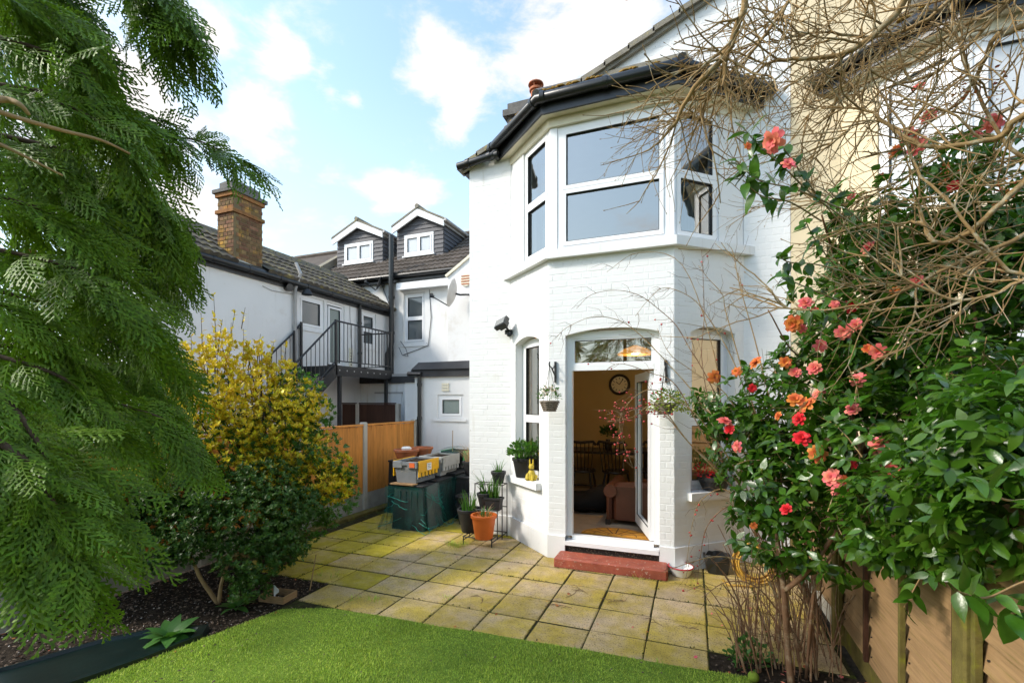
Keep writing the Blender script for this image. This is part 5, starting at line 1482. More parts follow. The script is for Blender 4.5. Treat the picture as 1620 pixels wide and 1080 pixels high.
bin_box('compost_bin', -3.96, -3.45, 5.95, 6.42, .62, 'bin_dark', 'dark netted bin under the pale grey crate', .02)
bin_box('compost_bin', -3.94, -3.42, 6.44, 7.1, .66, 'bin_dark', 'dark netted bin at the back below the green crate', .02)
bin_box('storage_bin', -4.62, -4.1, 6.35, 7.2, .82, 'bin_dark', 'black bin by the fence carrying the terracotta planters', .02)
mb = MB(); mb.hexa([Vector(p) for p in ((-3.44, 5.66, .004), (-3.425, 5.66, .004), (-3.40, 6.02, .004), (-3.415, 6.02, .004), (-3.485, 5.67, .60), (-3.47, 5.67, .60), (-3.46, 6.0, .63), (-3.475, 6.0, .63))])
tag(mb.build('grey_board', 'bin_grey'), 'grey plastic board leaning on the side of the netted front bin', 'board')
mb = MB(); mb.hexa([Vector(p) for p in ((-4.0, 5.56, .632), (-3.62, 5.55, .632), (-3.6, 5.66, .632), (-3.98, 5.70, .632), (-4.0, 5.56, .648), (-3.62, 5.55, .648), (-3.6, 5.66, .648), (-3.98, 5.70, .648))])
tag(mb.build('wooden_board', 'old_wood'), 'thin mossy board under the front end of the grey crate', 'board')
def net(x0, x1, y0, y1, z1, label):
    t = thing('garden_netting', ((x0 + x1) / 2, (y0 + y1) / 2, 0), label, 'netting', 'green netting over the bins')
    mb = MB(); per = []
    N_ = 26
    corners = [(x0, y1), (x0, y0), (x1, y0), (x1, y1)]
    path = []
    for a, b in zip(corners[:-1], corners[1:]):
        for k in range(N_): path.append((a[0] + (b[0] - a[0]) * k / N_, a[1] + (b[1] - a[1]) * k / N_))
    path.append(corners[-1])
    rows = 9; vs = []
    cxm, cym = (x0 + x1) / 2, (y0 + y1) / 2
    def pt(i, f, extra=0.0):
        px_, py_ = path[int(i)]
        o_ = .02 + .075 * (1 - f) ** 2 + .024 * math.sin(i * .6 + f * 4) * (1 - f * .5) + .02 * math.sin(i * 1.7 + f * 2) * (1.1 - f) + extra
        dx, dy = px_ - cxm, py_ - cym
        l = max(abs(dx) / (x1 - x0), abs(dy) / (y1 - y0)) or 1
        return Vector((px_ + o_ * dx / (x1 - x0) * 2, py_ + o_ * dy / (y1 - y0) * 2, .006 + (z1 - .006) * f))
    for r_ in range(rows):
        for i in range(len(path)): vs.append(pt(i, r_ / (rows - 1)))
    n_ = len(path)
    mb.add(vs, [(r_ * n_ + i, r_ * n_ + i + 1, (r_ + 1) * n_ + i + 1, (r_ + 1) * n_ + i) for r_ in range(rows - 1) for i in range(n_ - 1)])
    mb.build('net', 'net', t, smooth=True)
    mb = MB()
    for k in range(26):
        i0 = RND.uniform(0, n_ - 2); f0 = RND.uniform(.05, 1); i1 = max(0, min(n_ - 1, i0 + RND.uniform(-24, 24))); f1 = max(0.02, f0 - RND.uniform(.0, .55)); sag = RND.uniform(.0, .18)
        mb.tube([pt(i0 + (i1 - i0) * q / 10, max(.02, f0 + (f1 - f0) * q / 10 - sag * math.sin(q / 10 * math.pi)), .008) for q in range(11)], RND.uniform(.0016, .0036), 4)
    mb.build('gathered_fold', 'net_cord', t)['kind'] = 'stuff'
net(-4.02, -3.45, 5.54, 6.0, .62, 'teal green garden netting draped round the front bin')
net(-3.98, -3.41, 6.02, 7.05, .66, 'teal green garden netting draped round the rear bins')
def crate(x0, x1, y0, y1, z0, z1, mat, label, flap=None):
    t = thing('storage_crate', ((x0 + x1) / 2, (y0 + y1) / 2, z0), label, 'crate', 'plastic crates along the passage')
    mb = MB(); tp = .03
    b = [(x0 + tp, y0 + tp), (x1 - tp, y0 + tp), (x1 - tp, y1 - tp), (x0 + tp, y1 - tp)]; u_ = [(x0, y0), (x1, y0), (x1, y1), (x0, y1)]
    th_ = .012
    ui = [(x0 + th_, y0 + th_), (x1 - th_, y0 + th_), (x1 - th_, y1 - th_), (x0 + th_, y1 - th_)]
    vs = [(*p, z0) for p in b] + [(*p, z1) for p in u_] + [(*p, z1) for p in ui] + [(*p, z1 - .05) for p in ui]
    mb.add(vs, [(3, 2, 1, 0)] + [(k + i, k + (i + 1) % 4, k + 4 + (i + 1) % 4, k + 4 + i) for k in (0, 4, 8) for i in range(4)])
    mb.build('body', mat, t)
    mb = MB()
    h_ = (z1 - z0) * .28
    for q in ((x0 - .015, x0 + (x1 - x0) * .38, y0 - .018, y0 + .004), (x0 + (x1 - x0) * .62, x1 + .015, y0 - .018, y0 + .004)): mb.cbox(*q, z1 - h_, z1 + .006, .005)
    mb.box(x0 + (x1 - x0) * .381, x0 + (x1 - x0) * .619, y0 - .014, y0 + .003, z1 - h_ * .55, z1 + .004)
    for k in range(9):
        yy = y0 + .03 + (y1 - y0 - .06) * k / 8; mb.box(x1 - .006, x1 + .012, yy - .006, yy + .006, z0 + .06, z1 - .01)
    mb.box(x1 - .004, x1 + .016, y0, y1, z1 - .022, z1 + .004); mb.box(x0 - .016, x0 + .004, y0, y1, z1 - .022, z1 + .004)
    mb.build('rim', mat, t)
    mb = MB(); mb.add([(x0 + .013, y0 + .013, z1 - .03), (x1 - .013, y0 + .013, z1 - .03), (x1 - .013, y1 - .013, z1 - .02), (x0 + .013, y1 - .013, z1 - .02)], [(0, 1, 2, 3)]); mb.build('compost', 'soil', t)
    if flap:
        L = .21; n_ = 6; dy = (y1 - y0 - .03) / n_
        for sgn, xe in ((1, x1), (-1, x0)) if flap != 'crate_pale' else ((1, x1),):
            mb = MB(); a, b2 = xe + .018 * sgn, xe + .03 * sgn
            xa, xb = min(a, b2), max(a, b2)
            mb.box(xa, xb, y0 + .015, y1 - .015, z1 - L * .72, z1 + .012)
            for k in range(n_):
                yy = y0 + .015 + k * dy
                mb.box(xa, xb, yy + .0, yy + dy * .62, z1 - L, z1 - L * .722)
            for k in range(5): mb.box(xb, xb + .004, y0 + .03, y1 - .03, z1 - L * .66 + k * .028, z1 - L * .66 + k * .028 + .008)
            mb.build('lid_flap', flap, t)
        if flap == 'yellow':
            f = MB(); f.box(x1 + .0345, x1 + .037, (y0 + y1) / 2 - .07, (y0 + y1) / 2 + .05, z1 - .135, z1 - .035); lb = f.build('white_label', 'label_white', t)
            f = MB()
            for k, wd_ in enumerate((.08, .06, .085)): f.box(x1 + .0371, x1 + .0378, (y0 + y1) / 2 - .05, (y0 + y1) / 2 - .05 + wd_, z1 - .06 - k * .025, z1 - .05 - k * .025)
            f.build('print_line', 'grime', lb)
            f = MB(); f.box(x1 - .105, x1 - .02, y0 - .022, y0 - .0185, z1 - .075, z1 - .01); f.build('orange_label', 'label_orange', t)
    return t
crate(-3.97, -3.60, 5.62, 6.20, .65, .95, 'crate_grey', 'grey crate with yellow hinged lid flaps on the netted front bin', 'yellow')
crate(-3.93, -3.56, 6.24, 6.80, .665, .955, 'crate_pale', 'pale grey crate with ribbed lid flap behind the yellow flapped crate', 'crate_pale')
crate(-3.90, -3.54, 6.86, 7.34, .70, .97, 'bin_dark', 'dark crate with bright green lid flap at the back of the row', 'green_plastic')
# low green net over the rear crates
mb = MB(); vs = []; n_ = 9
for i in range(n_):
    for j in range(n_):
        fx, fy = i / (n_ - 1), j / (n_ - 1)
        vs.append((-3.95 + .42 * fx, 6.55 + .85 * fy, .985 + .07 * math.sin(fx * 3.1) * math.sin(fy * 3.1) + RND.uniform(-.006, .006)))
mb.add(vs, [(i * n_ + j, i * n_ + j + 1, (i + 1) * n_ + j + 1, (i + 1) * n_ + j) for i in range(n_ - 1) for j in range(n_ - 1)])
tag(mb.build('crate_netting', 'net', smooth=True), 'green netting spread over the tops of the rear crates', 'netting')
for (px, r_, h_, lab, Y) in ((643, .19, .15, 'wide terracotta planter nearest on the black bin by the fence', 6.55), (668, .17, .15, 'terracotta planter with ribbed rim behind the wide one', 6.93)):
    q = at_y(px, 720, Y); c = (q.x, q.y, .852)
    t = thing('terracotta_planter', c, lab, 'plant pot', 'terracotta planters on the black bin')
    pot_mb(c, r_ * .78, r_, h_ + .02, .03, 26).build('pot', 'terracotta', t, smooth=True, auto=35); soil_disc(t, c, r_ - .015, .852 + h_ - .02)
q = at_y(643, 712, 6.55); mb = MB(); mb.lathe([(.001, 0), (.07, 0), (.085, .05), (.06, .075), (.001, .08)], (q.x, q.y, .985), 12); tag(mb.build('plastic_bag', 'label_white'), 'crumpled pale plastic bag inside the wide terracotta planter', 'bag')
mb = MB(); mb.tube([(-3.75, 6.95, .95), (-3.74, 6.94, 1.32)], .006, 6); tag(mb.build('garden_cane', 'bark_tan'), 'thin upright cane standing in the rear green lidded crate', 'cane')
# black pots with dry grass by the corner of the house
q = Vector((-3.22, 6.55, 0))
bin_box('black_bin', -3.42, -3.02, 6.4, 6.9, .62, 'bin_dark', 'black bin against the corner of the white house', .02)
c = (-3.22, 6.6, .655)
t = thing('potted_plant', c, 'black pot of dry straw coloured grass beside the house corner', 'plant pot')
pot_mb(c, .10, .14, .22).build('pot', 'black_pot', t, smooth=True, auto=35)
blades(t, 'dry_grass', (c[0], c[1], c[2] + .18), 110, .34, 1.0, 'straw', .004, .1)
c = (-3.10, 6.2, .002)
t = thing('plant_pot', c, 'stack of empty black pots on the slabs by the house corner', 'plant pot')
pot_mb(c, .12, .16, .30).build('pot', 'black_pot', t, smooth=True, auto=35); pot_mb((c[0], c[1], .12), .12, .165, .30).build('pot', 'black_pot', t, smooth=True, auto=35)

# small wooden frame, tag and cane at the bed corner
c = ground(440, 947); fr = thing('seed_frame', c, 'small bottomless wooden frame on the soil at the patio corner', 'frame')
mb = MB(); a, b = .13, .09
Rz = Matrix.Rotation(.12, 3, 'Z')
for (x0, x1, y0, y1) in ((-a, a, -b, -b + .012), (-a, a, b - .012, b), (-a, -a + .012, -b + .012, b - .012), (a - .012, a, -b + .012, b - .012)):
    vs = [Vector((x, y, z)) for z in (.0, .06) for x, y in ((x0, y0), (x1, y0), (x1, y1), (x0, y1))]
    mb.hexa([c + Rz @ v for v in vs])
mb.build('frame', 'old_wood', fr)
c = ground(434, 951); t = thing('plant_tag', c, 'white plastic plant tag stuck upright in the soil', 'plant tag')
mb = MB(); mb.hexa([c + Vector(p) for p in ((-.006, 0, -.01), (.006, 0, -.01), (.006, .003, -.01), (-.006, .003, -.01), (-.008, 0, .15), (.014, 0, .14), (.014, .003, .14), (-.008, .003, .15))])
mb.hexa([c + Vector(p) for p in ((.006, 0, .06), (.04, .01, .085), (.04, .013, .085), (.006, .003, .06), (.006, 0, .14), (.04, .01, .11), (.04, .013, .11), (.006, .003, .14))])
mb.build('tag', 'tag', t)
mb = MB(); a = ground(490, 934); mb.tube([a, a + Vector((.02, .06, .33))], .005, 6); tag(mb.build('garden_cane', 'bark_tan'), 'thin brown cane leaning up from the patio joint by the seed frame', 'cane')
# fallen twigs and leaves on the slabs
mb = MB()
for px, py in ((895, 945), (930, 940), (985, 950), (1050, 992), (760, 955), (1075, 990), (905, 962), (960, 955)):
    a = ground(px, py); a.z = .006; q = a.copy(); pts = [q.copy()]; az = RND.uniform(-.6, 3.4)
    for k in range(4):
        az += RND.uniform(-.6, .6); q = q + Vector((math.cos(az), math.sin(az), 0)) * RND.uniform(.03, .07); q.z = RND.uniform(.004, .012); pts.append(q.copy())
        if RND.random() < .6: mb.tube([q, q + Vector((math.cos(az + 1.1) * .06, math.sin(az + 1.1) * .06, .002))], .0017, 4)
    mb.tube(pts, .0022, 4)
tag(mb.build('fallen_twigs', 'twig'), 'thin dead twigs lying scattered on the paving', 'twigs', kind='stuff')
def fallen(name, pts, mat, size, label, cat):
    n = len(pts); pos = np.array([[p.x, p.y, p.z] for p in pts])
    az = NP.uniform(0, 6.28, n); ax = np.stack([np.cos(az), np.sin(az), NP.normal(0, .15, n)], 1); nr = np.stack([NP.normal(0, .35, n), NP.normal(0, .35, n), np.ones(n)], 1)
    V, T = spread([LEAF_ROUND], np.zeros(n, int), pos, frames(ax, nr), NP.uniform(.6, 1.3, n) * size)
    return tag(np_obj(name, V, T, mat), label, cat, kind='stuff')
def scatter_pts(poly, n, z):
    xs = [p[0] for p in poly]; ys = [p[1] for p in poly]; out = []
    while len(out) < n:
        x, y = RND.uniform(min(xs), max(xs)), RND.uniform(min(ys), max(ys))
        if inside(poly, np.array([x]), np.array([y]))[0]: out.append(Vector((x, y, z + RND.uniform(0, .01))))
    return out
fallen('fallen_petals', scatter_pts(BED_R, 40, .006) + scatter_pts([(.1, 3.6), (1, 3.6), (1, 4.6), (.1, 4.6)], 9, .006) + scatter_pts([(-1, 3.3), (.1, 3.3), (.1, 4), (-1, 4)], 3, .006), 'petal_pink', .032, 'fallen pink petals lying on the soil and slabs under the camellia', 'petals')
fallen('fallen_leaves', scatter_pts(BED_R, 46, .006) + scatter_pts(BED_L, 60, .004) + scatter_pts(PAVE, 26, .006), 'dead_leaf', .038, 'brown fallen leaves scattered over beds and paving', 'leaves')
# weeds and grass tufts in the joints
for (px, py, n_, h_) in ((712, 862, 60, .07), (722, 865, 60, .07), (735, 862, 50, .06), (590, 950, 26, .04), (560, 947, 16, .03), (706, 946, 18, .03), (920, 1036, 20, .03), (1045, 1055, 26, .035), (1008, 915, 22, .05), (650, 910, 12, .03), (990, 908, 16, .04), (1100, 920, 16, .04), (512, 908, 14, .05), (527, 912, 10, .05)):
    c = ground(px, py)
    o = blades(None, 'grass_tuft', (c.x, c.y, .0), n_, h_, .8, 'turf', .0022, .06)
    tag(o, None, None, kind='stuff'); o['label'] = 'small tuft of grass growing in a joint of the paving'; o['category'] = 'weed'; o['group'] = 'grass tufts in the paving joints'

# ---- things seen inside the room
ZF = .2
ac = thing('armchair', (-.82, 6.55, ZF), 'brown leather armchair just inside the open garden door', 'armchair')
mb = MB(); mb.cbox(-1.05, -.98, 6.12, 6.98, ZF + .07, ZF + .44, .04); mb.build('arm', 'leather', ac)
mb = MB(); mb.tube([(-1.0, 6.12, ZF + .44), (-1.0, 6.98, ZF + .44)], .085, 14); mb.build('arm_roll', 'leather', ac, smooth=True, auto=50)
mb = MB(); mb.cbox(-.42, -.32, 6.12, 6.98, ZF + .07, ZF + .44, .04); mb.build('arm', 'leather', ac)
mb = MB(); mb.cbox(-.975, -.425, 6.14, 6.32, ZF + .07, ZF + .55, .05); mb.build('backrest', 'leather', ac)
mb = MB(); mb.cbox(-.975, -.425, 6.325, 7.0, ZF + .07, ZF + .44, .05); mb.build('seat', 'leather', ac)
for x_, y_ in ((-1.03, 6.16), (-.37, 6.16), (-1.03, 6.94), (-.37, 6.94)):
    mb = MB(); mb.box(x_ - .03, x_ + .03, y_ - .03, y_ + .03, ZF, ZF + .069); mb.build('leg', 'dark_furniture', ac)
bb = MB(); vs = []; n_ = 20
for k in range(9):
    ph = math.pi * k / 8
    for i in range(n_):
        a = 2 * math.pi * i / n_
        s__ = math.sin(ph) ** .7
        x_ = .50 * s__ * math.cos(a); y_ = .30 * s__ * math.sin(a)
        z_ = .13 - .13 * math.cos(ph) + max(0, x_) * .55 * max(0, -math.cos(ph)) + .012 * math.sin(5 * a)
        vs.append((-1.5 + x_, 6.85 + y_, ZF + max(.002, z_)))
bb.add(vs, [(k * n_ + i, k * n_ + (i + 1) % n_, (k + 1) * n_ + (i + 1) % n_, (k + 1) * n_ + i) for k in range(8) for i in range(n_)])
tag(bb.build('floor_cushion', 'black_cloth', smooth=True), 'large slumped black floor cushion on the carpet beside the armchair', 'cushion')
def chair(loc, rz, label):
    t = thing('spindle_chair', (0, 0, 0), label, 'chair', 'dark dining chairs in the room')
    mb = MB(); mb.lathe([(.001, .43), (.20, .43), (.225, .445), (.22, .47), (.001, .462)], (0, 0, 0), 18); mb.build('seat', 'dark_furniture', t, smooth=True, auto=40)
    for k in range(7):
        x_ = -.18 + .06 * k; mb = MB(); mb.tube([(x_ * .9, .17, .46), (x_ * 1.12, .24, .93)], .009, 6); mb.build('spindle', 'dark_furniture', t)
    mb = MB(); mb.tube([(-.24, .22, .90), (-.2, .24, .955), (0, .25, .935), (.2, .24, .955), (.24, .22, .90)], .024, 8); mb.build('top_rail', 'dark_furniture', t)
    for x_, y_ in ((-.15, -.13), (.15, -.13), (-.13, .13), (.13, .13)):
        mb = MB(); mb.tube([(x_, y_, .44), (x_ * 1.2, y_ * 1.2, .25), (x_ * 1.4, y_ * 1.4, 0)], [.015, .022, .014], 8); mb.build('leg', 'dark_furniture', t)
    mb = MB(); mb.tube([(-.18, 0, .2), (.18, 0, .2)], .011, 6); mb.build('stretcher', 'dark_furniture', t)
    t.location = loc; t.rotation_euler = (0, 0, rz); return t
chair((-1.72, 7.75, ZF), math.radians(185), 'dark spindle back chair nearer the left of the dining table')
chair((-1.18, 7.80, ZF), math.radians(172), 'dark spindle back chair nearer the armchair at the dining table')
chair((-2.25, 7.85, ZF), math.radians(100), 'dark chair at the far left end of the dining table')
tb = thing('dining_table', (-1.5, 8.3, ZF), 'dark dining table against the tan back wall', 'table')
mb = MB(); mb.cbox(-2.2, -.7, 7.95, 8.7, ZF + .71, ZF + .75, .01); mb.build('tabletop', 'dark_furniture', tb)
for x_, y_ in ((-2.1, 8.05), (-.8, 8.05), (-2.1, 8.6), (-.8, 8.6)):
    mb = MB(); mb.tube([(x_, y_, ZF + .708), (x_, y_, ZF + .4), (x_, y_, ZF)], [.04, .028, .035], 10); mb.build('leg', 'dark_furniture', tb)
c = (-1.38, 8.25, ZF + .752)
t = thing('vase_of_flowers', c, 'dark vase with bunch of dark foliage on the dining table', 'vase')
mb = MB(); mb.lathe([(.001, 0), (.05, 0), (.07, .08), (.035, .16), (.045, .19), (.001, .185)], c, 14); mb.build('vase', 'dark_furniture', t, smooth=True)
leafy(t, 'foliage', (c[0], c[1], c[2] + .28), 160, .15, .07, 'dark_leaf', .8, .4)
q = at_y(980, 608, 8.97)
t = thing('wall_clock', (q.x, q.y, q.z), 'round clock with dark rim on the tan wall inside', 'clock')
mb = MB(); mb.tube([q + Vector((0, .025, 0)), q + Vector((0, -.005, 0))], .17, 32); mb.build('face', 'cream', t)
mb = MB(); n_ = 32; vs = []
for rr, yy in ((.15, -.006), (.155, -.03), (.185, -.03), (.20, .0), (.20, .028)):
    for i in range(n_): vs.append(q + Vector((rr * math.cos(6.2832 * i / n_), yy, rr * math.sin(6.2832 * i / n_))))
mb.add(vs, [(k * n_ + i, k * n_ + (i + 1) % n_, (k + 1) * n_ + (i + 1) % n_, (k + 1) * n_ + i) for k in range(4) for i in range(n_)]); mb.build('rim', 'dark_furniture', t, smooth=True)
mb = MB()
for k in range(12):
    a = k * math.pi / 6; d_ = Vector((math.sin(a), 0, math.cos(a))); mb.tube([q + Vector((0, -.008, 0)) + d_ * .10, q + Vector((0, -.008, 0)) + d_ * .135], .006, 4)
mb.build('hour_mark', 'dark_furniture', t)
mb = MB()
for a, L in ((math.radians(-50), .08), (math.radians(35), .12)): mb.tube([q + Vector((0, -.012, 0)), q + Vector((math.sin(a) * L, -.012, math.cos(a) * L))], .006, 4)
mb.build('hand', 'dark_furniture', t)
c = FC.p(.70, 0, -.5)
t = thing('door_mat', (c.x, c.y, ZF), 'half round coir mat with dark sunray pattern inside the doorway', 'doormat')
mb = MB(); n_ = 20; r_ = .40
arc = [Vector((c.x + r_ * math.cos(math.pi * k / n_) * 1.0, c.y - .12 + .34 * math.sin(math.pi * k / n_), ZF + .002)) for k in range(n_ + 1)]
mb.prism(arc, Vector((0, 0, 0)), Vector((0, 0, .016))); mb.build('mat', 'coir', t)
mb = MB()
for k in range(1, 8):
    a = math.pi * k / 8; d_ = Vector((math.cos(a), .85 * math.sin(a), 0)); o_ = Vector((c.x, c.y - .12, ZF + .0185)); s2 = Vector((-d_.y, d_.x, 0)).normalized() * .007
    p0, p1 = o_ + d_ * .08, o_ + d_ * .37
    mb.add([p0 - s2, p1 - s2, p1 + s2, p0 + s2], [(0, 1, 2, 3)])
for rr in (.08, .25, .37):
    pts = [(rr + e_, math.pi * k / n_) for k in range(n_ + 1) for e_ in (-.005, .005)]
    vs = [Vector((c.x + q_[0] * math.cos(q_[1]), c.y - .12 + .85 * q_[0] * math.sin(q_[1]), ZF + .0195)) for q_ in pts]
    mb.add(vs, [(2 * k, 2 * k + 1, 2 * k + 3, 2 * k + 2) for k in range(n_)])
mb.build('ray_pattern', 'coir_dark', t)
q = Vector((-.74, 6.68, 2.50))
t = thing('pendant_lamp', q, 'lit orange shaded ceiling lamp seen through the glass above the door', 'lamp')
mb = MB(); mb.lathe([(.24, -.05), (.245, -.035), (.16, .03), (.05, .07), (.03, .08)], q, 24); mb.build('lamp_shade', 'lamp', t, smooth=True, auto=40)
mb = MB(); mb.tube([q + Vector((0, 0, .08)), q + Vector((0, 0, .22))], .006, 6); mb.build('cord', 'black_plastic', t)
pl = bpy.data.lights.new('bulb', 'POINT'); pl.energy = 4.5; pl.color = (1.0, .72, .38); pl.shadow_soft_size = .05
po = bpy.data.objects.new('bulb', pl); COL.objects.link(po); po.location = q + Vector((0, 0, -.06))

# ================================================================== plants
def tris(fs):
    out = []
    for f in fs:
        for k in range(1, len(f) - 1): out.append((f[0], f[k], f[k + 1]))
    return np.array(out)
def leaf_base(width, droop, fold, tipx=0.0, n=5):
    ys = np.linspace(0, 1, n + 1); V = []; F = []
    for i, y in enumerate(ys):
        w_ = width * math.sin(math.pi * min(1, y ** .82)) ** .85 * (1 - .25 * y) if 0 < i < n else 0
        zc = -droop * y * y
        V += [(tipx * y * y, y, zc), (-w_ + tipx * y * y, y, zc + fold * w_ - .25 * w_ * w_ / width), (w_ + tipx * y * y, y, zc + fold * w_ - .25 * w_ * w_ / width)]
    for i in range(n):
        a, b = 3 * i, 3 * i + 3
        if i == 0: F += [(a, b, b + 1), (a, b + 2, b)]
        elif i == n - 1: F += [(a, b, a + 1), (a, a + 2, b)]
        else: F += [(a, b, b + 1, a + 1), (a, a + 2, b + 2, b)]
    return np.array(V, float), tris(F)
CAM_LEAVES = [leaf_base(.27, .16, .35, .05), leaf_base(.24, .28, .5, -.06), leaf_base(.29, .06, .22, .02), leaf_base(.25, .40, .3, .08)]
SMALL_LEAVES = [leaf_base(.27, .1, .4, .0, 3), leaf_base(.30, .2, .3, .05, 3)]

def shoots(blobs, n, per, L, rej=None, up=.35, droop=.3, cone=.35, shell=.55, spread_=1.0):
    """whorls of leaves at shoot ends spread through a set of ellipsoids; returns pos, axis, normal, length, shoot tips"""
    wt = np.array([b[1] ** 2 for b in blobs]); wt /= wt.sum()
    P_, A_, N_, L_, tips = [], [], [], [], []
    while len(tips) < n:
        c, r, sq = blobs[NP.choice(len(blobs), p=wt)]
        d_ = NP.normal(0, 1, 3); d_ /= np.linalg.norm(d_)
        p = c + d_ * r * (shell + (1.06 - shell) * NP.random() ** .6) * np.array([1, 1, sq])
        if rej is not None and rej(p): continue
        o_ = d_ * .7 + np.array([0, 0, up]) + NP.normal(0, .3, 3); o_ /= np.linalg.norm(o_)
        tips.append((p, o_))
        u_ = np.cross(o_, [0.3, .2, 1.0]); u_ /= np.linalg.norm(u_); v_ = np.cross(o_, u_)
        a0 = NP.uniform(0, 6.28)
        for k in range(per + int(NP.integers(-1, 2))):
            a = a0 + k * 2.4; rad = u_ * math.cos(a) + v_ * math.sin(a)
            ax = o_ * (cone + .25 * NP.random()) + rad * spread_ + np.array([0, 0, -droop * (.5 + NP.random())]) + NP.normal(0, .12, 3)
            P_.append(p - o_ * L * (.55 * k / per) + rad * .004); A_.append(ax)
            N_.append(o_ + np.array([0, 0, .45]) + NP.normal(0, .22, 3)); L_.append(L * NP.uniform(.65, 1.15))
    return np.array(P_), np.array(A_), np.array(N_), np.array(L_), tips
def leaf_parts(tree, part, rest, bases, mat, P_, A_, N_, L_, limit):
    fr = frames(A_, N_); which = NP.integers(0, len(bases), len(P_))
    size = np.full(len(P_), -1.0)
    for i in range(len(P_)):
        q = project(P_[i] + A_[i] / np.linalg.norm(A_[i]) * L_[i] * .5)
        if q and 5 < q[0] < 1615 and 5 < q[1] < 1075: size[i] = L_[i] / q[2]
    order = np.argsort(-size)
    mes = [np_mesh(part, b[0], b[1], mat, True) for b in bases]
    for i in order[:limit]: placed(part, mes[which[i]], P_[i], fr[i], float(L_[i]), tree)
    k = order[limit:]
    if len(k):
        V, T = spread(bases, which[k], P_[k], fr[k], L_[k])
        o = np_obj(rest, V, T, mat, tree, True); o['kind'] = 'stuff'
def arr(v): return np.array([v.x, v.y, v.z])
def blob(px, py, d, rpx, sq=1.0): return (arr(at(px, py, d)), rpx * d / FPX, sq)

def smooth_path(pts, n=6):
    pts = [Vector(p) for p in pts]; out = []
    q = [pts[0] * 2 - pts[1]] + pts + [pts[-1] * 2 - pts[-2]]
    for i in range(1, len(q) - 2):
        p0, p1, p2, p3 = q[i - 1:i + 3]
        for k in range(n):
            t = k / n
            out.append(.5 * ((2 * p1) + (p2 - p0) * t + (2 * p0 - 5 * p1 + 4 * p2 - p3) * t * t + (3 * p1 - p0 - 3 * p2 + p3) * t ** 3))
    out.append(pts[-1]); return out
def taper(n, r0, r1): return [r0 + (r1 - r0) * i / (n - 1) for i in range(n)]
class Tubes:      # many thin tubes as one mesh
    def __init__(s): s.mb = MB()
    def add(s, pts, r0, r1, n=5): s.mb.tube(pts, taper(len(pts), r0, r1), n, caps=False)

# ---- camellia
camel = thing('camellia_bush', (.75, 3.5, 0), 'large camellia bush with glossy dark leaves and coral flowers on the right', 'shrub')
def rej_c(p):
    return (p[0] > .98 and p[2] < 1.62) or p[2] < .42 or p[1] > 5.0 or p[0] > 2.9 or (p[0] > .98 and p[2] < 1.2)
CB = [blob(*b) for b in ((1140, 645, 3.7, 48), (1190, 690, 3.5, 70), (1235, 640, 3.5, 80), (1215, 770, 3.3, 70), (1290, 770, 3.1, 100), (1240, 850, 3.1, 55), (1310, 600, 3.4, 90),
                         (1330, 850, 2.9, 80), (1380, 700, 2.8, 110), (1330, 480, 3.5, 75), (1420, 560, 3.1, 110), (1430, 430, 3.3, 95), (1400, 820, 2.4, 80), (1480, 740, 2.2, 95),
                         (1520, 600, 2.7, 120), (1530, 450, 2.9, 110), (1600, 520, 2.6, 120), (1620, 380, 2.7, 110), (1590, 640, 2.0, 120), (1600, 760, 1.8, 100), (1350, 370, 3.4, 55),
                         (1520, 330, 3.1, 80), (1460, 860, 2.1, 60), (1270, 710, 3.3, 80), (1180, 830, 3.3, 40), (1400, 380, 3.0, 60), (1450, 350, 3.0, 70), (1560, 390, 2.7, 80), (1590, 290, 2.8, 80), (1500, 250, 3.1, 50), (1370, 460, 3.1, 70), (1310, 540, 3.3, 60), (1390, 560, 3.0, 75), (1410, 640, 2.85, 75), (1360, 620, 3.1, 60), (1480, 800, 1.85, 90), (1560, 800, 1.52, 95), (1610, 810, 1.36, 90), (1420, 820, 2.2, 80), (1540, 700, 1.62, 100), (1600, 690, 1.42, 110), (1500, 860, 1.8, 60))]
P_, A_, N_, L_, tips = shoots(CB[:-7], 2700, 6, .082, rej_c)
pn = shoots(CB[-7:], 470, 6, .066, rej_c)
P_, A_, N_, L_ = [np.concatenate([u_, v_]) for u_, v_ in zip((P_, A_, N_, L_), pn[:4])]; tips += pn[4]
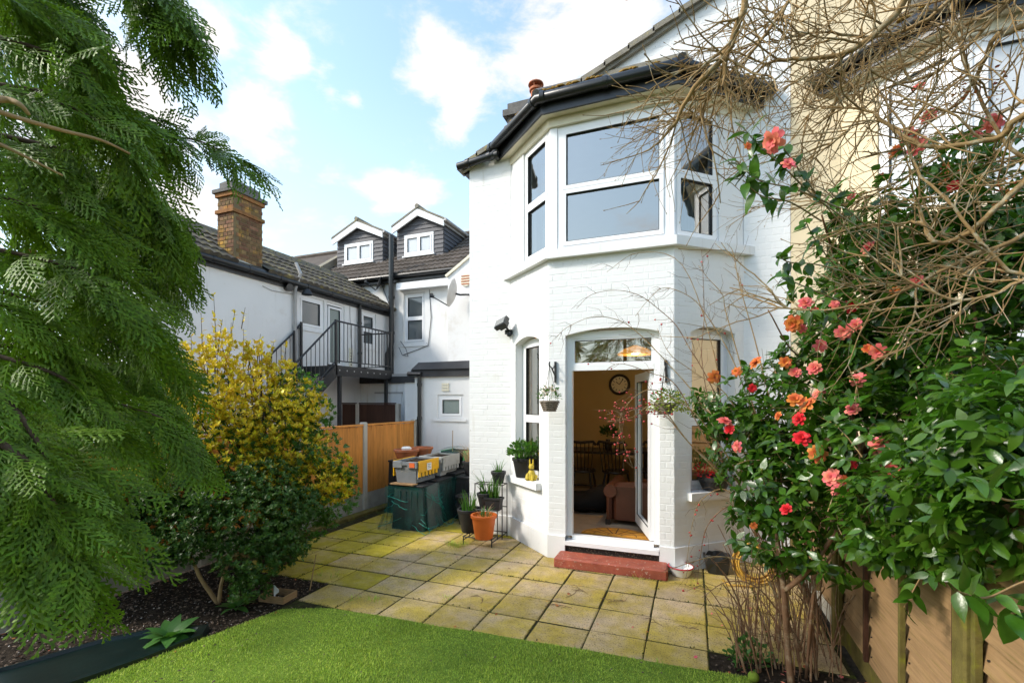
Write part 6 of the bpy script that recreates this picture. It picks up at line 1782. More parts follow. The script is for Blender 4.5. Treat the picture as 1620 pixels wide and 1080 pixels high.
# outlying sprigs
def sprig(path, nl, L, r=.004):
    pts = smooth_path([at(*q) for q in path])
    tw.add(pts, r, r * .6)
    out = []
    for k in range(nl):
        i = int((len(pts) - 1) * (1 - .62 * (k / nl) ** 1.3)); p = pts[i]; dv = (pts[i] - pts[max(0, i - 2)]).normalized() if i > 0 else Vector((0, 0, 1))
        rad = Vector(NP.normal(0, 1, 3)); rad = (rad - dv * rad.dot(dv)).normalized()
        ax = dv * .45 + rad + Vector((0, 0, -.45))
        out.append((arr(p), np.array(ax), np.array(dv * .4 + Vector((0, 0, .8))) + NP.normal(0, .35, 3), L * RND.uniform(.75, 1.15)))
    return out
tw = Tubes()
ex = []
for path, nl in (([(1420, 400, 2.3), (1300, 320, 2.15), (1240, 265, 2.1), (1205, 235, 2.05), (1178, 205, 2.0)], 26), ([(1330, 330, 2.2), (1260, 300, 2.1), (1200, 285, 2.05), (1165, 255, 2.0)], 22), ([(1300, 350, 2.2), (1250, 320, 2.1), (1205, 310, 2.05), (1175, 285, 2.0)], 14),
                 ([(1400, 430, 2.3), (1310, 330, 2.2), (1265, 270, 2.1), (1240, 235, 2.05)], 22), ([(1400, 450, 2.3), (1300, 420, 2.15), (1250, 415, 2.1), (1232, 405, 2.1)], 12), ([(1340, 480, 2.3), (1265, 450, 2.2), (1228, 432, 2.15)], 9),
                 ([(1450, 420, 2.5), (1350, 340, 2.4), (1310, 300, 2.3)], 18), ([(1450, 420, 2.6), (1400, 330, 2.5), (1380, 270, 2.5)], 14), ([(1480, 360, 2.6), (1440, 270, 2.6), (1420, 215, 2.6)], 12), ([(1560, 380, 2.5), (1540, 280, 2.5), (1530, 210, 2.5)], 12),
                 ([(1420, 520, 2.7), (1330, 430, 2.6), (1290, 380, 2.5), (1270, 340, 2.45)], 20), ([(1400, 560, 2.7), (1320, 500, 2.6), (1280, 490, 2.55)], 14)):
    ex += sprig(path, nl, .085)
for path, nl in (([(1700, 900, 1.25), (1620, 920, 1.2), (1560, 945, 1.17), (1515, 935, 1.15)], 11), ([(1700, 800, 1.3), (1640, 790, 1.25), (1590, 790, 1.2), (1545, 760, 1.2)], 11), ([(1700, 940, 1.2), (1650, 960, 1.15), (1600, 970, 1.15)], 8),
                 ([(1620, 850, 1.8), (1560, 880, 1.75), (1520, 885, 1.72)], 7), ([(1560, 820, 2.0), (1500, 860, 1.9), (1465, 870, 1.85)], 9), ([(1520, 820, 2.1), (1470, 890, 2.05), (1430, 960, 1.98)], 13)):
    ex += sprig(path, nl, .088)
P_ = np.concatenate([P_, [e[0] for e in ex]]); A_ = np.concatenate([A_, [e[1] for e in ex]]); N_ = np.concatenate([N_, [e[2] for e in ex]]); L_ = np.concatenate([L_, [e[3] for e in ex]])
leaf_parts(camel, 'leaf', 'foliage', CAM_LEAVES, 'camellia', P_, A_, N_, L_, 300)
# trunks and inner limbs
mb = MB()
root = ground(1252, 1078); root.z = -.02
hub = at(1240, 935, 3.02)
trunks = [([root, root + Vector((-.02, .02, .25)), hub, at(1232, 880, 3.1), at(1225, 780, 3.3)], .022, .012), ([hub, at(1275, 905, 2.95), at(1310, 860, 2.9), at(1370, 760, 2.8)], .017, .01),
          ([root + Vector((.10, .1, 0)), at(1285, 960, 3.0), at(1300, 900, 2.95), at(1390, 790, 2.7)], .010, .006), ([at(1420, 760, 2.6), at(1470, 740, 2.3), at(1560, 640, 2.3)], .010, .008),
          ([at(1225, 780, 3.3), at(1190, 690, 3.5), at(1150, 640, 3.7)], .012, .006), ([at(1370, 760, 2.8), at(1330, 560, 3.2), at(1320, 420, 3.4), at(1300, 340, 3.2)], .012, .006), ([at(1560, 640, 2.3), at(1540, 480, 2.7), at(1530, 350, 3.0)], .012, .006),
          ([at(1330, 560, 3.2), at(1260, 560, 3.4), at(1215, 490, 3.3)], .009, .004)]
for pts, r0, r1 in trunks:
    q = smooth_path(pts); MB.tube(mb, q, taper(len(q), r0, r1), 8)
mb.build('trunk', 'bark_red', camel, smooth=True)
for p, o_ in tips[:700]:
    b = p - o_ * NP.uniform(.1, .22) + NP.normal(0, .03, 3); tw.add([Vector(b), Vector((b + p) / 2 + NP.normal(0, .008, 3)), Vector(p)], .0032, .0018, 4)
o = tw.mb.build('twigs', 'bark', camel); o['kind'] = 'stuff'
# flowers
def flower_mesh(mat, seed, open_=1.0):
    r = random.Random(seed); V = []; F = []
    for ring_, (n, tilt, L, w_, z0) in enumerate(((7, .25, 1.0, .62, 0), (6, .62, .86, .55, .05), (5, .98, .66, .46, .1), (4, 1.25, .42, .34, .13))):
        for k in range(n):
            a = 6.283 * k / n + ring_ * .5 + r.uniform(-.15, .15); t_ = tilt * open_ + r.uniform(-.16, .16)
            ca, sa_ = math.cos(a), math.sin(a); n0 = len(V)
            for i in range(4):
                y = i / 3; L_ = L * r.uniform(.93, 1.05)
                rad = y * L_ * math.cos(t_ + .35 * (1 - y)); zz = z0 + y * L_ * math.sin(t_ + .35 * (1 - y)) - .10 * y * y
                wv = w_ * (0.16, .72, 1.0, .62)[i] * .5
                for sx, dz in ((-1, .07), (0, -.02), (1, .07)):
                    V.append((ca * rad - sa_ * wv * sx, sa_ * rad + ca * wv * sx, zz + dz * wv * 2 + r.uniform(-.03, .03)))
            for i in range(3):
                for j in range(2):
                    q = n0 + i * 3 + j; F.append((q, q + 1, q + 4, q + 3))
    return np_mesh('flower', np.array(V), tris(F), mat, True)
FLW = {m_: [flower_mesh(m_, 3 + i, o_) for i, o_ in enumerate((1.0, .8, 1.15))] for m_ in ('petal_pink', 'petal_orange', 'petal_red')}
FL_POS = [(1225, 222, 2.1, 'pink', .95), (1247, 260, 2.1, 'pink', .6), (1182, 232, 2.1, 'orange', .35), (1274, 480, 3.2, 'pink', .9), (1288, 494, 3.2, 'red', .7), (1320, 482, 3.2, 'pink', .7), (1347, 484, 3.2, 'red', .9), (1256, 512, 3.1, 'orange', 1.1),
          (1270, 520, 3.1, 'pink', .6), (1335, 525, 3.15, 'pink', 1.0), (1355, 515, 3.1, 'pink', .9), (1297, 547, 3.15, 'pink', .85), (1197, 574, 3.35, 'orange', .95), (1129, 596, 3.5, 'orange', .95), (1166, 588, 3.45, 'orange', .7), (1242, 573, 3.3, 'orange', .8),
          (1258, 590, 3.3, 'pink', .8), (1290, 583, 3.25, 'pink', 1.0), (1372, 552, 3.0, 'orange', .6), (1390, 556, 2.95, 'pink', 1.0), (1358, 601, 2.95, 'pink', .9), (1190, 614, 3.35, 'red', .6), (1296, 623, 3.1, 'pink', .9), (1258, 634, 3.15, 'orange', 1.05),
          (1277, 640, 3.12, 'orange', 1.1), (1265, 663, 3.1, 'red', .9), (1350, 649, 2.85, 'pink', .85), (1146, 668, 3.5, 'pink', 1.05), (1155, 680, 3.48, 'red', .8), (1167, 706, 3.35, 'pink', .85), (1268, 694, 3.0, 'red', 1.0), (1232, 658, 3.2, 'orange', .6),
          (1293, 718, 2.92, 'orange', 1.05), (1392, 704, 2.65, 'pink', 1.0), (1408, 746, 2.55, 'pink', 1.0), (1316, 755, 2.85, 'pink', 1.0), (1330, 775, 2.8, 'pink', 1.0), (1335, 762, 2.82, 'orange', .8), (1245, 806, 2.95, 'red', .75), (1192, 831, 3.2, 'orange', .5),
          (1375, 393, 3.1, 'pink', .9), (1452, 445, 2.8, 'pink', .7), (1440, 215, 3.0, 'pink', 1.1), (1452, 232, 3.0, 'pink', 1.1), (1420, 240, 3.0, 'orange', .9), (1570, 195, 2.8, 'pink', 1.0), (1455, 140, 3.0, 'pink', .8), (1470, 185, 3.0, 'pink', .9), (1510, 295, 2.9, 'red', .7), (1416, 460, 2.9, 'orange', .5), (1350, 735, 2.8, 'red', .5), (1545, 215, 2.8, 'pink', .6), (1395, 280, 3.0, 'pink', .5), (1347, 310, 3.0, 'pink', .5)]
for px, py, d, c_, s_ in FL_POS:
    m_ = 'petal_' + c_; p = at(px, py, d - .21)
    fc = (Vector((0, 0, CAMH)) - p).normalized() * .7 + Vector((RND.uniform(-.7, .5), RND.uniform(-.5, .4), RND.uniform(-.1, .9)))
    z_ = np.array([[*fc]]); y_ = NP.normal(0, 1, (1, 3))
    fr = frames(np.cross(z_, y_), z_)[0]
    placed('flower', RND.choice(FLW[m_]), p, fr, .053 * s_, camel)
# buds
mb = MB()
for p, o_ in tips[:260]:
    if RND.random() < .4: mb.lathe([(.001, 0), (.006, .003), (.0075, .009), (.004, .016), (.001, .02)], p, 6)
o = mb.build('buds', 'golden_green', camel, smooth=True); o['kind'] = 'stuff'

# ---- bare tree leaning over from the right
bt = thing('bare_tree', (1.85, 2.95, 0), 'bare leafless tree with tangled olive branches overhanging from the top right', 'tree')
LIMBS = [([(1460, -30, 2.3), (1402, 37, 2.4), (1335, 85, 2.5), (1284, 93, 2.55), (1217, 107, 2.65), (1180, 130, 2.7), (1120, 170, 2.75)], .019, .004),
         ([(1190, -60, 2.3), (1174, 20, 2.35), (1160, 70, 2.4), (1147, 98, 2.42)], .017, .015), ([(1160, 70, 2.4), (1100, 145, 2.5), (1059, 208, 2.6), (1018, 241, 2.65)], .014, .004),
         ([(1290, -30, 2.6), (1225, 35, 2.6), (1175, 90, 2.6), (1140, 130, 2.6), (1090, 180, 2.65), (1040, 192, 2.7)], .012, .003),
         ([(1700, 170, 2.0), (1620, 185, 2.1), (1569, 218, 2.2), (1476, 233, 2.3), (1421, 202, 2.4), (1370, 178, 2.5), (1312, 170, 2.6)], .018, .004),
         ([(1700, 20, 2.2), (1600, 45, 2.3), (1575, 60, 2.3), (1555, 110, 2.4), (1520, 160, 2.5), (1460, 200, 2.6), (1400, 260, 2.7)], .017, .004),
         ([(1700, 180, 2.0), (1640, 260, 2.1), (1580, 320, 2.2), (1520, 375, 2.3), (1480, 385, 2.35), (1460, 358, 2.4), (1420, 355, 2.5), (1360, 365, 2.6)], .018, .004),
         ([(1700, -40, 2.6), (1580, 10, 2.6), (1500, 60, 2.7), (1420, 110, 2.8), (1330, 150, 2.9), (1270, 190, 3.0)], .016, .003),
         ([(1560, -60, 2.5), (1470, 30, 2.6), (1380, 60, 2.7), (1300, 55, 2.7), (1240, 60, 2.75), (1160, 80, 2.8)], .013, .003),
         ([(1700, 330, 2.2), (1600, 380, 2.3), (1500, 420, 2.4), (1400, 470, 2.5), (1300, 490, 2.6), (1215, 487, 2.8)], .014, .004),
         ([(1700, 450, 2.1), (1600, 430, 2.2), (1500, 330, 2.3), (1440, 240, 2.4), (1450, 150, 2.4)], .013, .003),
         ([(1310, -50, 2.9), (1290, 60, 2.9), (1284, 100, 2.9), (1290, 140, 2.9)], .008, .003), ([(1390, -40, 2.4), (1385, 30, 2.4), (1378, 110, 2.45), (1390, 200, 2.5)], .009, .003),
         ([(1700, 100, 3.0), (1550, 200, 3.0), (1400, 300, 3.1), (1320, 330, 3.2), (1262, 300, 3.3)], .013, .003), ([(1700, 260, 2.3), (1600, 230, 2.4), (1540, 120, 2.5), (1500, 20, 2.6), (1480, -60, 2.7)], .012, .004),
         ([(1640, -60, 2.2), (1560, 40, 2.3), (1480, 110, 2.4), (1400, 140, 2.5), (1330, 220, 2.6), (1280, 250, 2.7)], .011, .003), ([(1700, 400, 2.0), (1620, 440, 2.1), (1520, 470, 2.2), (1430, 440, 2.3), (1370, 400, 2.4)], .012, .003)]
twb = Tubes(); limb_paths = []
trunk = [Vector((1.86, 2.95, -.05)), Vector((1.84, 2.93, 1.2)), Vector((1.8, 2.9, 2.4)), Vector((1.74, 2.95, 3.6)), Vector((1.6, 3.0, 4.8))]
mb = MB(); q = smooth_path(trunk); mb.tube(q, taper(len(q), .085, .035), 12); mb.build('trunk', 'bark', bt, smooth=True)
for pts, r0, r1 in LIMBS:
    w_ = [at(*p) for p in pts]
    if pts[0] != (1160, 70, 2.4):
        tz = max(1.0, min(4.7, w_[0].z - .25)); i = min(range(len(q)), key=lambda k: abs(q[k].z - tz)); w_ = [q[i], q[i].lerp(w_[0], .55) + Vector((0, 0, .06))] + w_
    for k in range(1, len(w_) - 1): w_[k] = w_[k] + Vector(NP.normal(0, .01, 3))
    sp = smooth_path(w_, 5)
    for k in range(1, len(sp) - 1): sp[k] = sp[k] + Vector(NP.normal(0, .004, 3))
    m_ = MB(); m_.tube(sp, taper(len(sp), r0 * 1.15, r1), 8); m_.build('limb', 'bark', bt, smooth=True)
    limb_paths.append((sp, r0, r1))
def twig(p, d, L, r, lev):
    n = max(3, int(L / .055)); pts = [p.copy()]; dv = d.normalized(); q = p.copy()
    bend = Vector(NP.normal(0, .035, 3))
    for k in range(n):
        dv = (dv + bend * .5 + Vector(NP.normal(0, .12, 3))).normalized(); q = q + dv * (L / n); pts.append(q.copy())
    twb.add(pts, r, r * .45, 5 if r > .003 else 4)
    if lev > 0:
        for k in range(1, n):
            if RND.random() < .55:
                s_ = Vector(NP.normal(0, 1, 3)); s_ = (s_ - dv * s_.dot(dv)).normalized()
                twig(pts[k], (pts[k] - pts[k - 1]).normalized() * .75 + s_ * .75, L * RND.uniform(.3, .6), max(.0012, r * .58), lev - 1)
    else:
        twb.add([q, q + dv * .012], r * .45 + .0018, r * .45 + .0005, 4)        # bud
    return pts
for sp, r0, r1 in limb_paths:
    ln = sum((sp[i + 1] - sp[i]).length for i in range(len(sp) - 1))
    for k in range(int(ln / .06)):
        i = RND.randint(6 if len(sp) > 30 else 1, len(sp) - 2); dv = (sp[i + 1] - sp[i]).normalized()
        pj = project(sp[i])
        if pj and (pj[0] > 1660 or pj[1] < -60): continue
        s_ = Vector(NP.normal(0, 1, 3)); s_ = (s_ - dv * s_.dot(dv)).normalized()
        twig(sp[i], dv * .8 + s_ * .8, RND.uniform(.18, .62), RND.uniform(.0028, .0066), 2 if RND.random() < .3 else 1)
    twig(sp[-1], (sp[-1] - sp[-2]), .25, r1 * .9, 2)
o = twb.mb.build('twigs', 'bark', bt, smooth=True); o['kind'] = 'stuff'
fallen_pts = []
for (px, py, d, n_, s_) in ((1522, 150, 2.45, 40, .05), (1580, 135, 2.4, 40, .06), (1500, 275, 2.4, 26, .04), (1590, 300, 2.2, 26, .04), (1578, 425, 2.3, 16, .03)):
    c = arr(at(px, py, d)); pos = c + NP.normal(0, s_ * .5, (n_, 3)) * np.array([1, 1, 1.5])
    V, T = spread([LEAF_ROUND], np.zeros(n_, int), pos, frames(NP.normal(0, 1, (n_, 3)), NP.normal(0, 1, (n_, 3))), NP.uniform(.01, .024, n_))
    o = np_obj('dead_flower_head', V, T, 'dead_leaf', bt); o['kind'] = 'stuff'

# ---- rose with red hips, arching canes in front of the door
rb = thing('hip_rose', (.42, 3.75, 0), 'sprawling leafless rose with arching thin canes and red hips by the door', 'shrub')
CANES = [[(1240, 1000, 3.5), (1240, 920, 3.55), (1215, 800, 3.65), (1160, 680, 3.75), (1112, 585, 3.85), (1091, 551, 3.9), (1070, 515, 3.95), (1042, 489, 4.0), (1011, 467, 4.0), (974, 459, 4.05), (936, 466, 4.1), (912, 488, 4.1)],
         [(1235, 1000, 3.5), (1220, 850, 3.6), (1160, 720, 3.7), (1100, 625, 3.8), (1057, 575, 3.9), (1042, 559, 3.9), (1011, 528, 3.95), (980, 507, 4.0), (938, 501, 4.0), (897, 518, 4.05), (878, 536, 4.05)],
         [(1250, 1000, 3.5), (1230, 800, 3.6), (1200, 680, 3.65), (1164, 580, 3.7), (1143, 538, 3.75), (1120, 502, 3.8), (1094, 471, 3.85), (1052, 455, 3.9), (1026, 474, 3.9), (1005, 500, 3.9)],
         [(1240, 980, 3.6), (1220, 900, 3.6), (1150, 750, 3.7), (1112, 585, 3.75), (1114, 502, 3.75), (1112, 430, 3.75), (1110, 395, 3.75)], [(1245, 980, 3.55), (1220, 750, 3.6), (1174, 585, 3.65), (1148, 492, 3.7), (1143, 466, 3.7), (1120, 440, 3.75), (1105, 420, 3.8)],
         [(1240, 990, 3.5), (1235, 900, 3.5), (1180, 770, 3.6), (1110, 665, 3.7), (1062, 628, 3.75), (1030, 616, 3.8), (1005, 627, 3.8), (985, 650, 3.8), (980, 672, 3.8), (988, 705, 3.8), (1002, 740, 3.8)],
         [(1220, 880, 3.55), (1150, 760, 3.65), (1090, 700, 3.7), (1050, 655, 3.75), (1012, 645, 3.8), (985, 655, 3.8), (960, 655, 3.8)], [(1150, 760, 3.65), (1090, 700, 3.7), (1040, 640, 3.7), (1000, 660, 3.75), (960, 667, 3.8)],
         [(1240, 990, 3.6), (1190, 830, 3.7), (1150, 775, 3.75), (1110, 790, 3.8), (1095, 830, 3.85), (1085, 900, 3.85)], [(1240, 980, 3.6), (1200, 850, 3.7), (1160, 800, 3.75), (1120, 830, 3.8), (1108, 880, 3.85), (1102, 930, 3.85)],
         [(1240, 960, 3.6), (1210, 800, 3.65), (1150, 690, 3.75), (1130, 560, 3.8), (1080, 420, 3.9), (1010, 400, 4.0), (960, 430, 4.0)], [(1250, 980, 3.4), (1230, 820, 3.5), (1160, 640, 3.6), (1100, 590, 3.65), (1060, 560, 3.7), (1040, 520, 3.75)],
         [(1245, 960, 3.4), (1190, 800, 3.5), (1120, 700, 3.6), (1070, 610, 3.65), (1030, 590, 3.7), (980, 575, 3.75), (952, 592, 3.75)], [(1250, 940, 3.3), (1230, 700, 3.4), (1200, 560, 3.5), (1170, 450, 3.55), (1160, 400, 3.6), (1150, 385, 3.6)],
         [(1250, 980, 3.3), (1200, 900, 3.35), (1140, 880, 3.4), (1090, 890, 3.4), (1050, 905, 3.45)], [(1255, 1000, 3.3), (1200, 930, 3.3), (1150, 920, 3.35), (1110, 945, 3.35)]]
twr = Tubes(); hips = []
for ci, pts in enumerate(CANES):
    sp = smooth_path([at(*p) for p in pts], 5)
    m_ = MB(); m_.tube(sp, taper(len(sp), .0066, .0017), 6); m_.build('cane', 'bark' if ci % 3 else 'bark_red', rb, smooth=True)
    for k in range(int(len(sp) * .55)):
        i = RND.randint(len(sp) // 3, len(sp) - 2); dv = (sp[i + 1] - sp[i]).normalized(); s_ = Vector(NP.normal(0, 1, 3)); s_ = (s_ - dv * s_.dot(dv)).normalized()
        L = RND.uniform(.05, .22); p = sp[i]; e_ = [p, p + (dv * .7 + s_).normalized() * L * .5, p + (dv * 1.1 + s_ * .9 + Vector((0, 0, -.15))).normalized() * L]
        twr.add(e_, .0017, .0009, 4)
        if RND.random() < (.75 if ci in (5, 6, 7) else .10): hips.append(e_[2])
    if ci in (5, 6, 7):
        for k in range(len(sp) * 2 // 3):
            p = sp[RND.randint(len(sp) // 2, len(sp) - 1)]; e_ = p + Vector((RND.uniform(-.07, .07), RND.uniform(-.05, .05), RND.uniform(-.06, .08))); twr.add([p, e_], .0011, .0009, 4); hips.append(e_)
    if ci in (8, 9):
        for k in range(9): hips.append(sp[RND.randint(len(sp) // 2, len(sp) - 1)] + Vector((RND.uniform(-.02, .02), 0, RND.uniform(-.03, .0))))
o = twr.mb.build('twigs', 'twig', rb); o['kind'] = 'stuff'
hm_ = MB(); hm_.lathe([(.001, 0), (.5, .15), (.62, .6), (.45, 1.05), (.16, 1.25), (.22, 1.4), (.001, 1.35)], (0, 0, -.7), 8)
hme = bpy.data.meshes.new('rose_hip'); hme.from_pydata(hm_.v, [], hm_.f); hme.materials.append(M['berry']); hme.polygons.foreach_set('use_smooth', [True] * len(hme.polygons))
for p in hips[:290]:
    placed('rose_hip', hme, p, np.array(Matrix.Rotation(RND.uniform(0, 3), 3, 'X') @ Matrix.Rotation(RND.uniform(0, 3), 3, 'Y')), RND.uniform(.010, .0155), rb)
# ---- thicket of bare stems at the foot of the camellia
tk = Tubes()
for k in range(120):
    b = ground(RND.uniform(1165, 1335), RND.uniform(985, 1078)); b.x = min(b.x, .92)
    h = RND.uniform(.25, .95); le = Vector((RND.uniform(-.28, .16), RND.uniform(-.12, .2), 0))
    pts = [b, b + le * .25 + Vector((0, 0, h * .4)), b + le * .6 + Vector((0, 0, h * .75)) + Vector(NP.normal(0, .02, 3)), b + le + Vector((0, 0, h))]
    pts = smooth_path(pts, 3); r = RND.choice((.002, .003, .003, .005, .008)); tk.add(pts, r, r * .5, 5)
    for j in range(RND.randint(0, 4)):
        i = RND.randint(3, len(pts) - 1); tk.add([pts[i], pts[i] + Vector((RND.uniform(-.14, .1), RND.uniform(-.08, .08), RND.uniform(-.03, .14)))], .0016, .0008, 4)
t = tk.mb.build('bare_stems', 'bark_red', smooth=True)
tag(t, 'thicket of thin bare brown stems rising at the foot of the camellia', 'shrub', kind='stuff')
c = ground(1185, 1045); t = thing('ground_plant', c, 'low pale green plant on the soil at the corner of the paving', 'plant')
leafy(t, 'foliage', (c.x, c.y, .02), 170, .15, .045, 'soft_leaf', .7, .6)

# ---- shrubs on the left
def shrub_leaves(parent, name, blobs, n, per, L, mat, rej=None, **k):
    P_, A_, N_, L_, tips = shoots(blobs, n, per, L, rej, **k)
    V, T = spread(SMALL_LEAVES, NP.integers(0, 2, len(P_)), P_, frames(A_, N_), L_)
    o = np_obj(name, V, T, mat, parent); o['kind'] = 'stuff'; return tips
rej_f = lambda p: (p[0] < -4.98 and p[2] < 1.55) or p[2] < .12 or p[0] < -6
gs = thing('golden_shrub', (-4.35, 3.9, 0), 'variegated golden and green evergreen shrub in front of the orange fence', 'shrub')
GB = [blob(*b) for b in ((330, 610, 4.6, 55), (300, 570, 4.7, 30), (395, 600, 4.9, 45), (420, 650, 4.9, 70), (360, 690, 4.7, 70), (455, 700, 5.0, 60), (500, 765, 5.0, 45), (430, 770, 4.8, 65), (300, 680, 4.5, 55), (265, 730, 4.4, 45), (240, 745, 4.3, 35), (530, 770, 5.1, 28), (475, 640, 5.0, 40), (350, 545, 4.75, 22), (410, 560, 4.9, 20), (445, 590, 5.0, 22), (285, 620, 4.5, 26), (540, 735, 5.1, 18), (390, 555, 4.85, 16), (225, 700, 4.3, 30), (200, 760, 4.25, 25))]
tg = shrub_leaves(gs, 'golden_foliage', GB, 3300, 7, .046, 'golden', rej_f, up=.9, droop=-.1, cone=.7, spread_=.75)
GG = [blob(*b) for b in ((470, 625, 5.15, 42), (505, 650, 5.2, 25), (490, 720, 5.1, 55), (520, 785, 5.1, 45), (440, 700, 5.0, 60), (370, 720, 4.8, 60), (470, 820, 4.8, 50), (545, 750, 5.15, 20), (330, 640, 4.75, 50))]
shrub_leaves(gs, 'green_foliage', GG, 2000, 7, .045, 'green_leaf', rej_f, up=.8, droop=-.05, cone=.65, spread_=.75)
tk = Tubes()
P2, A2, N2, L2 = [], [], [], []
for (x0, y0, x1, y1, d, n_) in (*((x_ + RND.uniform(-8, 8), 640 - abs(x_ - 380) * .1, x_ + RND.uniform(-14, 14), y_ + RND.uniform(-25, 18), 4.7 + (x_ - 300) * .0025, 26) for x_, y_ in ((280, 560), (315, 545), (348, 520), (365, 535), (385, 545), (415, 545), (440, 560), (460, 575), (485, 600), (400, 560), (330, 560), (300, 590), (425, 580))), (340, 600, 338, 465, 4.75, 46), (355, 590, 372, 490, 4.8, 34), (325, 600, 318, 492, 4.75, 30), (405, 590, 412, 528, 4.95, 26), (425, 590, 433, 540, 4.95, 24), (300, 580, 290, 540, 4.7, 22), (465, 610, 470, 575, 5.1, 14), (345, 560, 352, 505, 4.8, 22), (392, 600, 395, 550, 4.9, 18), (382, 520, 388, 486, 4.85, 10)):
    a, b = at(x0, y0, d), at(x1, y1, d); tk.add([a, a.lerp(b, .5) + Vector(NP.normal(0, .012, 3)), b], .005, .002)
    for k in range(n_):
        f = RND.random(); p = a.lerp(b, f); r = NP.normal(0, 1, 3); r /= np.linalg.norm(r)
        P2.append(arr(p)); A2.append(r * .8 + np.array([0, 0, .8])); N2.append(np.array([0, 0, 1.0]) - r * .3 + NP.normal(0, .3, 3)); L2.append(RND.uniform(.03, .055))
V, T = spread(SMALL_LEAVES, NP.integers(0, 2, len(P2)), np.array(P2), frames(np.array(A2), np.array(N2)), np.array(L2)); o = np_obj('golden_shoots', V, T, 'golden', gs); o['kind'] = 'stuff'
for b in GB + GG:
    base = Vector((-4.35 + RND.uniform(-.15, .15), 3.95 + RND.uniform(-.15, .15), -.02)); c = Vector(b[0]); tk.add(smooth_path([base, base.lerp(c, .5) + Vector((0, 0, .12)), c], 4), .014, .004, 6)
tk.mb.build('branches', 'bark_dark', gs, smooth=True)
ds = thing('dark_shrub', (-3.95, 2.95, 0), 'low spreading dark green shrub with bare crooked stems in the left bed', 'shrub')
DB = [blob(*b, .75) for b in ((215, 780, 4.3, 50), (280, 770, 4.3, 60), (340, 780, 4.3, 60), (410, 815, 4.3, 75), (460, 800, 4.5, 45), (400, 880, 4.15, 55), (245, 815, 4.15, 45), (195, 840, 4.1, 35), (445, 865, 4.3, 40), (310, 830, 4.1, 50), (250, 870, 4.0, 45), (420, 760, 4.5, 50), (300, 865, 4.05, 35), (395, 930, 4.05, 32))]
shrub_leaves(ds, 'foliage', DB, 4200, 8, .036, 'dark_leaf', rej_f, up=.8, droop=-.05, cone=.5, spread_=.85)
tk = MB(); r0 = ground(346, 952); r0.z = -.02
for path, r in (([r0, at(318, 915, 4.15), at(300, 880, 4.15), at(262, 845, 4.2), at(215, 800, 4.3)], .020), ([r0, at(352, 915, 4.2), at(372, 870, 4.25), at(410, 810, 4.3)], .018), ([at(300, 880, 4.15), at(330, 840, 4.2), at(340, 790, 4.3)], .012), ([at(372, 870, 4.25), at(400, 880, 4.2), at(440, 860, 4.3)], .010)):
    q = smooth_path(path); tk.tube(q, taper(len(q), r, r * .4), 7)
tk.build('trunk', 'bark_tan', ds, smooth=True)
def rosette(px, py, n, L, label):
    c = ground(px, py); t = thing('rosette_plant', c, label, 'plant'); base = leaf_base(.26, .42, .3, .05, 5); me = np_mesh('leaf', *base, 'soft_leaf', True)
    for k in range(n):
        a = k * 2.4; el = .25 + .75 * k / n
        ax = np.array([[math.cos(a) * math.cos(el), math.sin(a) * math.cos(el), math.sin(el)]]); nr = np.array([[-math.cos(a) * math.sin(el), -math.sin(a) * math.sin(el), math.cos(el)]]) + NP.normal(0, .12, (1, 3))
        placed('leaf', me, c + Vector((math.cos(a) * .02, math.sin(a) * .02, .01)), frames(ax, nr)[0], L * RND.uniform(.7, 1.1), t)
rosette(268, 1008, 16, .21, 'larger broad leaved rosette plant beside the dark pond')
rosette(372, 962, 11, .15, 'smaller broad leaved rosette plant under the dark shrub')

# ---- cypress in the left foreground
def spray_base(pairs, step, seed, lw=.012, droop=.3):
    r = random.Random(seed); V = []; F = []
    def strip(p, d, nrm, L, w_, seg=1):
        s_ = d.cross(nrm).normalized(); n0 = len(V)
        V.extend([p - s_ * w_ * .55, p + s_ * w_ * .55, p + d * L * .6 + s_ * w_ * .6, p + d * L, p + d * L * .6 - s_ * w_ * .6]); F.append((n0, n0 + 1, n0 + 2, n0 + 3, n0 + 4))
    up = Vector((0, 0, 1)); sgn = 1
    for i in range(pairs * 2):
        t = (i + 1) / (pairs * 2 + 1.2); sgn = -sgn
        p = Vector((.03 * math.sin(t * 4), t, -droop * t * t))
        L = (.44 * (1 - t) ** .75 + .07) * r.uniform(.8, 1.12); a = math.radians(r.uniform(38, 52))
        d = Vector((sgn * math.sin(a), math.cos(a), -droop * t * 1.4)).normalized()
        q = p.copy(); n = max(2, int(L / step)); s2 = 1
        for k in range(n):
            f = k / n; d = (d + Vector((-sgn * .035, .06, -.035))).normalized(); q2 = q + d * (L / n)
            strip(q, d, up, L / n * 1.25, lw * (1.1 - .4 * f))
            if k > 0:
                for s2 in (-1, 1):
                    aa = math.radians(r.uniform(32, 46)) * s2; ca, sa_ = math.cos(aa), math.sin(aa)
                    dd = Vector((d.x * ca - d.y * sa_, d.x * sa_ + d.y * ca, d.z - .05)).normalized()
                    strip(q + d * (L / n) * (.25 if s2 > 0 else .7), dd, (up + Vector((0, 0, 0)) + Vector((r.uniform(-.5, .5), r.uniform(-.5, .5), 0))).normalized(), (.085 * (1 - .55 * f) + .015) * (.6 + .4 * (1 - t)) * r.uniform(.8, 1.15), lw)
            q = q2
    n0 = len(V)
    for k in range(7):
        t = k / 6; V.extend([Vector((.03 * math.sin(t * 4) - .008 * (1 - .6 * t), t, -droop * t * t + .003)), Vector((.03 * math.sin(t * 4) + .008 * (1 - .6 * t), t, -droop * t * t + .003))])
    for k in range(6): F.append((n0 + 2 * k, n0 + 2 * k + 1, n0 + 2 * k + 3, n0 + 2 * k + 2))
    return np.array([tuple(v) for v in V]), tris(F)
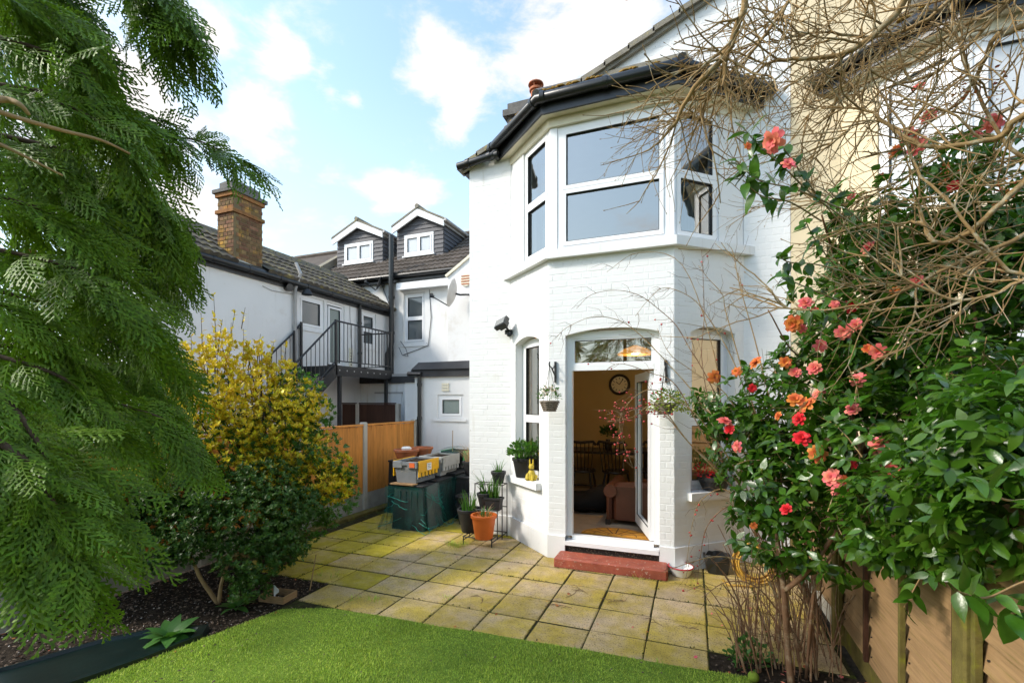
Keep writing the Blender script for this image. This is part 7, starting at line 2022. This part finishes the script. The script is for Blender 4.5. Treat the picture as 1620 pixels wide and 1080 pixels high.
HI = [spray_base(9, .062, s, .021, dr) for s, dr in ((1, .25), (2, .45), (3, .12), (4, .6))]
LO = [spray_base(7, .085, s, .03, dr) for s, dr in ((5, .35), (6, .6))]
cyp = thing('cypress_tree', (-3.7, 1.2, 0), 'large cypress with drooping feathery green sprays filling the left foreground', 'tree')
TR = Vector((-3.75, 1.15, 0))
mb = MB(); mb.tube([TR + Vector((0, 0, -.05)), TR + Vector((.05, 0, 2)), TR + Vector((0, .05, 4.2)), TR + Vector((0, .05, 6.6))], [.14, .12, .09, .03], 12); mb.build('trunk', 'bark_dark', cyp, smooth=True)
CL = [[(40, -120, 2.2), (200, -50, 2.3), (265, 0, 2.4), (292, 50, 2.45)], [(40, -120, 2.2), (190, -50, 2.3), (225, 0, 2.4), (255, 60, 2.45)], [(-60, -60, 2.1), (40, -40, 2.2), (110, 0, 2.3), (135, 50, 2.35)],
      [(-100, 20, 2.0), (60, 50, 2.2), (130, 90, 2.4), (180, 165, 2.5)], [(-100, -20, 2.1), (40, 10, 2.3), (105, 60, 2.5), (150, 115, 2.6)], [(-100, 150, 2.1), (80, 180, 2.4), (210, 208, 2.6), (310, 222, 2.7), (370, 248, 2.8)],
      [(-100, 120, 2.1), (90, 150, 2.3), (180, 180, 2.45), (225, 185, 2.5), (255, 225, 2.55)], [(-100, 200, 2.0), (60, 240, 2.2), (170, 290, 2.3), (235, 320, 2.4), (265, 370, 2.45)], [(-100, 250, 2.2), (90, 270, 2.4), (210, 300, 2.6), (265, 345, 2.7), (285, 400, 2.75)]]
for k, y in enumerate(range(250, 660, 62)):
    tipx = (255, 240, 268, 225, 280, 255, 295, 262, 270, 240, 230, 215, 180)[k % 13]
    CL.append([(-110, y - 60, 2.0 + .1 * (k % 3)), (70, y - 20, 2.1 + .28 * (k % 3)), (165, y + 10, 2.25 + .28 * (k % 3)), (tipx - 35, y + 42, 2.35 + .28 * (k % 3)), (tipx, y + 84, 2.4 + .28 * (k % 3))])
for k, y in enumerate(range(-20, 640, 84)):
    CL.append([(-140, y - 40, 1.6 + .1 * (k % 2)), (-20, y - 10, 1.7 + .1 * (k % 2)), (70 + 30 * (k % 3), y + 30, 1.85), (130 + 36 * (k % 3), y + 90, 1.95)])
CL += [[(-80, 560, 1.45), (0, 620, 1.5), (60, 700, 1.52), (85, 760, 1.54), (95, 810, 1.54)], [(-80, 660, 1.4), (30, 720, 1.45), (75, 780, 1.48), (110, 840, 1.5), (128, 890, 1.5)], [(-80, 740, 1.4), (-10, 780, 1.42), (20, 830, 1.45), (36, 880, 1.45)],
       [(-60, 650, 1.6), (60, 690, 1.7), (140, 750, 1.8), (170, 830, 1.85)], [(180, 540, 2.9), (230, 590, 3.0), (265, 640, 3.05), (290, 690, 3.1)], [(100, 560, 2.7), (160, 630, 2.8), (205, 680, 2.85), (235, 720, 2.9)]]
pos, ax, nr, ln = [], [], [], []
tubes = Tubes()
for path in CL:
    q = smooth_path([at(*p) for p in path], 8)
    anchor = TR + Vector((0, 0, max(.6, min(6.2, q[0].z - .1))))
    q = [anchor, anchor.lerp(q[0], .6)] + q
    tubes.add(q, .014, .0025, 6)
    n = len(q)
    step = 0.0
    for i in range(5, n - 1):
        dv = (q[i + 1] - q[i]).normalized(); t = i / n
        pq = project(q[i])
        if pq is None or pq[0] < -45 or pq[1] < -70: continue
        for rep in range(1 if t > .8 or RND.random() < .4 else 2):
            side = Vector((0, 0, 1)).cross(dv).normalized() * (1 if (i + rep) % 2 else -1)
            a_ = dv * .75 + side * RND.uniform(.25, 1.2) + Vector((0, 0, -RND.uniform(.0, 1.0))) + Vector(NP.normal(0, .32, 3))
            toc = (Vector((0, 0, CAMH)) - q[i]).normalized()
            pos.append(arr(q[i].lerp(q[i + 1], RND.random()))); ax.append(np.array(a_)); nr.append(np.array(Vector((0, 0, .75)) + toc * .55 + side * .25) + NP.normal(0, .42, 3)); ln.append(RND.uniform(.20, .34) * min(1.0, .45 + .25 * pq[2]))
    for rep in range(3):
        pos.append(arr(q[-1])); ax.append(np.array(q[-1] - q[-3]) / (q[-1] - q[-3]).length + NP.normal(0, .22, 3) + np.array([0, 0, -.25])); nr.append(np.array([0, -.5, .8]) + NP.normal(0, .3, 3)); ln.append(RND.uniform(.24, .34) * (.6 if q[-1].x ** 2 + q[-1].y ** 2 < 3.2 else 1))
pos, ax, nr, ln = map(np.array, (pos, ax, nr, ln))
leaf_parts(cyp, 'spray', 'sprays', HI, 'cypress', pos, ax, nr, ln, 300)
# deeper, denser layers behind
n = 520
px = NP.uniform(-40, 300, n); py = NP.uniform(-60, 790, n); d = NP.uniform(2.9, 3.6, n)
lim = np.interp(py, [-60, 60, 110, 200, 300, 450, 620, 700, 790], [110, 60, 110, 165, 215, 250, 255, 210, 100])
k = px < lim - 10
px, py, d = px[k], py[k], d[k]; n = len(px)
pos = np.array([arr(at(a, b, c)) for a, b, c in zip(px, py, d)])
k = pos[:, 0] > -5.0; pos = pos[k]; n = len(pos)
ax = np.stack([NP.normal(.35, .4, n), NP.normal(.2, .4, n), -NP.uniform(.3, 1.1, n)], 1); nr = np.stack([NP.normal(.2, .4, n), NP.normal(-.5, .4, n), NP.normal(.5, .3, n)], 1)
V, T = spread(LO, NP.integers(0, 2, n), pos, frames(ax, nr), NP.uniform(.25, .42, n)); o = np_obj('inner_sprays', V, T, 'cypress', cyp); o['kind'] = 'stuff'
k = NP.choice(len(pos), min(46, len(pos)), replace=False); n = len(k)
V, T = spread(LO, NP.integers(0, 2, n), pos[k] + np.array([.12, -.2, .1]), frames(np.stack([NP.normal(.2, .5, n), NP.normal(0, .5, n), -NP.uniform(.4, 1.2, n)], 1), NP.normal(0, 1, (n, 3))), NP.uniform(.10, .2, n)); o = np_obj('dead_sprays', V, T, 'dead_leaf', cyp); o['kind'] = 'stuff'
o = tubes.mb.build('limbs', 'bark_dark', cyp, smooth=True); o['kind'] = 'stuff'
for path, r in (([(-40, 165, 1.4), (40, 190, 1.5), (100, 207, 1.6), (160, 222, 1.7), (205, 243, 1.8)], .0085), ([(-40, 210, 1.4), (20, 238, 1.45), (60, 258, 1.5), (100, 278, 1.55)], .006), ([(-30, 158, 1.35), (10, 158, 1.4), (32, 166, 1.4), (46, 182, 1.42)], .011)):
    q = smooth_path([at(*p) for p in path]); m_ = MB(); m_.tube(q, taper(len(q), r, r * .5), 8); m_.build('bare_limb', 'bark_tan', cyp, smooth=True)

# ---- conifers beyond the lawn, behind the camera: the garden door's top light mirrors them
for k, (x_, y_, h_) in enumerate(((-2.2, -6.0, 5.8), (.2, -6.4, 6.4), (2.6, -5.8, 5.6))):
    t = thing('hedge_conifer', (x_, y_, 0), ('left', 'tallest middle', 'right')[k] + ' conifer of the row mirrored in the glass above the garden door', 'tree', 'conifers at the end of the lawn')
    mb = MB(); mb.tube([(x_, y_, -.05), (x_, y_, h_ * .9)], [.12, .03], 8); mb.build('trunk', 'bark_dark', t)
    n = 760; f = NP.random(n); az = NP.uniform(0, 6.28, n); rr = 1.75 * (1 - f) ** .7 * NP.uniform(.5, 1.05, n) + .1
    pos = np.stack([x_ + rr * np.cos(az), y_ + rr * np.sin(az), .3 + f * (h_ - .4)], 1)
    ax = np.stack([np.cos(az), np.sin(az), NP.uniform(-.6, .5, n)], 1); nr = np.stack([np.cos(az) * .5, np.sin(az) * .5, np.ones(n)], 1) + NP.normal(0, .3, (n, 3))
    V, T = spread(LO, NP.integers(0, 2, n), pos, frames(ax, nr), NP.uniform(.4, .7, n)); o = np_obj('foliage', V, T, 'cypress', t); o['kind'] = 'stuff'
